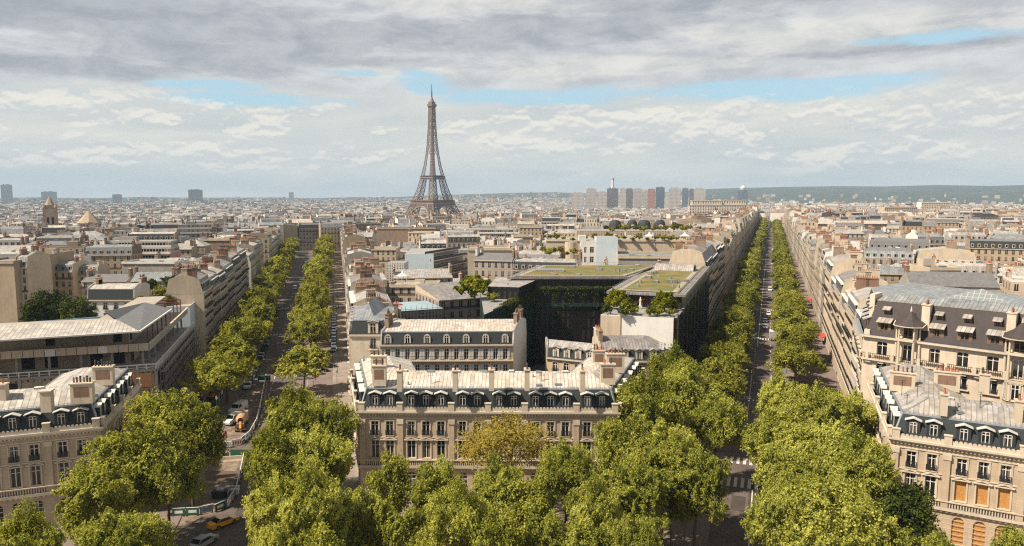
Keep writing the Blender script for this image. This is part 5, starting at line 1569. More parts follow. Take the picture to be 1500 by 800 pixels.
o = m.build('blue_screen', None, org=(*p0, 0)); tag(o, 'long pale blue screen wall behind the canopy roof, under the dark courtyard trees', 'screen wall')

# dark glass block with planted roofs and hanging creepers
def hedge_mesh(L, w_, h, seed, mat='leaf_dark', n=2500, leaf=.35):
    g = np.random.default_rng(seed)
    p = np.stack([g.uniform(-L/2, L/2, n), g.uniform(-w_/2, w_/2, n), g.uniform(0, h, n)], 1)
    p[:, 2] *= (0.75+.25*np.sin(p[:, 0]*1.7)+.15*np.sin(p[:, 0]*4.1))
    v = g.normal(size=(n, 3)); v /= np.linalg.norm(v, axis=1)[:, None]; a = np.cross(v, g.normal(size=(n, 3))); a /= np.linalg.norm(a, axis=1)[:, None]; b = np.cross(v, a); s = leaf*g.uniform(.5, 1.2, n)[:, None]
    q = np.stack([p-a*s*.5, p-b*s*.4, p+a*s*.5, p+b*s*.4], 1)
    return np_mesh('foliage', q.reshape(-1, 3), np.arange(n*4).reshape(-1, 4), [mat], g.uniform(0, 1, n))
def vine_mesh(L, h, seed, mat, n=5000):
    g = np.random.default_rng(seed)
    x = g.uniform(-L/2, L/2, n); col = np.floor((x+L/2)/.8).astype(int); ln = g.uniform(.08, 1.0, col.max()+1)[col]**1.4*h
    z = -g.uniform(0, 1, n)**1.3*ln; y = g.uniform(-.35, .05, n)
    p = np.stack([x, y, z], 1); v = g.normal(size=(n, 3))+[0, -.8, .3]; v /= np.linalg.norm(v, axis=1)[:, None]
    a = np.cross(v, g.normal(size=(n, 3))); a /= np.linalg.norm(a, axis=1)[:, None]; b = np.cross(v, a); s = g.uniform(.15, .42, n)[:, None]
    q = np.stack([p-a*s*.5, p-b*s*.4, p+a*s*.5, p+b*s*.4], 1)
    return np_mesh('foliage', q.reshape(-1, 3), np.arange(n*4).reshape(-1, 4), [mat], g.uniform(0, 1, n))
def plant_part(me, name, root, x, y, z, rz=0.0):
    o = bpy.data.objects.new(name, me); COL.objects.link(o); o.parent = root; o.location = Vector((x, y, z))-parent_org(root); o.rotation_euler = (0, 0, rz); return o
def glass_block():
    zr = 26.0; zt = 22.6
    A0, A1 = KL(163, -19.5), KL(249, -19.5)
    B0, B1 = KL(163, -35), KL(178, -35)
    bx0, bx1 = at(748, 405.6, zr), at(920, 405.6, zr)
    bk0, bk1 = at(791, 389, zr), KL(249, -36)
    # footprints
    right = [B0, A0, A1, KL(249, -36), KL(206, -37)]
    barp = [bx0, bx1, KL(249, -34), bk0]
    left = [at(709, 461, zt-1), at(741, 447, zt-1), at(789, 421, zt), bx0+Vector((1, .5)), bx0+Vector((-9, 2))]
    for p in (right, barp, left): take(p)
    take([Vector((-8, 158)), Vector((36, 158)), Vector((50, 215)), Vector((-4, 215))])
    root = empty('glass_office_block', (40, 200, 0), 'dark glass office block round a deep court with planted roofs and hanging creepers', 'building')
    w_ = MB()
    rp = ccw([KL(178, -19.6), KL(249, -19.6), KL(249, -36), KL(178, -37)])
    w_.prism(rp, 0, zr-.6, 'dark_louvre', 'flat_roof')
    jp = ccw([KL(163, -19.6), KL(178, -19.6), KL(178, -37), KL(163, -36)])
    w_.prism(jp, 0, zt-.3, 'dark_louvre', 'flat_roof')
    w_.prism(ccw(barp), 0, zr-.6, 'dark_louvre', 'flat_roof')
    w_.prism(ccw(left), 0, zt-1.0, 'green_steel', 'flat_roof')
    w_.build('wall', root)
    # roof slabs with their planting
    def roofslab(poly, z, over):
        poly = ccw(poly); q = offset_poly(poly, [-over]*len(poly)); m = MB(); m.prism(q, z-.6, z, 'zinc_dull', 'zinc_dull', 'dark_void'); o = m.build('roof', root)
        g = MB(); g.prism(offset_poly(poly, [.9]*len(poly)), z-.01, z+.16, 'soil', 'green_roof'); g.build('green_roof', o); return o
    roofslab(rp, zr, .9); roofslab(barp, zr, .7)
    rg_ = random.Random(3)
    def onroof(poly, u, v):
        q = ccw(poly); a = q[0].lerp(q[1], u); b = q[3].lerp(q[2], u); return a.lerp(b, v)
    for poly in (rp, barp):
        path = MB(); q = offset_poly(ccw(poly), [2.6]*len(poly)); q2 = offset_poly(ccw(poly), [1.4]*len(poly))
        for i in range(len(q)):
            j = (i+1) % len(q); path.quad((*q2[i], zr+.19), (*q2[j], zr+.19), (*q[j], zr+.19), (*q[i], zr+.19), 'gravel_roof')
        path.build('gravel_path', root)
        for k in range(16):
            p = onroof(poly, rg_.uniform(.08, .92), rg_.uniform(.1, .9)); m = MB()
            if k % 2: m.cyl((p.x, p.y, zr+.1), .35, .3, rg_.uniform(.5, 1.0), 'zinc', 8)
            else: m.box((p.x, p.y, zr+.1), (rg_.uniform(.8, 2.6), rg_.uniform(.8, 1.8), rg_.uniform(.35, .9)), 'zinc_dull', -KA, 'skylight_glass' if k % 4 else 'zinc')
            m.build('roof_vent', root)
        for i in range(len(q)):
            a, b = offset_poly(ccw(poly), [.3]*len(poly))[i], offset_poly(ccw(poly), [.3]*len(poly))[(i+1) % len(q)]; m = MB(); m.bar((*a, zr+1.0), (*b, zr+1.0), .03, 'zinc'); kk = max(1, int((b-a).length/2.2))
            for t_ in range(kk+1): c_ = a.lerp(b, t_/kk); m.bar((*c_, zr-.05), (*c_, zr+1.0), .03, 'zinc')
            m.build('railing', root)
    # mirror glass towards the avenue, in tall framed bays
    cw = MB(); cw.prism(ccw([KL(163.2, -19.6), KL(163.2, -18.9), KL(249, -18.9), KL(249, -19.6)]), 0, zt, 'curtain_wall', 'zinc_dull')
    k = 9
    for q in range(k+1):
        p = KL(163.2+85.6*q/k, -18.7); cw.box((p.x, p.y, 0), (.25, .5, zt+.6), 'rail_black', -KA)
    cw.build('curtain_wall', root)
    # barrel-shaped metal plant room
    m = MB(); p = KL(233, -28); n = 10; rx, L, hh = 4.0, 12, 1.7
    pr = [(-rx*math.cos(math.pi*i/n), .35+hh*math.sin(math.pi*i/n)) for i in range(n+1)]
    u = Vector((math.cos(KA), -math.sin(KA))); v = Vector((math.sin(KA), math.cos(KA)))
    def W_(a, b, z): q = p+u*a+v*b; return (q.x, q.y, zr+z)
    for i in range(n): m.quad(W_(-6, pr[i+1][0], pr[i+1][1]), W_(-6, pr[i][0], pr[i][1]), W_(6, pr[i][0], pr[i][1]), W_(6, pr[i+1][0], pr[i+1][1]), 'zinc')
    m.face([W_(6, a, z) for a, z in pr][::-1], 'dark_void'); m.face([W_(-6, a, z) for a, z in pr], 'zinc'); m.quad(W_(-6, -4, 0), W_(6, -4, 0), W_(6, -4, .35), W_(-6, -4, .35), 'zinc'); m.build('barrel_roof', root)
    m = MB(); p = at(805, 398, zr); m.box((p.x, p.y, zr+.1), (9, 4, .7), 'zinc', 0, 'zinc_blue'); m.build('roof_light', root)
    # zinc pavilion and terrace of the left wing
    pv = [at(741, 434, zt-1), at(791, 421, zt), at(791, 408, 25.3)+Vector((0, 3)), at(719, 417, 25.3)+Vector((0, 2))]
    m = MB(); q0, q1 = at(760, 421, 25), at(791, 408, 25); q2 = q1+Vector((-13, 3)); q3 = q0+Vector((-8.5, 2)); m.prism(ccw([q0, q1, q2, q3]), zt-1, 25, 'dark_louvre', 'zinc'); m.build('roof_pavilion', root)
    # white blind wall with the garden above, facing the hotels
    a, b = KL(162.9, -36), KL(162.9, -19.6); m = MB(); d = (b-a).normalized(); nr = Vector((d.y, -d.x))
    m.prism([a+nr*.3, b+nr*.3, b, a], 10, zt, 'plaster_white', 'zinc'); m.prism([a+nr*.55, a+d*4.6+nr*.55, a+d*4.6+nr*.3, a+nr*.3], 10, zt-.2, 'plaster_cream', 'zinc'); m.build('white_wall', root)
    # hanging creepers and rims of ivy
    inner = [at(741, 447, zt-1), at(789, 421, zt)]
    a, b = inner; L = (b-a).length; c = (a+b)/2; ang = math.atan2(b.y-a.y, b.x-a.x)
    plant_part(hedge_mesh(L+4, 1.6, 1.0, 5, 'leaf_dark', 2600), 'ivy', root, c.x-.3, c.y, zt-1.0, ang)
    plant_part(vine_mesh(L, 9, 6, 'leaf_dark', 3000), 'creeper', root, c.x+.3, c.y-.1, zt-.8, ang)
    a, b = bx0, KL(206, -37.2); a = bx0+Vector((0, 0)); c = (bx0+bx1)/2; L = (bx1-bx0).length
    plant_part(vine_mesh(L, 7, 8, 'leaf_dark', 3600), 'creeper', root, c.x, c.y-.5, zt+.3, 0)
    plant_part(hedge_mesh(L, 1.0, .8, 9, 'leaf_dark', 2600), 'ivy', root, c.x, c.y-.6, zt, 0)
    a, b = KL(178, -37.2), KL(208, -37.2); c = (a+b)/2
    plant_part(vine_mesh(30, 14, 10, 'leaf_dark', 6000), 'creeper', root, c.x-.4, c.y, zt, math.pi/2-KA+math.pi)
    m = MB(); m.prism(ccw([bx0+Vector((0, -.9)), bx1+Vector((0, -.9)), bx1, bx0]), zt-.4, zt, 'green_steel', 'soil'); m.prism(ccw([bx0+Vector((3, -.5)), bx1+Vector((-2, -.5)), bx1, bx0]), zt-5.3, zt-4.3, 'green_steel'); m.build('planter_ledge', root)
    m = MB(); m.prism(ccw([at(722, 455, zt-1), at(741, 447, zt-1), at(775, 428, zt-1), at(752, 435, zt-1)]), zt-1.05, zt-.7, 'zinc_dull', 'green_roof'); m.build('green_roof', root)
    return root
glass_block()

# generic house placed by the sight lines of its near face
def facing(px0, px1, py, z, depth, H=None, yaw=0.0):
    """near edge from px0 to px1 with its top at height z; depth goes away from the camera"""
    pm = at((px0+px1)/2, py, z); a = at(px0, py, z); b = at(px1, py, z)
    L = (b-a).length; d = (b-a).normalized(); rot = yaw; d = Vector((math.cos(rot), math.sin(rot))); 
    a = pm-d*L/2; b = pm+d*L/2; bk = Vector((-d.y, d.x))*depth
    return [a, b, b+bk, a+bk]
def simple_house(label, px0, px1, py, ztop, depth, wallm, blank, roofk, roofm, yaw=0.0, name='apartment_house', seed=1, front=None, cat='building', zb=None, lod=1):
    P = facing(px0, px1, py, ztop, depth, yaw=yaw); take(P)
    c = sum(P, Vector((0, 0)))/4; w_ = (P[1]-P[0]).length; g = gz(c.x, c.y) if zb is None else zb
    rr = random.Random(seed)
    geo = fab_geo(rr, w_, depth, ztop-g, roofk, front or wallm, blank, roofm, lod=lod)
    root = empty(name, (c.x, c.y, g), label, cat, None, yaw)
    for k in ('wall', 'roof'):
        if geo[k].f:
            o = bpy.data.objects.new(k, geo[k].mesh(k)); COL.objects.link(o); o.parent = root
    for ch in geo['chimney']:
        o = bpy.data.objects.new('chimney', ch.mesh('chimney')); COL.objects.link(o); o.parent = root
    return root
SH = simple_house
# left of the left avenue
SH('tall blank tan party wall of a house at the far left edge', -35, 20, 385, 26, 16, 'facade_warm', 'plaster_tan', 'flat', 'zinc_dull', .0, seed=3, front='plaster_tan')
SH('narrow cream house with black balconies squeezed between two tan walls', 21, 39, 392, 24, 14, 'facade_cream', 'plaster_cream', 'mansard', 'zinc', .0, seed=5)
SH('tall tan blind-sided house behind the dark courtyard trees', 40, 66, 376, 26, 22, 'plaster_tan', 'plaster_tan', 'flat', 'gravel_roof', .1, seed=6, front='plaster_tan')
SH('cream balconied house with dark slate attic right of the tan walls', 68, 106, 398, 19.5, 12, 'facade_cream', 'plaster_cream', 'mansard', 'zinc', .0, seed=12)
SH('low cream house with blue-grey attic and one wide white window', 106, 142, 404, 17.5, 10, 'facade_cream', 'plaster_cream', 'mansard', 'zinc_blue', .0, seed=14)
SH('house with brown-grey slate roof and a row of five skylights', 120, 185, 412, 17, 13, 'facade_cream', 'plaster_cream', 'gable', 'slate_light', .05, seed=15)
SH('modern white block with pink upper storey and terraces', 150, 247, 372, 22, 14, 'facade_modern', 'plaster_pink', 'setback', 'flat_roof', .08, seed=16)
SH('pale concrete block with two tall blind panels left of the grey flat building', 178, 256, 386, 21, 14, 'plaster_cream', 'plaster_white', 'flat', 'flat_roof', .0, seed=17, front='plaster_grey')
SH('long flat grey building with a ribbon window', 257, 350, 388, 20, 12, 'facade_modern', 'plaster_grey', 'flat', 'flat_roof', .05, seed=18)
SH('white house with dark slate roof and three bright skylights', 255, 292, 360, 21, 12, 'facade_white', 'plaster_white', 'mansard', 'slate', .0, seed=19)
SH('long blank stone party wall with chimney strips near the bend of the left avenue', 290, 362, 352, 24, 10, 'plaster_tan', 'plaster_cream', 'flat', 'zinc_dull', .1, seed=20, front='brick_tan')
P = facing(127, 196, 440, 17.2, 11); take(P)
street_house('white house with dark slate attic beside the roof garden', P, 17.2, 'plaster_white', 'slate', 'zinc_white', 5, h1=3.4, h2=1.0, i1=.7, i2=3.4, nb=4, chim=2, dstyle='shed', dorm=False, balc=(), party='plaster_white')
P = facing(199, 275, 452, 17.5, 13, yaw=.2356); take(P)
take([Vector((-330, 140)), Vector((-93, 150)), Vector((-96, 214)), Vector((-112, 262)), Vector((-330, 262))])
gd = MB(); gd.prism(P, 0, 17.5, 'plaster_blue', 'gravel_roof')
c = sum(P, Vector((0, 0)))/4; o = empty('roof_garden_house', (c.x, c.y, 0), 'pale blue-grey walled house carrying a roof garden above the canopy roof', 'building')
gd.build('wall', o); m = MB(); pp = offset_poly(P, [.1]*4)
for i in range(4): strip(m, pp[i], pp[(i+1) % 4], 17.5, 18.0, .12, 'plaster_white')
m.build('parapet', o); GARDEN1 = P
# left avenue, closing the view at its bend
SH('stone corner house with grey mansard closing the view at the end of the left avenue', 432, 500, 322, 13, 18, 'facade_pale', 'plaster_white', 'mansard', 'zinc', .1, seed=31)
# between the avenues, front to back
SH('grey-roofed house with a long row of skylights beside the blue tarpaulin roof', 640, 735, 437, 18.5, 22, 'facade_grey', 'plaster_cream', 'mono', 'zinc_dull', .45, seed=41)
P = facing(560, 650, 455, 17.5, 16, yaw=.42); take(P); c = sum(P, Vector((0, 0)))/4
o = empty('roofless_house', (c.x, c.y, 0), 'house being re-roofed under pale blue sheeting with a red square', 'building')
m = MB(); L = (P[1]-P[0]).length; m.prism(P, 0, 17.5, 'facade_grey', 'tarp_pale'); m.build('wall', o)
m = MB(); q = offset_poly(P, [-.3]*4); r_ = offset_poly(P, [7, 7, 7, 7]); 
for i in range(4): m.quad((*q[i], 17.6), (*q[(i+1) % 4], 17.6), (*r_[(i+1) % 4], 18.7), (*r_[i], 18.7), 'tarp_pale')
m.face([(*p, 18.7) for p in r_], 'tarp_pale'); m.build('sheeting', o)
m = MB(); d = (P[1]-P[0]).normalized(); e = Vector((-d.y, d.x)); a = P[0]+d*2+e*5; 
m.prism([a, a+d*5, a+d*5+e*5, a+e*5], 18.2, 18.75, 'tarp_red'); m.build('red_sheet', o)
m = MB()
for q in range(12):
    p = P[0]+d*(L*q/11)-e*.7; m.bar((*p, 3), (*p, 19.0), .05, 'zinc')
for z in range(2, 10): m.bar((*(P[0]-e*.7), z*2), (*(P[1]-e*.7), z*2), .05, 'zinc_dull')
s = m.build('scaffold', None, org=(*P[0], 0)); tag(s, 'thin scaffold in front of the house under blue sheeting', 'scaffold')
SH('low cream house with rounded terrace and white roof tent', 570, 640, 420, 19, 12, 'facade_cream', 'plaster_cream', 'flat', 'gravel_roof', .0, seed=43)
# stepped terraces with a big pale blue blind gable
def stepped():
    P = facing(593, 635, 372, 24, 14, yaw=.05); take(P); z = 24
    root = empty('stepped_terrace_block', (*P[0], 0), 'modern block stepping down in planted terraces with a pale blue blind gable', 'building')
    a, b = P[0], P[1]; d = (b-a).normalized(); e = Vector((-d.y, d.x)); L = (b-a).length
    m = MB(); m.prism([a, b, b+e*.4, a+e*.4], 0, z, 'plaster_blue'); m.build('gable', root)
    m = MB(); t_ = MB(); fl_ = MB()
    for k in range(7):
        zt_ = z-k*3.1; ext = L+2.2*k
        # floors run away from us and widen as they go down
        P2 = [a+e*.4, a+d*ext*(.62+.06*k)+e*.4, a+d*(ext+10)+e*34, a+e*34]
        m.prism(P2, zt_-3.1, zt_-.4, 'facade_modern', 'flat_roof'); t_.prism(offset_poly(P2, [-.25, -1.3, -.2, 0]), zt_-.42, zt_-.1, 'plaster_white', 'flat_roof', 'plaster_white')
        p, q = P2[1], P2[2]; dd = (q-p).normalized(); nn_ = Vector((dd.y, -dd.x))
        t_.prism([p+nn_*1.2, q+nn_*1.2, q+nn_*1.05, p+nn_*1.05], zt_-.12, zt_+.9, 'rail_black')
    m.build('wall', root); t_.build('terrace', root)
    q = [p for p in facing(566, 592, 386, 22.5, 12)]; m = MB(); m.prism(q, 0, 22.5, 'facade_white', 'flat_roof'); m.build('side_wing', root)
    take([a, b+d*10, b+d*14+e*36, a+e*36]); take(q)
stepped()
P = facing(751, 779, 385, 20.5, 16, yaw=.2); take(P)
SH('house with a huge beige blind wall streaked by two flues', 685, 751, 366, 26.5, 17, 'plaster_cream', 'plaster_cream', 'flat', 'zinc', .06, seed=45, front='plaster_cream')
street_house('warm cream house with dark attic dormers beside the huge beige blind wall', P, 20.5, 'stone_warm', 'slate', 'zinc', 6, h1=3.2, h2=.6, i1=1.0, i2=3.0, chim=1, dstyle='ped', party='plaster_cream')
SH('long terraced apartment block with planted balconies below the iron tower', 665, 752, 342, 24, 14, 'facade_modern', 'plaster_cream', 'setback', 'flat_roof', -.03, seed=46)
SH('two-tone beige and brown blind block at the end of the long terraced block', 752, 781, 347, 24, 14, 'plaster_tan', 'plaster_cream', 'flat', 'flat_roof', .1, seed=47, front='plaster_tan')
SH('broad brown brick party wall left of the long terraced block', 552, 638, 335, 26, 10, 'brick_tan', 'brick_tan', 'flat', 'zinc_dull', .0, seed=48, front='brick_tan')
SH('cream house with a curved terrace front and bluish roof beside the left avenue trees', 520, 580, 366, 22, 14, 'facade_cream', 'plaster_cream', 'flat', 'zinc_blue', .0, seed=49)
SH('pale blind house at the left avenue with a high beige wall', 503, 545, 347, 25, 14, 'plaster_cream', 'plaster_cream', 'gable', 'zinc', .0, seed=50, front='plaster_cream')
# white house with arched tall windows
def white_house():
    P = facing(851, 905, 350, 32, 13, yaw=-.05); take(P); a, b = P[0], P[1]; L = (b-a).length; d = (b-a).normalized(); e = Vector((-d.y, d.x))
    root = empty('white_studio_house', (*((a+b)/2), 0), 'white studio house with tall arched window and stepped blank side, behind the planted roof', 'building')
    m = MB(); s = L*.42
    lf = [a, a+d*s, a+d*s+e*9, a+e*9]; rt = [a+d*s, b, b+e*13, a+d*s+e*13]
    rows = [(z, z+3.4, [(s*.30, 1.0, z+.6, z+2.8, 0), (s*.72, 1.6, z+.6, z+2.9, 1 if z > 26 else 0)]) for z in (14.5, 18.2, 21.9, 25.8)]
    wall_rows(m, a, a+d*s, 0, 31, rows, 'plaster_white', .3)
    for z, _, ops in rows:
        for u, w_, s0, h0, _a in ops: p = a+d*u+e*.25; add_window(root, (p.x, p.y, s0), -.05, w_, h0-s0, 'french', rail=False)
    m.prism([lf[1], lf[2], lf[3], lf[0]], 0, 31, 'plaster_white', 'flat_roof') if False else None
    m.quad((*lf[3], 0), (*lf[0], 0), (*lf[0], 31), (*lf[3], 31), 'plaster_white'); m.quad((*lf[2], 0), (*lf[3], 0), (*lf[3], 31), (*lf[2], 31), 'plaster_white'); m.face([(*p, 31) for p in lf], 'flat_roof')
    m.prism([p+Vector((0, -.4)) if i < 2 else p for i, p in enumerate(rt)], 0, 32.5, 'plaster_blue', 'flat_roof')
    m.build('wall', root)
    m = MB(); m.box((a.x+1, a.y+5, 31), (3, 3, 2.2), 'plaster_white'); m.cyl((a.x-3.5, a.y+4, 0), 2.6, 2.6, 30.5, 'plaster_cream', 14, True, 'zinc'); m.build('round_turret', root)
white_house()
SH('low grey hall roof with parapet between the white studio house and the avenue', 906, 1008, 378, 26, 22, 'plaster_grey', 'plaster_cream', 'flat', 'zinc_blue', -.1, seed=52, front='plaster_grey')
SH('flat-roofed beige block carrying the planted roof terrace with two white tents', 800, 1010, 353, 29, 22, 'plaster_cream', 'plaster_cream', 'flat', 'gravel_roof', -.06, seed=53, front='plaster_cream')
# four great rounded slate attic pavilions on their block
def domes():
    P = facing(845, 1030, 338, 27, 16, yaw=-.04); take(P); c = sum(P, Vector((0, 0)))/4
    root = empty('domed_hotel', (c.x, c.y, 0), 'cream block crowned by four dark rounded slate attics with arched windows', 'building')
    m = MB(); m.prism(P, 0, 27, 'facade_cream', 'zinc'); m.build('wall', root)
    d = (P[1]-P[0]).normalized(); rz = math.atan2(d.y, d.x)
    for px, w_, k in ((902, 8.6, 0), (927, 7.4, 1), (945, 8.8, 2), (968, 7.6, 3)):
        q = at(px, 336, 27)+Vector((0, 3)); m = MB(); n = 12; r = w_/2; hh = 6.0; L = 8
        f = lambda x, y, z: (q.x+d.x*x-d.y*y, q.y+d.y*x+d.x*y, z)
        for j in range(6):
            t0, t1 = j/6, (j+1)/6
            r0, r1_ = r*math.cos(t0*1.35)**.6, r*math.cos(t1*1.35)**.6; z0, z1_ = 27+hh*math.sin(t0*1.45), 27+hh*math.sin(t1*1.45)
            for i in range(n):
                a0, a1 = 2*math.pi*i/n, 2*math.pi*(i+1)/n
                m.quad(f(r0*math.cos(a0), r0*math.sin(a0), z0), f(r0*math.cos(a1), r0*math.sin(a1), z0), f(r1_*math.cos(a1), r1_*math.sin(a1), z1_), f(r1_*math.cos(a0), r1_*math.sin(a0), z1_), 'slate')
        m.face([f(r1_*math.cos(2*math.pi*i/n), r1_*math.sin(2*math.pi*i/n), z1_) for i in range(n)], 'slate')
        o = m.build('rounded_roof', root, True)
        if k in (1, 3):
            m = MB(); m.box((*f(0, -r*.8, 0)[:2], 27), (3.2, 1.6, 1.6), 'trim', rz)
            pts = [f(1.6*math.cos(math.pi*i/8), -r*.8-.8, 28.6+1.6*math.sin(math.pi*i/8)) for i in range(9)]; bk_ = [f(1.6*math.cos(math.pi*i/8), -r*.8+.8, 28.6+1.6*math.sin(math.pi*i/8)) for i in range(9)]
            m.face(pts[::-1], 'trim')
            for i in range(8): m.quad(pts[i], bk_[i], bk_[i+1], pts[i+1], 'trim')
            pts = [f(1.0*math.cos(math.pi*i/8), -r*.8-.84, 28.2+1.0*math.sin(math.pi*i/8)) for i in range(9)]; m.face(pts[::-1], 'glass'); m.build('arched_window', o)
domes()
# right of the right avenue
SH('long low white hall with a dark window band among the right-hand roofs', 1272, 1400, 318, 24, 16, 'facade_modern', 'plaster_white', 'flat', 'flat_roof', .0, seed=61)
SH('tall white block with stepped top above the right-hand roofs', 1350, 1390, 297, 36, 14, 'facade_pale', 'plaster_white', 'flat', 'flat_roof', .0, seed=62)
SH('cream mansion block on the skyline with two rows of windows', 1296, 1344, 304, 32, 14, 'facade_cream', 'plaster_cream', 'flat', 'zinc', .0, seed=63)
SH('wide blank brown wall with tan house around it, among the right-hand roofs', 1328, 1410, 345, 26, 14, 'brick_tan', 'plaster_brown', 'flat', 'zinc_dull', .0, seed=64, front='brick_tan')
SH('long pale wall with brick band, first roofs right of the sunny avenue row', 1198, 1315, 328, 25, 13, 'plaster_brown', 'plaster_cream', 'gable', 'zinc_warm', .0, seed=65, front='plaster_brown')
SH('beige blind block with a row of red pots above the slate-roofed corner block', 1362, 1408, 395, 26, 14, 'plaster_cream', 'plaster_cream', 'flat', 'zinc', .0, seed=66, front='plaster_cream')
SH('white gabled house with steel-blue attic at the right, near the round-domed turret', 1345, 1385, 358, 26, 12, 'facade_white', 'plaster_white', 'mansard', 'zinc_blue', .0, seed=67)
SH('brown-grey house with a small round dome among the right-hand roofs', 1436, 1466, 318, 29, 12, 'facade_warm', 'plaster_brown', 'hip', 'slate', .0, seed=68)
# ---------------------------------------------------------------- landmarks
def lattice(m, P0, P1, Q0, Q1, n, r, mat='iron_brown', rail=None):
    """lattice panel between chord P0-P1 and chord Q0-Q1 with n crossed bays"""
    P0, P1, Q0, Q1 = map(Vector, (P0, P1, Q0, Q1))
    for i in range(n):
        a, b = i/n, (i+1)/n
        p0, p1, q0, q1 = P0.lerp(P1, a), P0.lerp(P1, b), Q0.lerp(Q1, a), Q0.lerp(Q1, b)
        m.bar(p0, q1, r, mat); m.bar(q0, p1, r, mat); m.bar(p1, q1, r, mat)
def iron_tower():
    gx, gy = -182.0, 1690.0; zb = CAMH-77.5
    root = empty('iron_lattice_tower', (gx, gy, zb), 'tall brown iron lattice tower on four arched legs, standing high above every roof', 'tower', None, R(45+6.2))
    prof = [(0, 62.5, 26), (28, 47.5, 22), (57.6, 35.5, 16.5), (86, 26.5, 13.0), (115.7, 19.5, 10.0), (140, 14.4, 7.7), (165, 10.9, 6.0), (190, 8.6, 5.2), (220, 6.9, 4.5), (250, 5.7, 4.2), (276, 5.0, 4.0)]
    for sx, sy in ((1, 1), (1, -1), (-1, -1), (-1, 1)):
        m = MB()
        for i in range(4):
            z0, o0, w0 = prof[i]; z1, o1, w1 = prof[i+1]
            c0 = [(sx*(o0-a*w0), sy*(o0-b*w0), z0) for a, b in ((0, 0), (1, 0), (1, 1), (0, 1))]
            c1 = [(sx*(o1-a*w1), sy*(o1-b*w1), z1) for a, b in ((0, 0), (1, 0), (1, 1), (0, 1))]
            for k in range(4):
                m.bar(c0[k], c1[k], 1.0 if i < 2 else .8, 'iron_brown')
                lattice(m, c0[k], c1[k], c0[(k+1) % 4], c1[(k+1) % 4], 3, .42 if i < 2 else .36)
                lattice(m, Vector(c0[k]).lerp(Vector(c0[(k+1) % 4]), .5), Vector(c1[k]).lerp(Vector(c1[(k+1) % 4]), .5), c0[(k+1) % 4], c1[(k+1) % 4], 4, .22)
        m.build('leg', root, org=(0, 0, 0))
        COL.objects[-1] if False else None
    # upper shaft
    m = MB()
    for i in range(4, len(prof)-1):
        z0, o0, w0 = prof[i]; z1, o1, w1 = prof[i+1]
        for k in range(4):
            sg = [(1, 1), (-1, 1), (-1, -1), (1, -1)]; a, b = sg[k], sg[(k+1) % 4]
            A0, A1 = (a[0]*o0, a[1]*o0, z0), (a[0]*o1, a[1]*o1, z1); B0, B1 = (b[0]*o0, b[1]*o0, z0), (b[0]*o1, b[1]*o1, z1)
            m.bar(A0, A1, .85, 'iron_brown')
            f0 = w0/(2*o0); f1 = w1/(2*o1)
            L0, L1 = Vector(A0).lerp(Vector(B0), f0), Vector(A1).lerp(Vector(B1), f1); M0, M1 = Vector(B0).lerp(Vector(A0), f0), Vector(B1).lerp(Vector(A1), f1)
            m.bar(L0, L1, .5, 'iron_brown'); m.bar(M0, M1, .5, 'iron_brown')
            n = max(3, int((z1-z0)/6))
            lattice(m, A0, A1, L0, L1, n, .36); lattice(m, B0, B1, M0, M1, n, .36)
            if i > 5: lattice(m, L0, L1, M0, M1, max(2, n//2), .28)
    m.bar((0, 0, 116), (0, 0, 276), 1.3, 'iron_brown'); m.build('upper_shaft', root, org=(0, 0, 0))
    def gallery(z, o, h, nm, arches=True):
        m = MB(); m.box((0, 0, z-h), (2*o, 2*o, h*.45), 'iron_brown'); m.box((0, 0, z-h*.55), (2*o+2.5, 2*o+2.5, h*.2), 'plaster_tan'); m.box((0, 0, z+h*.1), (2*o+1, 2*o+1, h*.12), 'iron_brown')
        for k in range(4):
            for q in range(int(o*2/3)):
                t = -o+(q+.5)*3; x, y = ((t, -o-1), (o+1, t), (t, o+1), (-o-1, t))[k]; m.bar((x, y, z-h*.4), (x, y, z+h*.2), .35, 'iron_brown')
        m.box((0, 0, z-h*.35), (2*o-6, 2*o-6, h*.7), 'iron_brown'); m.build(nm, root, org=(0, 0, 0))
    gallery(60.5, 36.5, 9, 'first_platform'); gallery(117, 20.5, 6.5, 'second_platform')
    # decorative arches under the first platform
    for k in range(4):
        m = MB(); ang = k*math.pi/2; n = 16
        def rot(x, y, z): return (x*math.cos(ang)-y*math.sin(ang), x*math.sin(ang)+y*math.cos(ang), z)
        prev = None
        for i in range(n+1):
            t = math.pi*i/n; xi, zi = 34*math.cos(t), 14+36*math.sin(t); xo, zo = 38.5*math.cos(t), 14+39.5*math.sin(t)
            y = -(62.5-(zi/57.6)*27); y2 = -(62.5-(zo/57.6)*27)
            cur = (rot(xi, y, zi), rot(xo, y2, zo))
            if prev: m.bar(prev[0], cur[0], .8, 'plaster_tan'); m.bar(prev[1], cur[1], .8, 'iron_brown'); m.bar(prev[0], cur[1], .35, 'iron_brown'); m.bar(prev[1], cur[0], .35, 'iron_brown')
            if 3 < i < 13: m.bar(cur[1], rot(xo, -36, 54), .3, 'iron_brown')
            prev = cur
        m.bar(rot(-36, -36.5, 52), rot(36, -36.5, 52), .9, 'iron_brown')
        m.build('arch', root, org=(0, 0, 0))
    m = MB(); m.box((0, 0, 272), (13, 13, 3), 'iron_brown'); m.box((0, 0, 275), (16, 16, 4.5), 'iron_brown'); m.box((0, 0, 279.5), (12, 12, 5), 'iron_brown'); m.cyl((0, 0, 284.5), 6, 4.5, 4, 'iron_brown', 12); m.cyl((0, 0, 288.5), 4.5, 1.6, 7, 'iron_brown', 12); m.build('top_cabin', root, org=(0, 0, 0))
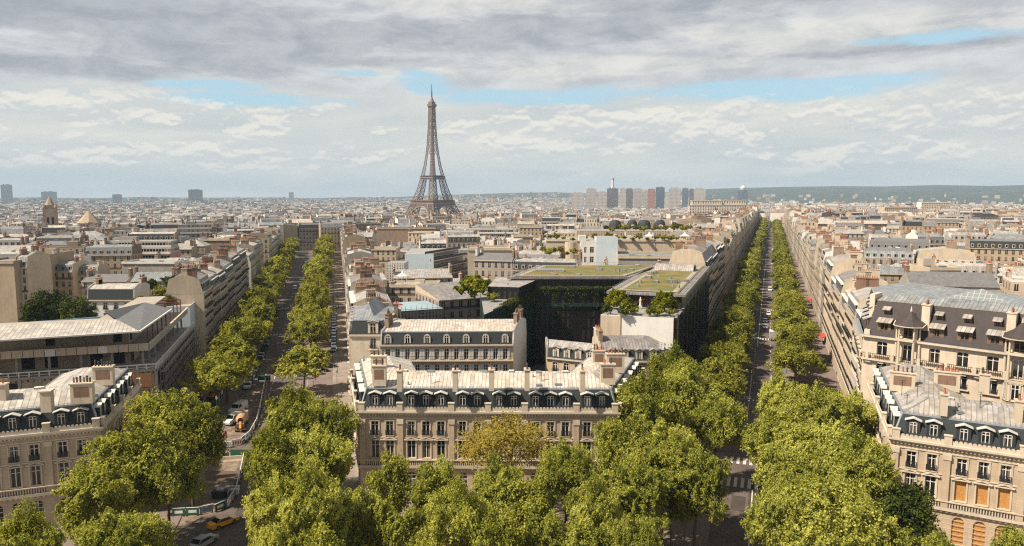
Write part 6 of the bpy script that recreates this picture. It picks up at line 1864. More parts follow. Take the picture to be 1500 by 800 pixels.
    m = MB(); m.cyl((0, 0, 295), 1.6, 1.2, 12, 'iron_brown', 8); m.cyl((0, 0, 307), 1.3, .6, 17, 'iron_brown', 6)
    for z in (298, 302, 305): m.box((0, 0, z), (5, 1, .8), 'iron_brown')
    m.build('antenna', root, org=(0, 0, 0))
    for o in root.children: o.location = (0, 0, 0)
    root.scale = (.97, .97, 1.0)
iron_tower()
def far_tower(label, px0, px1, ptop, D, mat, name='tower_block', zb=-26, cat='tower block', roofm='flat_roof', depth=None, extra=None, group=None):
    a = (px0-750)/1070*D; b = (px1-750)/1070*D; zt = CAMH+(284.0-ptop)/1070*D
    w_ = b-a; c = ((a+b)/2, D+w_/2); dp = depth or w_*.8; zb = gz(c[0], c[1])-2 if zb is None else zb
    root = empty(name, (c[0], c[1], zb), label, cat, group, -math.atan2(c[0], c[1])); w_ *= math.cos(math.atan2(c[0], c[1])); dp = depth or w_*.6; m = MB(); h = zt-zb
    P = [(-w_/2, -dp/2), (w_/2, -dp/2), (w_/2, dp/2), (-w_/2, dp/2)]
    for i in range(4):
        p, q = P[i], P[(i+1) % 4]; L = math.hypot(q[0]-p[0], q[1]-p[1]); nb = max(3, round(L/5)); nf = max(2, round(h/5.5))
        m.quad((*p, 0), (*q, 0), (*q, h), (*p, h), mat, [(0, 0), (nb, 0), (nb, nf), (0, nf)])
    o = bpy.data.objects.new('wall', m.mesh('wall')); COL.objects.link(o); o.parent = root
    m = MB(); m.face([(*p, h) for p in P], roofm); m.box((w_*.1, 0, h), (w_*.35, dp*.4, h*.035), 'plaster_grey', 0, 'flat_roof'); m.box((-w_*.25, 0, h), (w_*.12, dp*.2, h*.05), 'concrete', 0, 'flat_roof')
    o = bpy.data.objects.new('roof', m.mesh('roof')); COL.objects.link(o); o.parent = root
    return root, w_, dp, h
FT = [('low wide pale block at the left foot of the riverside high-rises', 838, 856, 283, 'tower_pale'), ('pale mid-height block between the leftmost high-rise and the white chimney', 876, 888, 281.5, 'tower_pale'), ('slim pale block wedged left of the pink-red tower', 942, 948, 279, 'tower_pale'), ('low pale block in the gap left of the wide striped tower', 974, 979.5, 283, 'tower_pale'),
      ('pale slab tower block, leftmost of the riverside high-rises', 859, 873.5, 277, 'tower_pale'), ('brown-grey tower block right in front of the white chimney', 889.5, 906, 276, 'tower_dark'),
      ('slim grey tower block just right of the one before the white chimney', 907.5, 916.5, 276.5, 'tower_pale'), ('slim dark tower block touching a grey twin on its left', 917, 927, 276.5, 'tower_dark'),
      ('pale concrete tower block left of the pink one', 928, 941.5, 277, 'tower_pale'), ('pink-red tower block among the riverside high-rises', 948.5, 959.5, 277, 'tower_pink'),
      ('dark blue glass tower block beside the pink one', 960.5, 973.5, 274.5, 'tower_blue'), ('wide pale striped tower block right of the dark blue one', 980, 998, 276, 'tower_pale'),
      ('dark slate-blue tower block right of the wide striped one', 999, 1008, 276, 'tower_blue'), ('narrow dark tower block, second from the right of the high-rises', 1009, 1015.5, 277, 'tower_dark'),
      ('grey-beige tower block, rightmost of the riverside high-rises', 1017, 1034, 276.5, 'tower_pale')]
for i, (lb, a, b, t_, mt) in enumerate(FT): far_tower(lb, a, b, t_, 2850+(i % 3)*60, mt)
far_tower('squat office tower far off at the left horizon, with a paler top', 274, 295, 278, 5200, 'facade_modern', zb=-20)
far_tower('pale tower pair at the left end of the horizon', 0, 17, 271, 4800, 'facade_white', zb=-20)
far_tower('grey slab block on the left horizon, second of the pale blocks there', 57, 80, 281, 5000, 'facade_white', zb=-20)
far_tower('low white slab on the horizon left of the squat office tower', 164, 178, 285, 4600, 'facade_white', zb=-20)
far_tower('slim beige block on the horizon between the squat office tower and the iron tower', 424, 431, 282, 5200, 'facade_white', zb=-20)
r_, w_, dp, h = far_tower('rounded teal glass building with a white ball on its roof, right of the old palace', 1081, 1096, 279, 3300, 'tower_blue', name='teal_glass_building', cat='building')
m = MB()
for j in range(6):
    for i in range(12):
        f = lambda a, b: (w_*.28*math.cos(b)*math.cos(a), w_*.28*math.cos(b)*math.sin(a), h+w_*.22+w_*.28*math.sin(b))
        a0, a1 = 2*math.pi*i/12, 2*math.pi*(i+1)/12; b0, b1 = -math.pi/2+math.pi*j/6, -math.pi/2+math.pi*(j+1)/6
        m.quad(f(a0, b0), f(a1, b0), f(a1, b1), f(a0, b1), 'plaster_white')
o = bpy.data.objects.new('white_ball', m.mesh('white_ball', smooth=True)); COL.objects.link(o); o.parent = r_
# white chimney
D = 3300; x = (896.5-750)/1070*D; m = MB(); m.cyl((x, D, -26), 7, 5.4, 50+26+70, 'plaster_white', 14); m.cyl((x, D, 112), 5.6, 5.6, 7, 'lead', 14); m.cyl((x, D, 120.01), 5.5, 5.3, 2, 'plaster_white', 14)
o = m.build('factory_chimney', None, org=(x, D, -26)); tag(o, 'tall slender white chimney rising behind the riverside high-rises', 'chimney')
# old palace on its hill
def palace():
    D = 1480; zb = 0
    root = empty('old_palace', ((1050-750)/1070*D, D, 0), 'long cream stone palace with flat roofs in front of the high-rises', 'building')
    m = MB(); c = MB()
    for p0, p1, top, dd in ((1009, 1046, 300.5, 0), (1016, 1060, 294.0, 18), (1060, 1097, 293.5, 25), (1046, 1102, 300.5, 8)):
        a = (p0-750)/1070*D; b = (p1-750)/1070*D; z = CAMH+(284-top)/1070*D; 
        P = [(a, D+dd), (b, D+dd), (b, D+dd+16), (a, D+dd+16)]; n = round((b-a)/5)
        for i in range(4):
            p, q = P[i], P[(i+1) % 4]; k = n if i % 2 == 0 else 3; m.quad((*p, 0), (*q, 0), (*q, z), (*p, z), 'facade_pale', [(0, 0), (k, 0), (k, 5), (0, 5)])
        m.face([(*p, z) for p in P], 'flat_roof'); c.prism([(a-.6, D+dd-.6), (b+.6, D+dd-.6), (b+.6, D+dd+16.6), (a-.6, D+dd+16.6)], z-.6, z+.5, 'trim', 'gravel_roof')
    m.build('wall', root); c.build('cornice', root)
palace()
# church tower and pyramid-roofed lantern
def church():
    D = 660; x = (75.7-750)/1070*D; zb = -14; w_ = 10.6
    root = empty('church_tower', (x, D, zb), 'square stone church tower with pointed roof and paired belfry openings', 'church tower', None, .52)
    m = MB(); zt = CAMH-(306-284)/1070*D
    h = zt-zb
    m.box((0, 0, 0), (w_, w_, h), 'stone_cream')
    def zz(py): return CAMH-(py-284)/1070*D-zb
    for sg in (-1, 1):
        for sy in (-1, 1): m.box((sg*w_*.42, sy*w_*.42, 0), (w_*.2, w_*.2, h+1.5), 'stone_warm', 0, 'stone_grey')
    m.box((0, 0, h), (w_*.72, w_*.72, 3.5), 'stone_grey')
    o = bpy.data.objects.new('wall', m.mesh('wall')); COL.objects.link(o); o.parent = root
    for sg in (-1, 0, 1):
        if sg == 0: continue
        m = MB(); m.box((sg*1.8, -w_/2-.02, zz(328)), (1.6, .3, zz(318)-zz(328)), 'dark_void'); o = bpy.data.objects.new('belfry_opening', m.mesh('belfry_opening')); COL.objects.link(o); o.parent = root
    m = MB(); n = 8; r = w_*.42; z0 = h+3.5; top = zz(287)
    for i in range(n):
        a, b = 2*math.pi*(i+.5)/n, 2*math.pi*(i+1.5)/n
        m.face([(r*math.cos(a), r*math.sin(a), z0), (r*math.cos(b), r*math.sin(b), z0), (0, 0, top)], 'plaster_tan')
    for sx, sy in ((1, 1), (1, -1), (-1, 1), (-1, -1)): m.cyl((sx*w_*.42, sy*w_*.42, h+1.5), 1.4, .0, 4, 'plaster_tan', 6)
    o = bpy.data.objects.new('spire', m.mesh('spire')); COL.objects.link(o); o.parent = root
    D = 700; x = (123-750)/1070*D; root = empty('church_lantern', (x, D+10, -14), 'low octagonal stone church lantern with a tiled pyramid roof', 'church', None, .1)
    zz = lambda py: CAMH-(py-284)/1070*D+14
    m = MB(); n = 8; r = 10.2
    for i in range(n):
        a, b = 2*math.pi*(i+.5)/n, 2*math.pi*(i+1.5)/n; P = [(r*math.cos(t), r*math.sin(t)) for t in (a, b)]
        m.quad((*P[0], 0), (*P[1], 0), (*P[1], zz(327)), (*P[0], zz(327)), 'stone_cream')
        mid = Vector(((P[0][0]+P[1][0])/2*1.005, (P[0][1]+P[1][1])/2*1.005)); 
        d = Vector((P[1][0]-P[0][0], P[1][1]-P[0][1])).normalized()
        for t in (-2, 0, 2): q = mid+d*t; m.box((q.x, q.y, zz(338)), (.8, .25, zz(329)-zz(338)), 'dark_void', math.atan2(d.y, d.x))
    o = bpy.data.objects.new('wall', m.mesh('wall')); COL.objects.link(o); o.parent = root
    m = MB()
    for i in range(n):
        a, b = 2*math.pi*(i+.5)/n, 2*math.pi*(i+1.5)/n; m.face([((r+.8)*math.cos(a), (r+.8)*math.sin(a), zz(327)), ((r+.8)*math.cos(b), (r+.8)*math.sin(b), zz(327)), (0, 0, zz(308))], 'plaster_tan')
    m.cyl((0, 0, zz(308.5)), .5, .1, 2.5, 'stone_cream', 6)
    o = bpy.data.objects.new('pyramid_roof', m.mesh('pyramid_roof')); COL.objects.link(o); o.parent = root
    for c_ in [(x, D+10)]: take([Vector((c_[0]-14, c_[1]-14)), Vector((c_[0]+14, c_[1]-14)), Vector((c_[0]+14, c_[1]+14)), Vector((c_[0]-14, c_[1]+14))])
church()

# ---------------------------------------------------------------- the avenues' farther rows and the fabric of houses behind
FAB = []   # (x, y, rot, w, d, H, seed, region)
fr = random.Random(21)
def try_fab(c, rot, w_, d_, H, region, grow=0.0):
    ca, sa = math.cos(rot), math.sin(rot)
    P = [Vector((c.x+ca*i*w_/2-sa*j*d_/2, c.y+sa*i*w_/2+ca*j*d_/2)) for i, j in ((-1, -1), (1, -1), (1, 1), (-1, 1))]
    Q = [c+(p-c)*.93 for p in P]
    if not free(Q): return False
    take(P); FAB.append((c.x, c.y, rot, w_, d_, H, fr.randrange(10**6), region)); return True
# corridors kept open
for F, t0, t1, s1 in ((KL, -19.4, 18.4, 1500), (IE, -38.9, 2.9, 640)):
    s = 100
    while s < s1: take([F(s, t0+.2), F(s, t1-.2), F(s+50, t1-.2), F(s+50, t0+.2)]); s += 50
take([Vector((-90, 60)), Vector((90, 60)), Vector((60, 100)), Vector((-60, 100))])
def avenue_row(F, ang, s0, s1, t, side, hs, region):
    s = s0
    while s < s1:
        w_ = fr.uniform(13, 25); d_ = 13; H = fr.uniform(hs[0]-2.2, hs[1]+1.5)
        c = F(s+w_/2, t+side*d_/2); rot = math.pi/2-ang+(math.pi if side < 0 else 0)
        # local -y faces the street
        rot = (math.pi/2-ang)+math.pi if side > 0 else (math.pi/2-ang)
        try_fab(c, rot, w_, d_, H, region); s += w_
avenue_row(KL, KA, 277, 1500, 18.6, 1, (20, 25), 'on the sunny side of the right avenue')
avenue_row(KL, KA, 345, 1500, -19.6, -1, (23, 27), 'on the shaded side of the right avenue')
avenue_row(IE, IA, 334, 560, -39.2, -1, (19, 23), 'on the shaded side of the left avenue')
avenue_row(IE, IA, 250, 640, 3.2, 1, (17, 22), 'on the right side of the left avenue')
def region_of(x, y):
    ks, kt = kst(x, y); is_, it = ist(x, y)
    if kt > 18: return 'right of the right avenue'
    if it < -39: return 'left of the left avenue'
    return 'between the two avenues'
def fill(y0, y1, x0, x1, ang, seed, pitch=27.0):
    g = random.Random(seed); ca, sa = math.cos(ang), math.sin(ang)
    cx, cy = (x0+x1)/2, (y0+y1)/2; R_ = math.hypot(x1-x0, y1-y0)/2
    v = -R_; row = 0
    while v < R_:
        dpt = g.uniform(11.5, 14); u = -R_+g.uniform(0, 10); flip = row % 2
        while u < R_:
            w_ = g.uniform(13, 25)
            x = cx+ca*(u+w_/2)-sa*v; y = cy+sa*(u+w_/2)+ca*v
            if x0 <= x <= x1 and y0 <= y <= y1 and abs(x/y) < .80 and y > 100:
                d2 = dpt*g.uniform(.85, 1.15)
                if g.random() < .16: try_fab(Vector((x, y)), ang+math.pi/2, d2*.9, w_*.9, g.uniform(15, 25), region_of(x, y))
                else: try_fab(Vector((x, y)), ang+(math.pi if flip else 0), w_, d2, g.choice([g.uniform(17, 24), g.uniform(18, 23), g.uniform(12, 18), g.uniform(22, 26.5)]), region_of(x, y))
            u += w_+(g.uniform(0, .3) if g.random() < .86 else g.uniform(4, 12))
        v += dpt+(g.uniform(.5, 3) if flip == 0 else g.uniform(6, 12)); row += 1
fill(150, 420, -330, -20, R(9), 1); fill(160, 420, -60, 150, R(-14), 2); fill(150, 430, 70, 340, R(-24), 3)
fill(420, 800, -620, -60, R(22), 4); fill(420, 800, -140, 270, R(-8), 5); fill(430, 820, 150, 640, R(-20), 6)
fill(800, 1250, -980, -100, R(-12), 7); fill(800, 1250, -220, 460, R(14), 8); fill(820, 1250, 270, 980, R(-24), 9)
def seen(f):
    q = pix(f[0], f[1], 20); return -90 < q[0] < 1590 and f[1] > 90
FAB = sorted([f for f in FAB if seen(f)], key=lambda f: f[0]**2+f[1]**2)
near, rest = FAB[:262], FAB[262:]
NAMEDW = {}
def build_fab(f, root=None, mbs=None, lod=1):
    x, y, rot, w_, d_, H, seed, region = f
    rr = random.Random(seed); g = gz(x, y)
    ave = 'side' in region
    kind = 'mansard' if ave and rr.random() < .85 else rr.choice(KINDS)
    wl = rr.choice(WALLS if not ave else WALLS[:5]); rf = rr.choice(ROOFS)
    geo = fab_geo(rr, w_, d_, H, kind, wl[0], wl[1], rf, lod=lod)
    return geo, kind, wl, rf, g
RN = {'zinc': 'grey metal', 'zinc_warm': 'warm grey metal', 'zinc_blue': 'bluish metal', 'zinc_dull': 'dull grey', 'zinc_white': 'whitish metal', 'roof_tile': 'red-brown tiled', 'slate_light': 'grey slate'}
KN = {'mansard': 'mansard', 'gable': 'gabled', 'hip': 'hipped', 'mono': 'lean-to', 'flat': 'flat', 'setback': 'stepped terrace'}
infos = []
for f in near:
    geo, kind, wl, rf, g = build_fab(f)
    x, y, rot = f[:3]
    root = empty('apartment_house', (x, y, g), None, 'building', None, rot)
    for k in ('wall', 'roof'):
        o = bpy.data.objects.new(k, geo[k].mesh(k)); COL.objects.link(o); o.parent = root
    for ch in geo['chimney']:
        o = bpy.data.objects.new('chimney', ch.mesh('chimney')); COL.objects.link(o); o.parent = root
    nc = len(geo['chimney'])
    infos.append([root, f, kind, wl[2], rf, nc])
# labels: look first, then the region, then how near it is among its look-alikes
grp = {}
for it in infos:
    root, f, kind, wc, rf, nc = it
    look = f'{wc} house with {RN[rf]} {KN[kind]} roof' if kind != 'setback' else f'{wc} house with stepped terraces'
    grp.setdefault((look, f[7]), []).append(root)
for (look, region), l in grp.items():
    if len(l) == 1: l[0]['label'] = f'{look}, {region}'
    else:
        for i, r_ in enumerate(l): r_['label'] = f'{look}, {nth(i)} {region}' if i else f'{look}, first {region}'
# the houses beyond, too many to count
far = MB()
def emit(mb, src, x, y, z, rot):
    ca, sa = math.cos(rot), math.sin(rot); n = len(mb.v)
    mb.v.extend([(x+ca*a-sa*b, y+sa*a+ca*b, z+c) for a, b, c in src.v]); mb.f.extend([tuple(i+n for i in q) for q in src.f]); mb.m.extend(src.m); mb.u.extend(src.u)
for f in rest:
    geo, kind, wl, rf, g = build_fab(f, lod=0)
    for s_ in [geo['wall'], geo['roof']]+geo['chimney']: emit(far, s_, f[0], f[1], g, f[2])
o = far.build('distant_houses', None, org=(0, 0, 0)); tag(o, 'sea of distant cream houses and grey roofs stretching back from the near blocks', 'houses', None, 'stuff')
# the plain and hill town
far = MB(); g = random.Random(5)
cols = ['facade_cream', 'facade_pale', 'facade_white', 'facade_grey', 'facade_warm', 'plaster_cream', 'plaster_white', 'tower_pale']
rfs = ['zinc', 'zinc', 'slate_light', 'zinc_dull', 'flat_roof', 'zinc_blue', 'roof_tile', 'zinc_warm', 'slate', 'zinc_dull', 'zinc_white']
r = 1180.0
while r < 7600:
    step = 11+max(0, r-1200)*.019
    A = 38.5
    a = -A
    while a < A:
        w_ = g.uniform(7, 24)*(1+max(0, r-3000)/6500); da = math.degrees(w_/r)*g.choice([1.0, 1.0, 1.15, 1.5])
        x, y = r*math.sin(R(a)), r*math.cos(R(a)); q = gz(x, y); dens = .93 if r < 4200 else (.80 if a < 14 else .2 if r < 5200 else .06) if r < 6300 else (.10 if a < 10 else 0.0)
        gx, gy = x+181, y-1652
        park = math.hypot(gx, gy) < 90 or (abs(gx-0.0) < 60 and 0 < gy < 700 and False)
        if g.random() < dens and not park:
            H = g.choice([g.uniform(7, 13), g.uniform(12, 21), g.uniform(15, 22)]) if g.random() < .98 else g.uniform(22, 30)
            if r < 2400: H = min(H, 22)
            dd_ = g.uniform(6, 13)*(1+max(0, r-3000)/6500); rot = R(-a)+g.choice([0, .3, -.35, .15]); m = MB()
            cm = g.choice(cols); rm = g.choice(rfs)
            nb = max(2, round(w_/3.2)); nf = max(2, round(H/3.2))
            X0, X1, Y0, Y1 = -w_/2, w_/2, -dd_/2, dd_/2
            for p_, q_, k in (((X0, Y0), (X1, Y0), nb), ((X1, Y0), (X1, Y1), 3), ((X0, Y1), (X0, Y0), 3)):
                m.quad((*p_, -3), (*q_, -3), (*q_, H), (*p_, H), cm, [(0, 0), (k, 0), (k, nf), (0, nf)])
            if g.random() < .55:
                hh = g.uniform(1.5, 4); m.quad((X0, Y0, H), (X1, Y0, H), (X1-2, 0, H+hh), (X0+2, 0, H+hh), rm); m.quad((X1, Y1, H), (X0, Y1, H), (X0+2, 0, H+hh), (X1-2, 0, H+hh), rm)
                m.face([(X1, Y0, H), (X1, Y1, H), (X1-2, 0, H+hh)], rm); m.face([(X0, Y1, H), (X0, Y0, H), (X0+2, 0, H+hh)], rm)
            else: m.face([(X0, Y0, H), (X1, Y0, H), (X1, Y1, H), (X0, Y1, H)], rm)
            if r < 3000 and g.random() < .8: m.box((g.uniform(X0*.6, X1*.6), 0, H), (g.uniform(1, 4), g.uniform(2, 5), g.uniform(1.5, 3.5)), g.choice(['brick', 'plaster_cream', 'plaster_white', 'brick_tan']), 0, 'terracotta')
            emit(far, m, x, y, q, rot)
        a += da
    r += step
o = far.build('far_city', None, org=(0, 0, 0)); tag(o, 'pale far city on the plain and up the hills to the horizon', 'city', None, 'stuff')
# ---------------------------------------------------------------- trees
BIG = [crown(100+i, 6.2, 15.0, 80000, .34, 64+5*i, 'leaf_plane', z0=10.9) for i in range(4)]
BIGT = [trunk_mesh(200+i, 7.0, .34, 6.0, 12.5, 12.0) for i in range(2)]
SML = [crown(120+i, 4.3, 10.2, 36000, .31, 44, 'leaf_plane', z0=7.4) for i in range(3)]
SMLT = [trunk_mesh(220+i, 4.6, .20, 4.2, 8.5, 8.2) for i in range(2)]
AVE = [crown(140+i, 5.4, 9.2, 19000, .48, 38, 'leaf_avenue', z0=8.6) for i in range(4)]
AVEF = [crown(150+i, 5.4, 9.2, 6500, .80, 28, 'leaf_avenue', z0=8.6) for i in range(3)]
AVET = [trunk_mesh(240+i, 4.6, .24, 5.4, 8.8, 8.4) for i in range(2)]
GOLD = crown(160, 5.6, 9.5, 11500, .27, 40, 'leaf_gold', z0=11.0); GOLDT = trunk_mesh(260, 6.0, .26, 5.6, 9.5, 10.5, 16)
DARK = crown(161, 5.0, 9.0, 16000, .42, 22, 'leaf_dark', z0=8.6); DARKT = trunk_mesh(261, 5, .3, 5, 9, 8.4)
YNG = crown(162, 2.4, 5.0, 3800, .34, 12, 'leaf_bright', z0=6.2); YNGT = trunk_mesh(262, 3.6, .10, 2.4, 5, 6)
# hotel trees: crown centre and half width read off the survey picture, height in metres
def ptree(px, py, half, h, label, kind='big', group='plane trees round the place', name='plane_tree', zk=.62):
    """px, py: top of crown; half: half width in pixels"""
    p = at(px, py, h); dist = math.hypot(p.x, p.y); r = half/1070*math.hypot(dist, CAMH-h)
    sets = {'big': (BIG, BIGT, 6.6, 18.6), 'small': (SML, SMLT, 4.6, 12.7), 'gold': ([GOLD], [GOLDT], 6.0, 15.8), 'dark': ([DARK], [DARKT], 5.5, 13.2), 'young': ([YNG], [YNGT], 2.7, 8.8), 'ave': (AVE, AVET, 5.9, 13.1)}
    cs, ts, r0, h0 = sets[kind]; i = rnd.randrange(99)
    return place_tree(cs[i % len(cs)], ts[i % len(ts)], p.x, p.y, label, 'tree', group, name, None, r/r0*(.90 if kind == 'big' else .96), h/h0)
for px, py, hf, h, lb, kd in [
    # left hotel
    (236, 568, 54, 19, 'yellow-green plane tree at the corner of the left hotel, topmost crown of its clump', 'big'),
    (276, 594, 42, 17, 'plane tree overhanging the works site, right edge of the left clump', 'big'),
    (192, 622, 62, 18, 'broad plane tree in front of the left hotel, middle of its clump', 'big'),
    (240, 644, 46, 16, 'plane tree beside the fenced trench, lower right of the left clump', 'big'),
    (138, 672, 54, 16, 'plane tree hiding the ground floor of the left hotel', 'big'),
    (160, 738, 66, 17, 'plane tree at the bottom edge below the left hotel, wide bright crown', 'big'),
    (216, 752, 38, 14, 'smaller plane tree at the bottom edge, next to the yellow taxi lane', 'small'),
    (28, 746, 50, 16, 'plane tree cut by the bottom left corner', 'big'),
    # between left avenue and central hotel
    (432, 566, 52, 19, 'plane tree left of the central hotel, farthest of that clump', 'big'),
    (482, 574, 44, 18, 'plane tree touching the left corner of the central hotel', 'big'),
    (400, 622, 52, 18, 'plane tree beside the curved barriers, left edge of the central-left clump', 'big'),
    (462, 612, 60, 19, 'widest plane tree in the clump left of the central hotel', 'big'),
    (404, 690, 48, 17, 'plane tree right of the yellow taxi, lower left of its clump', 'big'),
    (452, 684, 58, 18, 'plane tree at the bottom of the clump left of the central hotel, middle', 'big'),
    (500, 720, 36, 14, 'small plane tree at the right foot of the clump left of the central hotel', 'small'),
    (404, 758, 44, 15, 'low plane tree near the bottom edge right of the pale car', 'big'),
    (478, 768, 46, 14, 'low plane tree at the bottom edge, below the central-left clump', 'small'),
    # in front of the central hotel
    (570, 664, 40, 14.5, 'slim plane tree before the second and third windows of the central hotel', 'small'),
    (568, 736, 36, 12.5, 'small bright plane tree at the bottom edge before the central hotel', 'small'),
    (640, 670, 40, 15, 'plane tree just left of the golden tree', 'small'),
    (735, 672, 50, 15.5, 'plane tree before the golden tree, bright green', 'big'),
    (663, 706, 56, 16, 'round plane tree at the bottom edge, left of the centre line', 'big'),
    (738, 745, 44, 14, 'plane tree at the bottom edge right under the golden tree', 'small'),
    (828, 634, 54, 18, 'tall plane tree before the right half of the central hotel', 'big'),
    (800, 750, 40, 13, 'small bright plane tree at the bottom edge, third from the right avenue', 'small'),
    (612, 742, 36, 12, 'small plane tree at the bottom edge, second from the left before the central hotel', 'small'),
    (700, 730, 40, 13, 'low plane tree at the bottom edge between the round tree and the centre line', 'small'),
    (770, 700, 42, 14, 'plane tree right below the golden tree, slightly to its right', 'small'),
    (850, 760, 44, 13, 'low plane tree at the bottom edge below the shaded one', 'small'),
    (925, 745, 48, 14, 'low bright plane tree at the bottom edge below the pale-tipped one', 'big'),
    (530, 712, 34, 13, 'narrow plane tree filling the gap at the left corner of the central hotel', 'small'),
    (870, 700, 46, 15, 'plane tree in shade right of the tall one before the central hotel', 'big'),
    # right corner of the central hotel
    (982, 506, 44, 20, 'plane tree behind the right corner of the central hotel, topmost of its clump', 'big'),
    (1000, 530, 46, 19, 'plane tree beside the right avenue, second from the top of its clump', 'big'),
    (944, 546, 62, 21, 'large plane tree hiding the right wing of the central hotel', 'big'),
    (1048, 566, 46, 18, 'plane tree leaning over the zebra crossing of the right avenue', 'big'),
    (912, 606, 50, 18, 'plane tree before the last windows of the central hotel', 'big'),
    (972, 606, 62, 19, 'widest plane tree between central hotel and right avenue', 'big'),
    (1022, 650, 48, 16, 'plane tree on the kerb of the right avenue before the zebra crossing', 'big'),
    (925, 668, 58, 16, 'plane tree with pale leaf tips, below the widest one left of the right avenue', 'big'),
    (985, 690, 30, 12, 'thin light young plane tree on open ground beside the right avenue', 'young'),
    (1004, 712, 26, 11, 'second thin young plane tree on open ground beside the right avenue', 'young'),
    # right hotel
    (1150, 548, 44, 18, 'plane tree at the top of the right-hand clump, nearest the right avenue', 'big'),
    (1205, 560, 50, 18, 'plane tree at the top of the right-hand clump, in its middle', 'big'),
    (1250, 562, 40, 18, 'plane tree at the top of the right-hand clump, beside the right hotel', 'big'),
    (1150, 588, 52, 18, 'plane tree bulging over the right avenue, left edge of the right-hand clump', 'big'),
    (1222, 606, 60, 18, 'plane tree hiding the corner of the right hotel', 'big'),
    (1268, 636, 52, 17, 'plane tree before the first windows of the right hotel', 'big'),
    (1178, 640, 60, 18, 'broad plane tree in the middle of the right-hand clump', 'big'),
    (1150, 700, 52, 16, 'plane tree at the bottom left of the right-hand clump', 'big'),
    (1225, 700, 66, 17, 'broad plane tree at the bottom of the right-hand clump', 'big'),
    (1300, 760, 40, 12, 'low plane tree at the foot of the right hotel', 'small'),
    (1374, 776, 34, 11, 'small bright plane tree top cut by the bottom edge under the boarded windows', 'small'),
    (1494, 770, 26, 12, 'small plane tree cut by the bottom right corner', 'small')]:
    ptree(px, py, hf, h, lb, kd)
ptree(738, 602, 80, 18.0, 'sparse golden-yellow tree before the central hotel, the only one of its colour', 'gold', 'x', 'golden_tree')
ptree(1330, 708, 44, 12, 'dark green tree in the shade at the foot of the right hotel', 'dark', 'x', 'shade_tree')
for o in list(COL.objects):
    if o.parent is None and o.get('group') == 'x': del o['group']
# rows along the avenues
def tree_row(F, t, ss, label, group, wob=.6, s0=1.0):
    for i, s in enumerate(ss):
        tt = t-(s-165)*.022 if label.endswith('left of the left avenue') else t
        p = F(s+rnd.uniform(-1.5, 1.5), tt+rnd.uniform(-wob, wob)); d = p.length
        cs = AVE if d < 330 else AVEF
        if pix(p.x, p.y, 8)[0] < -60: continue
        place_tree(cs[rnd.randrange(len(cs))], AVET[i % 2] if d < 420 else None, p.x, p.y, label % nth(i), 'tree', group, 'avenue_tree', None, s0*rnd.uniform(.84, 1.16), s0*rnd.uniform(.78, 1.12))
def rng(a, b, st): 
    l = []; s = a
    while s < b: l.append(s); s += st*rnd.uniform(.92, 1.08)
    return l
tree_row(KL, -10.2, rng(154, 330, 9.5)+rng(336, 1400, 11.5), '%s tree from the near end of the row left of the right avenue', 'trees left of the right avenue', s0=.98)
tree_row(KL, 7.6, rng(196, 330, 9.5)+rng(336, 1400, 11.5), '%s tree from the near end of the row right of the right avenue', 'trees right of the right avenue', s0=.95)
tree_row(IE, -26.2, rng(170, 215, 14)+rng(222, 330, 12)+rng(338, 640, 12), '%s tree from the near end of the row left of the left avenue', 'trees left of the left avenue', s0=1.1)
tree_row(IE, -9.4, [187]+rng(222, 330, 13)+rng(338, 640, 12), '%s tree from the near end of the row right of the left avenue', 'trees right of the left avenue', s0=1.12)
# courtyard trees, left
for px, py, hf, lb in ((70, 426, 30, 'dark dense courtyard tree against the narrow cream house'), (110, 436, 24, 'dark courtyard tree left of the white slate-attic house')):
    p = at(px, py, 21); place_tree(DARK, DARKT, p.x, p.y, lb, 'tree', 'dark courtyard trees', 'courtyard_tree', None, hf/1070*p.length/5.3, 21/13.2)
# planted roofs
SHR = [crown(170, 1.6, 2.6, 5000, .30, 10, 'leaf_bright', z0=1.3), crown(171, 1.6, 2.6, 4500, .30, 10, 'leaf_dark', z0=1.3), crown(172, 1.5, 2.4, 1800, .28, 9, 'leaf_red', z0=1.2), crown(173, 1.6, 2.6, 4500, .30, 10, 'leaf_avenue', z0=1.3)]
def shrub(px, py, z, half, k, label, group=None, name='roof_shrub'):
    p = at(px, py, z); r = half/1070*math.hypot(p.length, CAMH-z)
    return place_tree(SHR[k], None, p.x, p.y, label, 'shrub', group, name, None, r/1.75, None, z)
for px, py, z, hf, k, lb in ((903, 453, 22.4, 20, 0, 'yellow-green roof tree at the left corner of the garden above the white wall'), (918, 460, 22.4, 14, 0, 'rounded yellow-green shrub left of the red one on the garden roof'),
                             (943, 449, 22.4, 12, 2, 'red-leaved shrub on the garden roof'), (972, 456, 22.4, 20, 0, 'large yellow-green roof tree at the right end of the garden above the white wall'),
                             (965, 462, 22.4, 12, 0, 'low bright shrub in front of the white statue'), (890, 461, 22.4, 10, 1, 'dark trailing shrub at the left rim of the garden roof'),
                             (692, 438, 21.8, 24, 0, 'wide yellow-green shrub on the terrace left of the dark court'), (709, 430, 22, 15, 0, 'yellow-green shrub in front of the roof pavilion'), (747, 432, 22, 11, 0, 'small round shrub beside the roof pavilion steps'),
                             (722, 442, 21.6, 10, 3, 'low shrub right of the wide terrace shrub'),
                             (928, 461, 22.4, 9, 3, 'low green bush left of the roof statue'), (952, 463, 22.4, 9, 0, 'low golden bush right of the roof statue'), (912, 464, 22.4, 9, 1, 'dark low bush under the rounded yellow-green shrub'), (982, 463, 22.4, 8, 3, 'small bush at the right rim of the garden roof')):
    shrub(px, py, z, hf, k, lb)
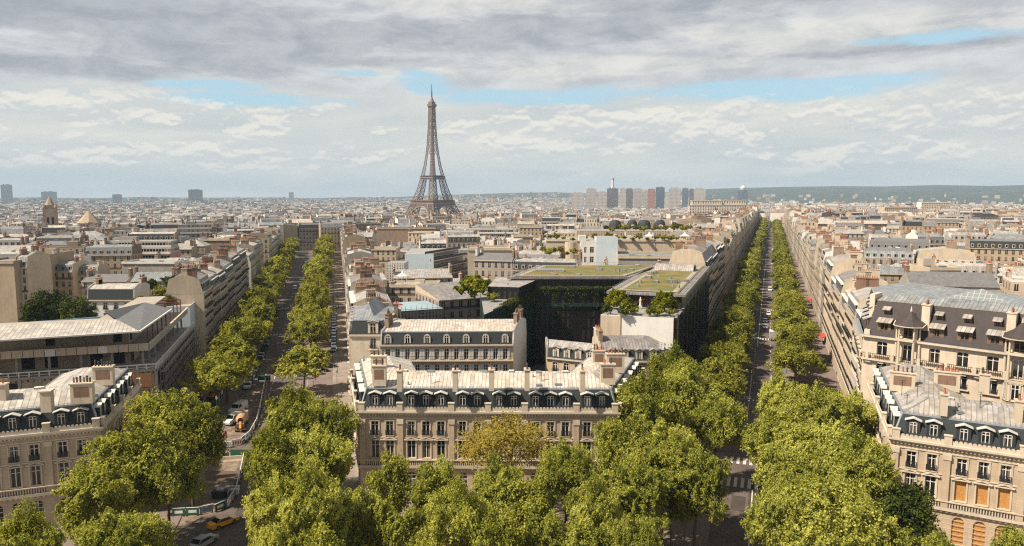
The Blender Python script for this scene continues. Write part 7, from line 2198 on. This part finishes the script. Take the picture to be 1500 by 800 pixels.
for i, (px, py, z, hf, k) in enumerate(((205, 448, 17.5, 9, 0), (219, 448, 17.5, 10, 3), (232, 448, 17.5, 11, 1), (246, 447, 17.5, 10, 0), (217, 430, 17.5, 13, 1), (237, 436, 17.5, 12, 3), (253, 424, 18.5, 13, 1), (269, 437, 17.5, 13, 0), (276, 428, 17.5, 9, 0))):
    shrub(px, py, z, hf, k, f'{nth(i)} plant from the left on the roof garden above the canopy roof' if i not in (6,) else 'tall round dark clipped tree on the roof garden above the canopy roof', 'roof garden plants')
rr_ = random.Random(8)
pl = [(px, 338+rr_.uniform(-2, 2), 29.2) for px in range(886, 1030, 9)]+[(px, 352+rr_.uniform(-2, 2), 29.2) for px in range(806, 1010, 11)]+[(px, 372+rr_.uniform(-3, 3), 27) for px in range(794, 850, 9)]
for i, (px, py, z) in enumerate(pl):
    shrub(px+rr_.uniform(-3, 3), py, z, rr_.uniform(3.5, 7.5), rr_.choice([0, 0, 1, 3, 3]), f'{nth(i)} terrace shrub by the rounded slate attics, counted in rows from the left', 'terrace shrubs by the rounded attics')
# far park trees round the iron tower
FARC = crown(180, 9, 13, 1500, 2.2, 14, 'leaf_avenue', z0=7)
for i in range(26):
    px = [520, 540, 562, 580, 600, 655, 675, 700, 725, 745, 392, 410, 430, 90, 250][i % 15]+rr_.uniform(-9, 9); D = rr_.uniform(1250, 1560)
    x = (px-750)/1070*D; z = gz(x, D); place_tree(FARC, None, x, D, f'{nth(i)} clump of riverside trees near the foot of the iron tower', 'tree', 'riverside trees', 'park_tree', None, rr_.uniform(.7, 1.2), None, z+2)

# ---------------------------------------------------------------- small things on the roofs and in the street
p = at(938, 452, 22.4); m = MB(); m.box((0, 0, 0), (.7, .7, .6), 'statue'); m.cyl((0, 0, .6), .3, .22, 1.3, 'statue', 9); m.cyl((0, 0, 1.9), .34, .12, .5, 'statue', 9); m.cyl((0, 0, 2.35), .16, .12, .35, 'statue', 8)
o = m.build('roof_statue', None, org=(0, 0, 0)); o.location = (p.x, p.y, 22.5); tag(o, 'pale statue on the garden roof between the red shrub and the right-hand roof tree', 'statue')
def roof_tent(px, py, z, label):
    p = at(px, py, z); m = MB(); r = 2.2
    for i in range(8):
        a, b = 2*math.pi*i/8, 2*math.pi*(i+1)/8
        c0, c1 = (r*math.cos(a), r*math.sin(a)), (r*math.cos(b), r*math.sin(b)); d0, d1 = (c0[0]*.25, c0[1]*.25), (c1[0]*.25, c1[1]*.25)
        m.quad((*c0, 2.2), (*c1, 2.2), (*d1, 3.2), (*d0, 3.2), 'plaster_white'); m.face([(*d0, 3.2), (*d1, 3.2), (0, 0, 4.3)], 'plaster_white')
        m.bar((*c0, 0), (*c0, 2.25), .05, 'plaster_white')
    o = m.build('roof_tent', None, org=(0, 0, 0)); o.location = (p.x, p.y, z); tag(o, label, 'tent')
roof_tent(590, 413, 19, 'white pointed roof tent on the low cream house beside the stepped terraces')
roof_tent(951, 353, 29, 'left of the two white pointed tents on the planted terrace by the rounded attics'); roof_tent(1003, 353, 29, 'right of the two white pointed tents on the planted terrace by the rounded attics')

CARPAL = {'white': (.66, .66, .64), 'silver': (.34, .35, .36), 'grey': (.13, .135, .14), 'black': (.014, .014, .016), 'blue': (.04, .07, .15), 'yellow': (.75, .36, .015), 'red': (.33, .03, .025), 'dark': (.03, .032, .036)}
for k, c in CARPAL.items():
    m, t, b = newmat('car_'+k); b.inputs['Base Color'].default_value = rgb(c); b.inputs['Roughness'].default_value = .28; b.inputs['Coat Weight'].default_value = .5
def carcase(prof, half, mat, taper, z0=0.0):
    """profile in the x-z plane (x forward) widened to a body that narrows towards the roof"""
    m = MB(); n = len(prof); zs = [z for _, z in prof]; zt = max(zs)
    def wy(x, z): return half*(1-taper*max(0, (z-.75))/max(.2, zt-.75))*(1-.10*max(0, abs(x)/2.1-.55))
    L = [(x, -wy(x, z), z) for x, z in prof]; Rr = [(x, wy(x, z), z) for x, z in prof]
    for i in range(n):
        j = (i+1) % n; m.quad(L[i], Rr[i], Rr[j], L[j], mat)
    m.face(L, mat); m.face(Rr[::-1], mat)
    return m, wy
def make_car(color, kind='hatch'):
    root = empty('parked_car', (0, 0, 0))
    body = 'car_'+color
    if kind == 'hatch': pf = [(-2.05, .30), (2.05, .30), (2.12, .62), (1.95, .80), (1.05, .95), (.35, 1.42), (-1.25, 1.46), (-1.85, 1.02), (-2.10, .88)]; gl = [(1.0, .97), (.34, 1.38), (-1.22, 1.41), (-1.80, 1.02)]
    elif kind == 'sedan': pf = [(-2.25, .30), (2.2, .30), (2.25, .60), (2.1, .76), (1.15, .92), (.45, 1.38), (-.85, 1.42), (-1.55, 1.02), (-2.25, .92)]; gl = [(1.1, .94), (.44, 1.34), (-.84, 1.37), (-1.50, 1.02)]
    else: pf = [(-2.5, .35), (2.35, .35), (2.45, .75), (2.2, 1.05), (1.45, 1.2), (.95, 1.9), (-2.4, 1.98), (-2.5, 1.0)]; gl = [(1.42, 1.22), (.96, 1.80), (.15, 1.83), (.10, 1.22)]
    m, wy = carcase(pf[::-1], .88 if kind != 'van' else .96, body, .20 if kind != 'van' else .08)
    m.build('body', root, org=(0, 0, 0))
    for sg in (-1, 1):
        m = MB(); pts = [(x, sg*(wy(x, z)+.012), z) for x, z in gl]; m.face(pts if sg < 0 else pts[::-1], 'car_glass'); m.build('side_window', root, org=(0, 0, 0))
    def glassbar(a, b, nm):
        (x0, z0), (x1, z1) = a, b; w0, w1 = wy(x0, z0)-.06, wy(x1, z1)-.06; dx = .02 if x0 > 0 else -.02
        m = MB(); q = [(x0+dx, -w0, z0+.02), (x0+dx, w0, z0+.02), (x1+dx, w1, z1+.01), (x1+dx, -w1, z1+.01)]; m.face(q if x0 > 0 else q[::-1], 'car_glass'); m.build(nm, root, org=(0, 0, 0))
    if kind == 'hatch': glassbar((1.03, .96), (.37, 1.40), 'windscreen'); glassbar((-1.82, 1.04), (-1.27, 1.44), 'rear_window')
    elif kind == 'sedan': glassbar((1.13, .93), (.47, 1.36), 'windscreen'); glassbar((-1.52, 1.04), (-.87, 1.40), 'rear_window')
    else: glassbar((1.43, 1.22), (.97, 1.86), 'windscreen')
    for x in (-1.3, 1.3):
        for sg in (-1, 1):
            m = MB(); n = 12; r = .33; y0, y1 = sg*.72, sg*.90
            for i in range(n):
                a, b = 2*math.pi*i/n, 2*math.pi*(i+1)/n; m.quad((x+r*math.cos(a), y0, r+r*math.sin(a)), (x+r*math.cos(b), y0, r+r*math.sin(b)), (x+r*math.cos(b), y1, r+r*math.sin(b)), (x+r*math.cos(a), y1, r+r*math.sin(a)), 'rubber')
            m.face([(x+r*math.cos(2*math.pi*i/n), y1, r+r*math.sin(2*math.pi*i/n)) for i in range(n)], 'rubber')
            o = m.build('wheel', root, org=(0, 0, 0)); m = MB(); m.face([(x+.2*math.cos(2*math.pi*i/8), y1+sg*.01, r+.2*math.sin(2*math.pi*i/8)) for i in range(8)], 'chrome'); m.build('rim', o, org=(0, 0, 0))
    fx = pf[2][0]; bx_ = pf[0][0]
    for sg in (-1, 1):
        m = MB(); m.box((fx-.04, sg*.62, .60), (.12, .30, .14), 'lamp_glass'); m.build('headlight', root, org=(0, 0, 0))
        m = MB(); m.box((bx_+.0, sg*.66, .74), (.12, .22, .16), 'tail_red'); m.build('taillight', root, org=(0, 0, 0))
    return root
CARS = {}
def put_car(color, kind, F, s, t, heading, label, cat='car', name='car', group=None):
    """heading 0: driving away along the avenue, 1: towards us"""
    ang = {KL: KA, IE: IA}.get(F, 0); p = F(s, t) if F else Vector((s, t))
    rz = math.pi/2-ang+(math.pi if heading == 1 else 0) if heading in (0, 1) else heading
    k = (color, kind)
    if k not in CARS:
        o = make_car(color, kind); CARS[k] = o
    else: o = copy_tree(CARS[k], (0, 0, 0))
    o.location = (p.x, p.y, gz(p.x, p.y)+.02); o.rotation_euler = (0, 0, rz); o.name = name
    for a_ in ('group', 'label', 'category'):
        if a_ in o: del o[a_]
    tag(o, label, cat, group); return o
def pcar(px, py, *a, **k):
    p = at(px, py, .7); return p
def carpx(color, kind, px, py, F, heading, label, **kw):
    p = at(px, py, .8); f = kst if F is KL else ist; s, t = f(p.x, p.y); return put_car(color, kind, F, s, t, heading, label, **kw)
# moving traffic, right avenue
for c, k, px, py, h, lb in (('white', 'van', 1128, 424, 1, 'white van coming towards us, far up the right avenue'), ('dark', 'hatch', 1127, 437, 1, 'dark car right behind the farther white van on the right avenue'),
                            ('white', 'hatch', 1126, 459, 1, 'white car in the middle of the right avenue'), ('dark', 'hatch', 1138, 463, 0, 'dark car driving away beside the white car on the right avenue'),
                            ('grey', 'sedan', 1121, 469, 1, 'grey car following the white car on the right avenue'), ('silver', 'sedan', 1121, 478, 1, 'silver car left of the box truck on the right avenue'),
                            ('white', 'hatch', 1131, 386, 0, 'small white car far up the right avenue'), ('dark', 'hatch', 1132, 404, 0, 'small dark car far up the right avenue, just past the white one'),
                            ('white', 'van', 1148, 508, 0, 'white van half hidden by the trees on the right kerb of the right avenue'), ('white', 'van', 1132, 366, 0, 'light van at the distant crossing of the right avenue')):
    carpx(c, k, px, py, KL, h, lb, name='van' if k == 'van' else 'car', cat='van' if k == 'van' else 'car')
for c, k, px, py, h, lb in (('white', 'hatch', 437, 432, 1, 'white car coming down the left avenue between the tree rows'), ('white', 'van', 432, 422, 1, 'white van behind the white car on the left avenue'), ('silver', 'hatch', 440, 417, 1, 'silver car far up the left avenue'), ('white', 'hatch', 446, 411, 1, 'farthest pale car on the left avenue'),
                            ('dark', 'hatch', 449, 461, 0, 'dark car at the kerb under the right-hand trees of the left avenue'), ('black', 'van', 405, 461, 1, 'black van parked under the left-hand trees of the left avenue'), ('silver', 'hatch', 409, 452, 1, 'silver car parked behind the black van on the left avenue')):
    carpx(c, k, px, py, IE, h, lb, name='van' if k == 'van' else 'car', cat='van' if k == 'van' else 'car')
cols_ = ['black', 'grey', 'dark', 'blue', 'black', 'silver', 'dark', 'black']
for i, s in enumerate(rng(236, 330, 6.0)): put_car(cols_[i % 8], 'hatch' if i % 3 else 'sedan', IE, s, -1.9, 1, f'dark car parked in the side lane of the left avenue, {nth(i)} from the near end', group='cars parked in the side lane of the left avenue', name='parked_car')
for i, s in enumerate(rng(196, 262, 6.2)): put_car(['white', 'black', 'dark', 'silver', 'grey', 'black'][i % 6], 'hatch', IE, s, -23.4, 1, f'{nth(i)} car from the near end parked under the left-hand trees of the left avenue', group='cars parked under the left-hand trees of the left avenue', name='parked_car')
for i, (px, py, c) in enumerate(((444, 552, 'silver'), (452, 548, 'dark'), (462, 545, 'black'), (470, 541, 'black'), (482, 535, 'black'))):
    p = at(px, py, .7); put_car(c, 'sedan', None, p.x, p.y, R(12), f'{nth(i)} car from the left parked across, by the lone tree on the left avenue', group='cars parked across by the lone tree', name='parked_car')
for i, s in enumerate(rng(262, 325, 6.3)): put_car(['dark', 'white', 'grey', 'black', 'silver'][i % 5], 'hatch', KL, s, -8.6, 1, f'{nth(i)} car from the near end parked under the left-hand trees of the right avenue', group='cars parked under the left-hand trees of the right avenue', name='parked_car')
# yellow taxi, pale car at the bottom edge
p = at(327, 763, .7); put_car('yellow', 'sedan', None, p.x, p.y, R(54), 'bright yellow taxi turning below the curved barriers', cat='taxi', name='taxi')
p = at(299, 792, .7); put_car('silver', 'hatch', None, p.x, p.y, R(70), 'pale grey car at the bottom edge beside the yellow taxi', name='car')
for px, py, lb in ((349, 598, 'white van parked inside the works site, the farther of two'), (343, 614, 'white flat-fronted van inside the works site, the nearer of two, beside the orange mixer')):
    p = at(px, py, .9); o = put_car('white', 'van', None, p.x, p.y, R(258 if px > 345 else 250), lb, cat='van', name='van'); o.scale = (1.05, 1.05, 1.12)
p = at(288, 583, .9); put_car('silver', 'hatch', None, p.x, p.y, R(200), 'silver car at the foot of the site hoarding', name='car')
# box truck
def box_truck(px, py):
    p = at(px, py, 1); root = empty('box_truck', (p.x, p.y, .02), 'white box truck with dark rear doors in the lane of the right avenue', 'truck', None, math.pi/2-KA)
    m = MB(); m.box((-1.2, 0, .95), (5.4, 2.35, 2.45), 'plaster_white'); m.build('cargo_box', root, org=(0, 0, 0))
    m = MB(); m.box((-3.92, 0, 1.05), (.05, 2.15, 2.2), 'zinc'); m.box((-3.95, 0, 1.05), (.05, .07, 2.2), 'black'); m.build('rear_door', root, org=(0, 0, 0))
    m = MB(); m.box((2.3, 0, .6), (1.7, 2.1, 1.75), 'paint_white'); m.build('cab', root, org=(0, 0, 0)); m = MB(); m.box((3.16, 0, 1.4), (.04, 1.9, .8), 'car_glass'); m.build('windscreen', root, org=(0, 0, 0))
    m = MB(); m.box((-.6, 0, .55), (6.4, 1.0, .35), 'black'); m.build('chassis', root, org=(0, 0, 0))
    for x in (-2.6, 2.2):
        for sg in (-1, 1):
            m = MB(); n = 12; r = .45
            for i in range(n):
                a, b = 2*math.pi*i/n, 2*math.pi*(i+1)/n; m.quad((x+r*math.cos(a), sg*.8, r+r*math.sin(a)), (x+r*math.cos(b), sg*.8, r+r*math.sin(b)), (x+r*math.cos(b), sg*1.12, r+r*math.sin(b)), (x+r*math.cos(a), sg*1.12, r+r*math.sin(a)), 'rubber')
            m.face([(x+r*math.cos(2*math.pi*i/n), sg*1.12, r+r*math.sin(2*math.pi*i/n)) for i in range(n)], 'rubber'); m.build('wheel', root, org=(0, 0, 0))
    for sg in (-1, 1): m = MB(); m.box((-3.93, sg*.95, .65), (.06, .3, .18), 'tail_red'); m.build('taillight', root, org=(0, 0, 0))
box_truck(1132, 493)
# orange mixer truck on the works site, seen from behind
def mixer(px, py):
    p = at(px, py, 1); root = empty('mixer_truck', (p.x, p.y, .05), 'orange and brown concrete mixer truck seen from behind on the works site', 'truck', None, R(106))
    m = MB(); m.box((3.1, 0, .9), (1.8, 2.3, 1.9), 'plaster_tan'); m.build('cab', root, org=(0, 0, 0)); m = MB(); m.box((-.4, 0, .8), (6.6, 1.3, .35), 'black'); m.build('chassis', root, org=(0, 0, 0))
    m = MB(); n = 14; st = [(-3.0, .55, 2.5), (-2.2, .95, 2.3), (-.6, 1.15, 2.1), (1.0, 1.0, 1.95), (1.9, .5, 1.9)]
    for k in range(len(st)-1):
        for i in range(n):
            a, b = 2*math.pi*i/n, 2*math.pi*(i+1)/n; (x0, r0, z0), (x1, r1, z1) = st[k], st[k+1]
            m.quad((x0, r0*math.cos(a), z0+r0*math.sin(a)), (x1, r1*math.cos(a), z1+r1*math.sin(a)), (x1, r1*math.cos(b), z1+r1*math.sin(b)), (x0, r0*math.cos(b), z0+r0*math.sin(b)), 'plaster_tan' if k % 2 else 'ochre_board')
    m.face([(-3.0, .55*math.cos(2*math.pi*i/n), 2.5+.55*math.sin(2*math.pi*i/n)) for i in range(n)], 'black'); m.build('drum', root, org=(0, 0, 0))
    m = MB(); m.box((-3.3, 0, 1.0), (.7, 1.5, .9), 'plaster_brown'); m.bar((-3.1, 0, 2.2), (-4.0, 0, 1.0), .22, 'orange_paint'); m.box((-3.5, 0, .55), (.1, 2.3, .3), 'orange_paint'); m.build('chute', root, org=(0, 0, 0))
    for x in (-2.6, -1.5, 2.6):
        for sg in (-1, 1):
            m = MB(); r = .5
            for i in range(n):
                a, b = 2*math.pi*i/n, 2*math.pi*(i+1)/n; m.quad((x+r*math.cos(a), sg*.8, r+r*math.sin(a)), (x+r*math.cos(b), sg*.8, r+r*math.sin(b)), (x+r*math.cos(b), sg*1.15, r+r*math.sin(b)), (x+r*math.cos(a), sg*1.15, r+r*math.sin(a)), 'rubber')
            m.face([(x+r*math.cos(2*math.pi*i/n), sg*1.15, r+r*math.sin(2*math.pi*i/n)) for i in range(n)], 'rubber'); m.build('wheel', root, org=(0, 0, 0))
mixer(354, 620)
def digger(px, py, rz, label):
    p = at(px, py, .5); root = empty('mini_excavator', (p.x, p.y, .05), label, 'excavator', None, rz)
    for sg in (-1, 1): m = MB(); m.box((0, sg*.75, 0), (2.2, .4, .55), 'rubber'); m.build('track', root, org=(0, 0, 0))
    m = MB(); m.box((-.3, 0, .6), (1.7, 1.5, .8), 'orange_paint'); m.build('body', root, org=(0, 0, 0)); m = MB(); m.box((.0, .2, 1.4), (1.0, .9, 1.0), 'car_glass', 0, 'black'); m.build('cab', root, org=(0, 0, 0))
    m = MB(); m.bar((.6, -.2, 1.1), (1.9, -.2, 2.3), .12, 'orange_paint'); m.bar((1.9, -.2, 2.3), (2.9, -.2, 1.0), .10, 'orange_paint'); m.box((2.9, -.2, .5), (.5, .6, .5), 'black'); m.build('arm', root, org=(0, 0, 0))
digger(309, 582, R(250), 'orange and black mini excavator parked at the foot of the hoarding')
# pallet of grey bags in the works site
m = MB(); rr2 = random.Random(4)
for i in range(5):
    for j in range(3):
        m.box((i*.75-1.5, j*.8-.8, .1), (.68, .72, rr2.uniform(.5, .95)), 'zinc_dull' if (i+j) % 2 else 'plaster_white', rr2.uniform(-.2, .2))
p = at(333, 721, .3); o = m.build('bag_pile', None, org=(0, 0, 0)); o.location = (p.x, p.y, .05); o.rotation_euler = (0, 0, .3); tag(o, 'heap of grey sacks inside the fenced works site', 'sacks')
m = MB(); m.box((0, 0, 0), (2.2, 1.3, 1.2), 'rubber'); m.box((.2, 0, 1.2), (1.2, 1.0, .3), 'lead'); p = at(322, 726, .3); o = m.build('site_generator', None, org=(0, 0, 0)); o.location = (p.x, p.y, .05); tag(o, 'black generator box beside the grey sacks', 'generator')
# barriers: panels with feet, green or pale, in curved lines
def barrier_mesh(col, L=2.0, h=1.15, chev=False):
    m = MB(); m.box((0, 0, .12), (L*.97, .07, h), col)
    for x in (-L*.4, L*.4): m.box((x, 0, 0), (.12, .6, .12), 'black')
    m.box((0, 0, h+.12), (L*.97, .10, .06), 'paint_white')
    if chev:
        for i in range(4): m.box((-L*.36+i*L*.24, -.045, .35), (L*.11, .02, .6), 'paint_red' )
    else: m.box((0, -.045, .45), (L*.6, .02, .45), 'paint_white' if col == 'barrier_green' else 'barrier_blue')
    return m.mesh('site_barrier')
BM = {'green': barrier_mesh('barrier_green'), 'white': barrier_mesh('paint_white'), 'blue': barrier_mesh('barrier_blue'), 'chev': barrier_mesh('paint_white', chev=True), 'grey': barrier_mesh('zinc')}
nbar = 0
def barrier_line(pts, cols, where):
    global nbar
    P = [at(x, y, 0) for x, y in pts]; L = sum((P[i+1]-P[i]).length for i in range(len(P)-1)); n = max(1, int(L/2.05)); pos = []
    for k in range(n):
        s = L*(k+.5)/n; i = 0
        while s > (P[i+1]-P[i]).length: s -= (P[i+1]-P[i]).length; i += 1
        d = (P[i+1]-P[i]).normalized(); q = P[i]+d*s; c = cols[k % len(cols)]
        o = inst(BM[c], 'site_barrier', None, (q.x, q.y, .03), math.atan2(d.y, d.x)+(0 if d.x > 0 else math.pi))
        tag(o, f'{dict(green="green", white="white", blue="blue", chev="red-and-white chevron", grey="grey metal")[c]} site barrier, {nth(k)} of the line {where}', 'barrier', 'works site barriers')
barrier_line([(252, 757), (290, 755), (322, 748), (335, 742), (346, 725), (352, 700), (358, 672)], ['green', 'green', 'grey', 'green', 'white', 'grey', 'blue'], 'curving round the taxi lane')
barrier_line([(300, 676), (355, 670)], ['green', 'grey', 'white'], 'across the trench, near side')
barrier_line([(310, 655), (332, 656), (352, 652), (366, 640), (376, 622), (381, 600), (386, 575), (390, 555)], ['green', 'grey', 'chev', 'green', 'white', 'blue', 'grey', 'white'], 'curving up the avenue past the mixer truck')
barrier_line([(318, 605), (322, 585), (335, 560), (342, 545)], ['green', 'white', 'green'], 'along the left kerb by the white vans')
def jersey(px0, py0, px1, py1, label):
    a, b = at(px0, py0, 0), at(px1, py1, 0); d = (b-a).normalized(); L = (b-a).length; m = MB(); pr = [(-.35, 0), (.35, 0), (.18, .35), (.10, .95), (-.10, .95), (-.18, .35)]
    for i in range(6):
        (y0, z0), (y1, z1) = pr[i], pr[(i+1) % 6]; m.quad((0, y0, z0), (L, y0, z0), (L, y1, z1), (0, y1, z1), 'plaster_cream')
    m.face([(0, y, z) for y, z in pr][::-1], 'plaster_cream'); m.face([(L, y, z) for y, z in pr], 'plaster_cream')
    o = m.build('concrete_barrier', None, org=(0, 0, 0)); o.location = (a.x, a.y, .03); o.rotation_euler = (0, 0, math.atan2(d.y, d.x)); tag(o, label, 'barrier')
jersey(308, 678, 356, 674, 'long pale concrete barrier behind the dark trench')
# steel plates and a green container sign
m = MB(); m.box((0, 0, .6), (3.4, .12, 1.3), 'barrier_green'); 
for x in (-1.5, 1.5): m.box((x, 0, 0), (.12, .5, .6), 'black')
me_ = m.mesh('sign_board')
for px, py, lb in ((351, 667, 'dark green sign board on legs behind the concrete barrier'), (387, 556, 'dark green sign board at the far end of the curved barriers')):
    p = at(px, py, .8); o = inst(me_, 'sign_board', None, (p.x, p.y, .02), 0); tag(o, lb, 'sign board')

# people: one continuous skinned figure each
def person_mesh(seed, top, legs, stride=.28):
    g = random.Random(seed); vs = [(0, 0, .92), (0, 0, 1.15), (0, 0, 1.40), (0, 0, 1.50), (0, .02, 1.62), (0, .02, 1.74)]; es = [(i, i+1) for i in range(5)]; rd = [.15, .15, .17, .065, .10, .07]
    for sg in (-1, 1):
        b = len(vs); st = stride*sg
        vs += [(sg*.10, 0, .86), (sg*.10, st*.55+.05, .48), (sg*.10, st, .07), (sg*.10, st+.14, .04)]; es += [(0, b), (b, b+1), (b+1, b+2), (b+2, b+3)]; rd += [.10, .065, .05, .045]
        b = len(vs); vs += [(sg*.20, 0, 1.42), (sg*.25, -st*.3, 1.16), (sg*.24, -st*.7+.06, .93), (sg*.24, -st*.8+.1, .84)]; es += [(2, b), (b, b+1), (b+1, b+2), (b+2, b+3)]; rd += [.07, .05, .038, .036]
    me = bpy.data.meshes.new('person'); me.from_pydata(vs, es, []); o = bpy.data.objects.new('person_tmp', me); COL.objects.link(o)
    md = o.modifiers.new('skin', 'SKIN'); 
    for i, v in enumerate(me.skin_vertices[0].data): v.radius = (rd[i], rd[i]*(.75 if i < 3 else 1)); v.use_root = (i == 0)
    sb = o.modifiers.new('sub', 'SUBSURF'); sb.levels = 1; sb.render_levels = 1
    dg = bpy.context.evaluated_depsgraph_get(); dg.update(); r = bpy.data.meshes.new_from_object(o.evaluated_get(dg)); bpy.data.objects.remove(o)
    r.materials.clear()
    for k in (legs, top, 'skin', 'hair_dark', 'black'): r.materials.append(MATS[k])
    for p in r.polygons:
        z = p.center.z; y = p.center.y; x = abs(p.center.x); p.use_smooth = True
        p.material_index = 4 if z < .10 else 0 if z < .90 and x < .2 else 2 if (z < .90 and x >= .2) else 1 if z < 1.47 else (3 if z > 1.68 or y < -.03 else 2)
    return r
PM = [person_mesh(1, 'cloth_dark', 'cloth_dark'), person_mesh(2, 'cloth_white', 'cloth_blue'), person_mesh(3, 'cloth_red', 'cloth_dark', .1), person_mesh(4, 'cloth_pink', 'cloth_blue'), person_mesh(5, 'cloth_blue', 'cloth_dark', .2)]
DESC = ['dark clothes', 'white top and blue trousers', 'red work jacket', 'pink top and blue trousers', 'dark blue jacket']
def person(px, py, k, rz, where, z=.12):
    p = at(px, py, .1); o = inst(PM[k], 'person', None, (p.x, p.y, z), rz); tag(o, f'person in {DESC[k]} {where}', 'person')
person(322, 642, 2, 1.0, 'standing inside the works site, left of the other', .04); person(331, 643, 2, 3.6, 'bending at the trench edge, right of the other worker', .04)
person(1097, 630, 3, .6, 'crossing the right avenue on the far crossing', .02); person(510, 564, 0, 2, 'walking on the pavement left of the central hotel roof'); person(441, 457, 0, .2, 'on the kerb of the left avenue', .02)
for i, (px, py, k, w_) in enumerate(((1206, 533, 0, 'on the sunny promenade, left of a pair'), (1209, 533, 1, 'on the sunny promenade, right of a pair'), (1199, 470, 0, 'near the red awning'), (1201, 476, 4, 'below the red awning'), (1196, 455, 0, 'beyond the red awning on the sunny promenade'),
                                   (1226, 552, 0, 'near the house fronts of the sunny promenade'), (1186, 432, 4, 'far along the sunny promenade'), (1057, 459, 0, 'on the shaded pavement of the right avenue'), (1043, 475, 4, 'beside the mirror glass facade'), (1138, 509, 0, 'crossing near the box truck'), (494, 437, 0, 'on the pavement by the side lane cars'), (496, 452, 4, 'on the pavement by the left avenue house fronts'))):
    person(px, py, k, i*1.3, w_)
# two scooters on the promenade
def scooter(px, py, label):
    p = at(px, py, .3); m = MB()
    for x in (-.6, .6):
        n = 10; r = .26
        for i in range(n):
            a, b = 2*math.pi*i/n, 2*math.pi*(i+1)/n; m.quad((x+r*math.cos(a), -.06, r+r*math.sin(a)), (x+r*math.cos(b), -.06, r+r*math.sin(b)), (x+r*math.cos(b), .06, r+r*math.sin(b)), (x+r*math.cos(a), .06, r+r*math.sin(a)), 'rubber')
    m.box((-.35, 0, .4), (.9, .3, .35), 'black'); m.box((.1, 0, .25), (.6, .3, .08), 'black'); m.bar((.6, 0, .3), (.4, 0, 1.05), .05, 'chrome'); m.bar((.4, -.3, 1.05), (.4, .3, 1.05), .03, 'black'); m.box((-.35, 0, .75), (.7, .28, .1), 'cloth_dark')
    o = m.build('scooter', None, org=(0, 0, 0)); o.location = (p.x, p.y, .12); o.rotation_euler = (0, 0, 1.2); tag(o, label, 'scooter')
scooter(1189, 513, 'black scooter parked at the tree edge of the sunny promenade'); 
# awnings
def awning(F, s, t, side, w_, mat, label, z=3.2):
    p = F(s, t); m = MB(); ang = KA if F is KL else IA; n = 6
    m.quad((-w_/2, 0, 0), (w_/2, 0, 0), (w_/2, -1.8, -.7), (-w_/2, -1.8, -.7), mat); m.quad((-w_/2, -1.8, -.7), (w_/2, -1.8, -.7), (w_/2, -1.8, -1.0), (-w_/2, -1.8, -1.0), mat)
    m.quad((-w_/2, 0, -.03), (-w_/2, -1.8, -.73), (w_/2, -1.8, -.73), (w_/2, 0, -.03), mat)
    for x in (-w_/2, w_/2): m.face([(x, 0, 0), (x, -1.8, -.7), (x, 0, -.7)], mat)
    o = m.build('awning', None, org=(0, 0, 0)); rot = math.pi/2-ang+(math.pi if side > 0 else 0); o.location = (p.x, p.y, z); o.rotation_euler = (0, 0, rot); tag(o, label, 'awning')
awning(KL, 262, 18.3, 1, 7, 'awning_red', 'large red café awning on the sunny side of the right avenue'); awning(KL, 352, 18.3, 1, 6, 'awning_red', 'second red awning, farther up the sunny side of the right avenue'); awning(KL, 300, -19.3, -1, 6, 'awning_blue', 'blue awning on the shaded side of the right avenue')
awning(KL, 268, -19.3, -1, 5, 'awning_red', 'dark red awning beside the mirror glass facade')
# street lamps
def lamp():
    root = empty('street_lamp', (0, 0, 0)); m = MB(); m.cyl((0, 0, 0), .16, .10, 1.0, 'barrier_green', 8); m.cyl((0, 0, 1.0), .07, .05, 6.0, 'barrier_green', 8); m.build('pole', root, org=(0, 0, 0))
    m = MB(); m.cyl((0, 0, 7.0), .15, .28, .5, 'lamp_glass', 6); m.cyl((0, 0, 7.5), .32, .05, .3, 'black', 6); m.build('lantern', root, org=(0, 0, 0)); return root
L0 = lamp(); lamps = []
for F, t, ss, nm in ((KL, 5.6, [214, 246, 280, 316], 'right kerb of the right avenue'), (KL, -8.0, [166, 200, 236, 270], 'left kerb of the right avenue'), (IE, -.8, [176, 206, 236, 266, 298], 'side lane of the left avenue'), (IE, -25.4, [160, 206, 250], 'left kerb of the left avenue')):
    for i, s in enumerate(ss):
        p = F(s, t); o = L0 if not lamps else copy_tree(L0, (0, 0, 0)); o.location = (p.x, p.y, .1); lamps.append(o); tag(o, f'{nth(i)} street lamp from the near end on the {nm}', 'street lamp', 'street lamps along the avenues')

# ---------------------------------------------------------------- the air
m, t, b = newmat('haze'); t.n.remove(b)
pv = t.node('ShaderNodeVolumePrincipled'); pv.inputs['Color'].default_value = (0.52, 0.72, 0.95, 1); pv.inputs['Density'].default_value = 0.000075; pv.inputs['Anisotropy'].default_value = 0.0
t.link(pv.outputs[0], t.n['Material Output'].inputs['Volume'])
hz = MB(); hz.box((0, 0, -50), (22000, 22000, 352), 'haze')
o = hz.build('haze', None, org=(0, 0, 0)); tag(o, None, None, None, 'stuff'); o['label'] = 'thin bluish haze over the whole city'; o['category'] = 'haze'
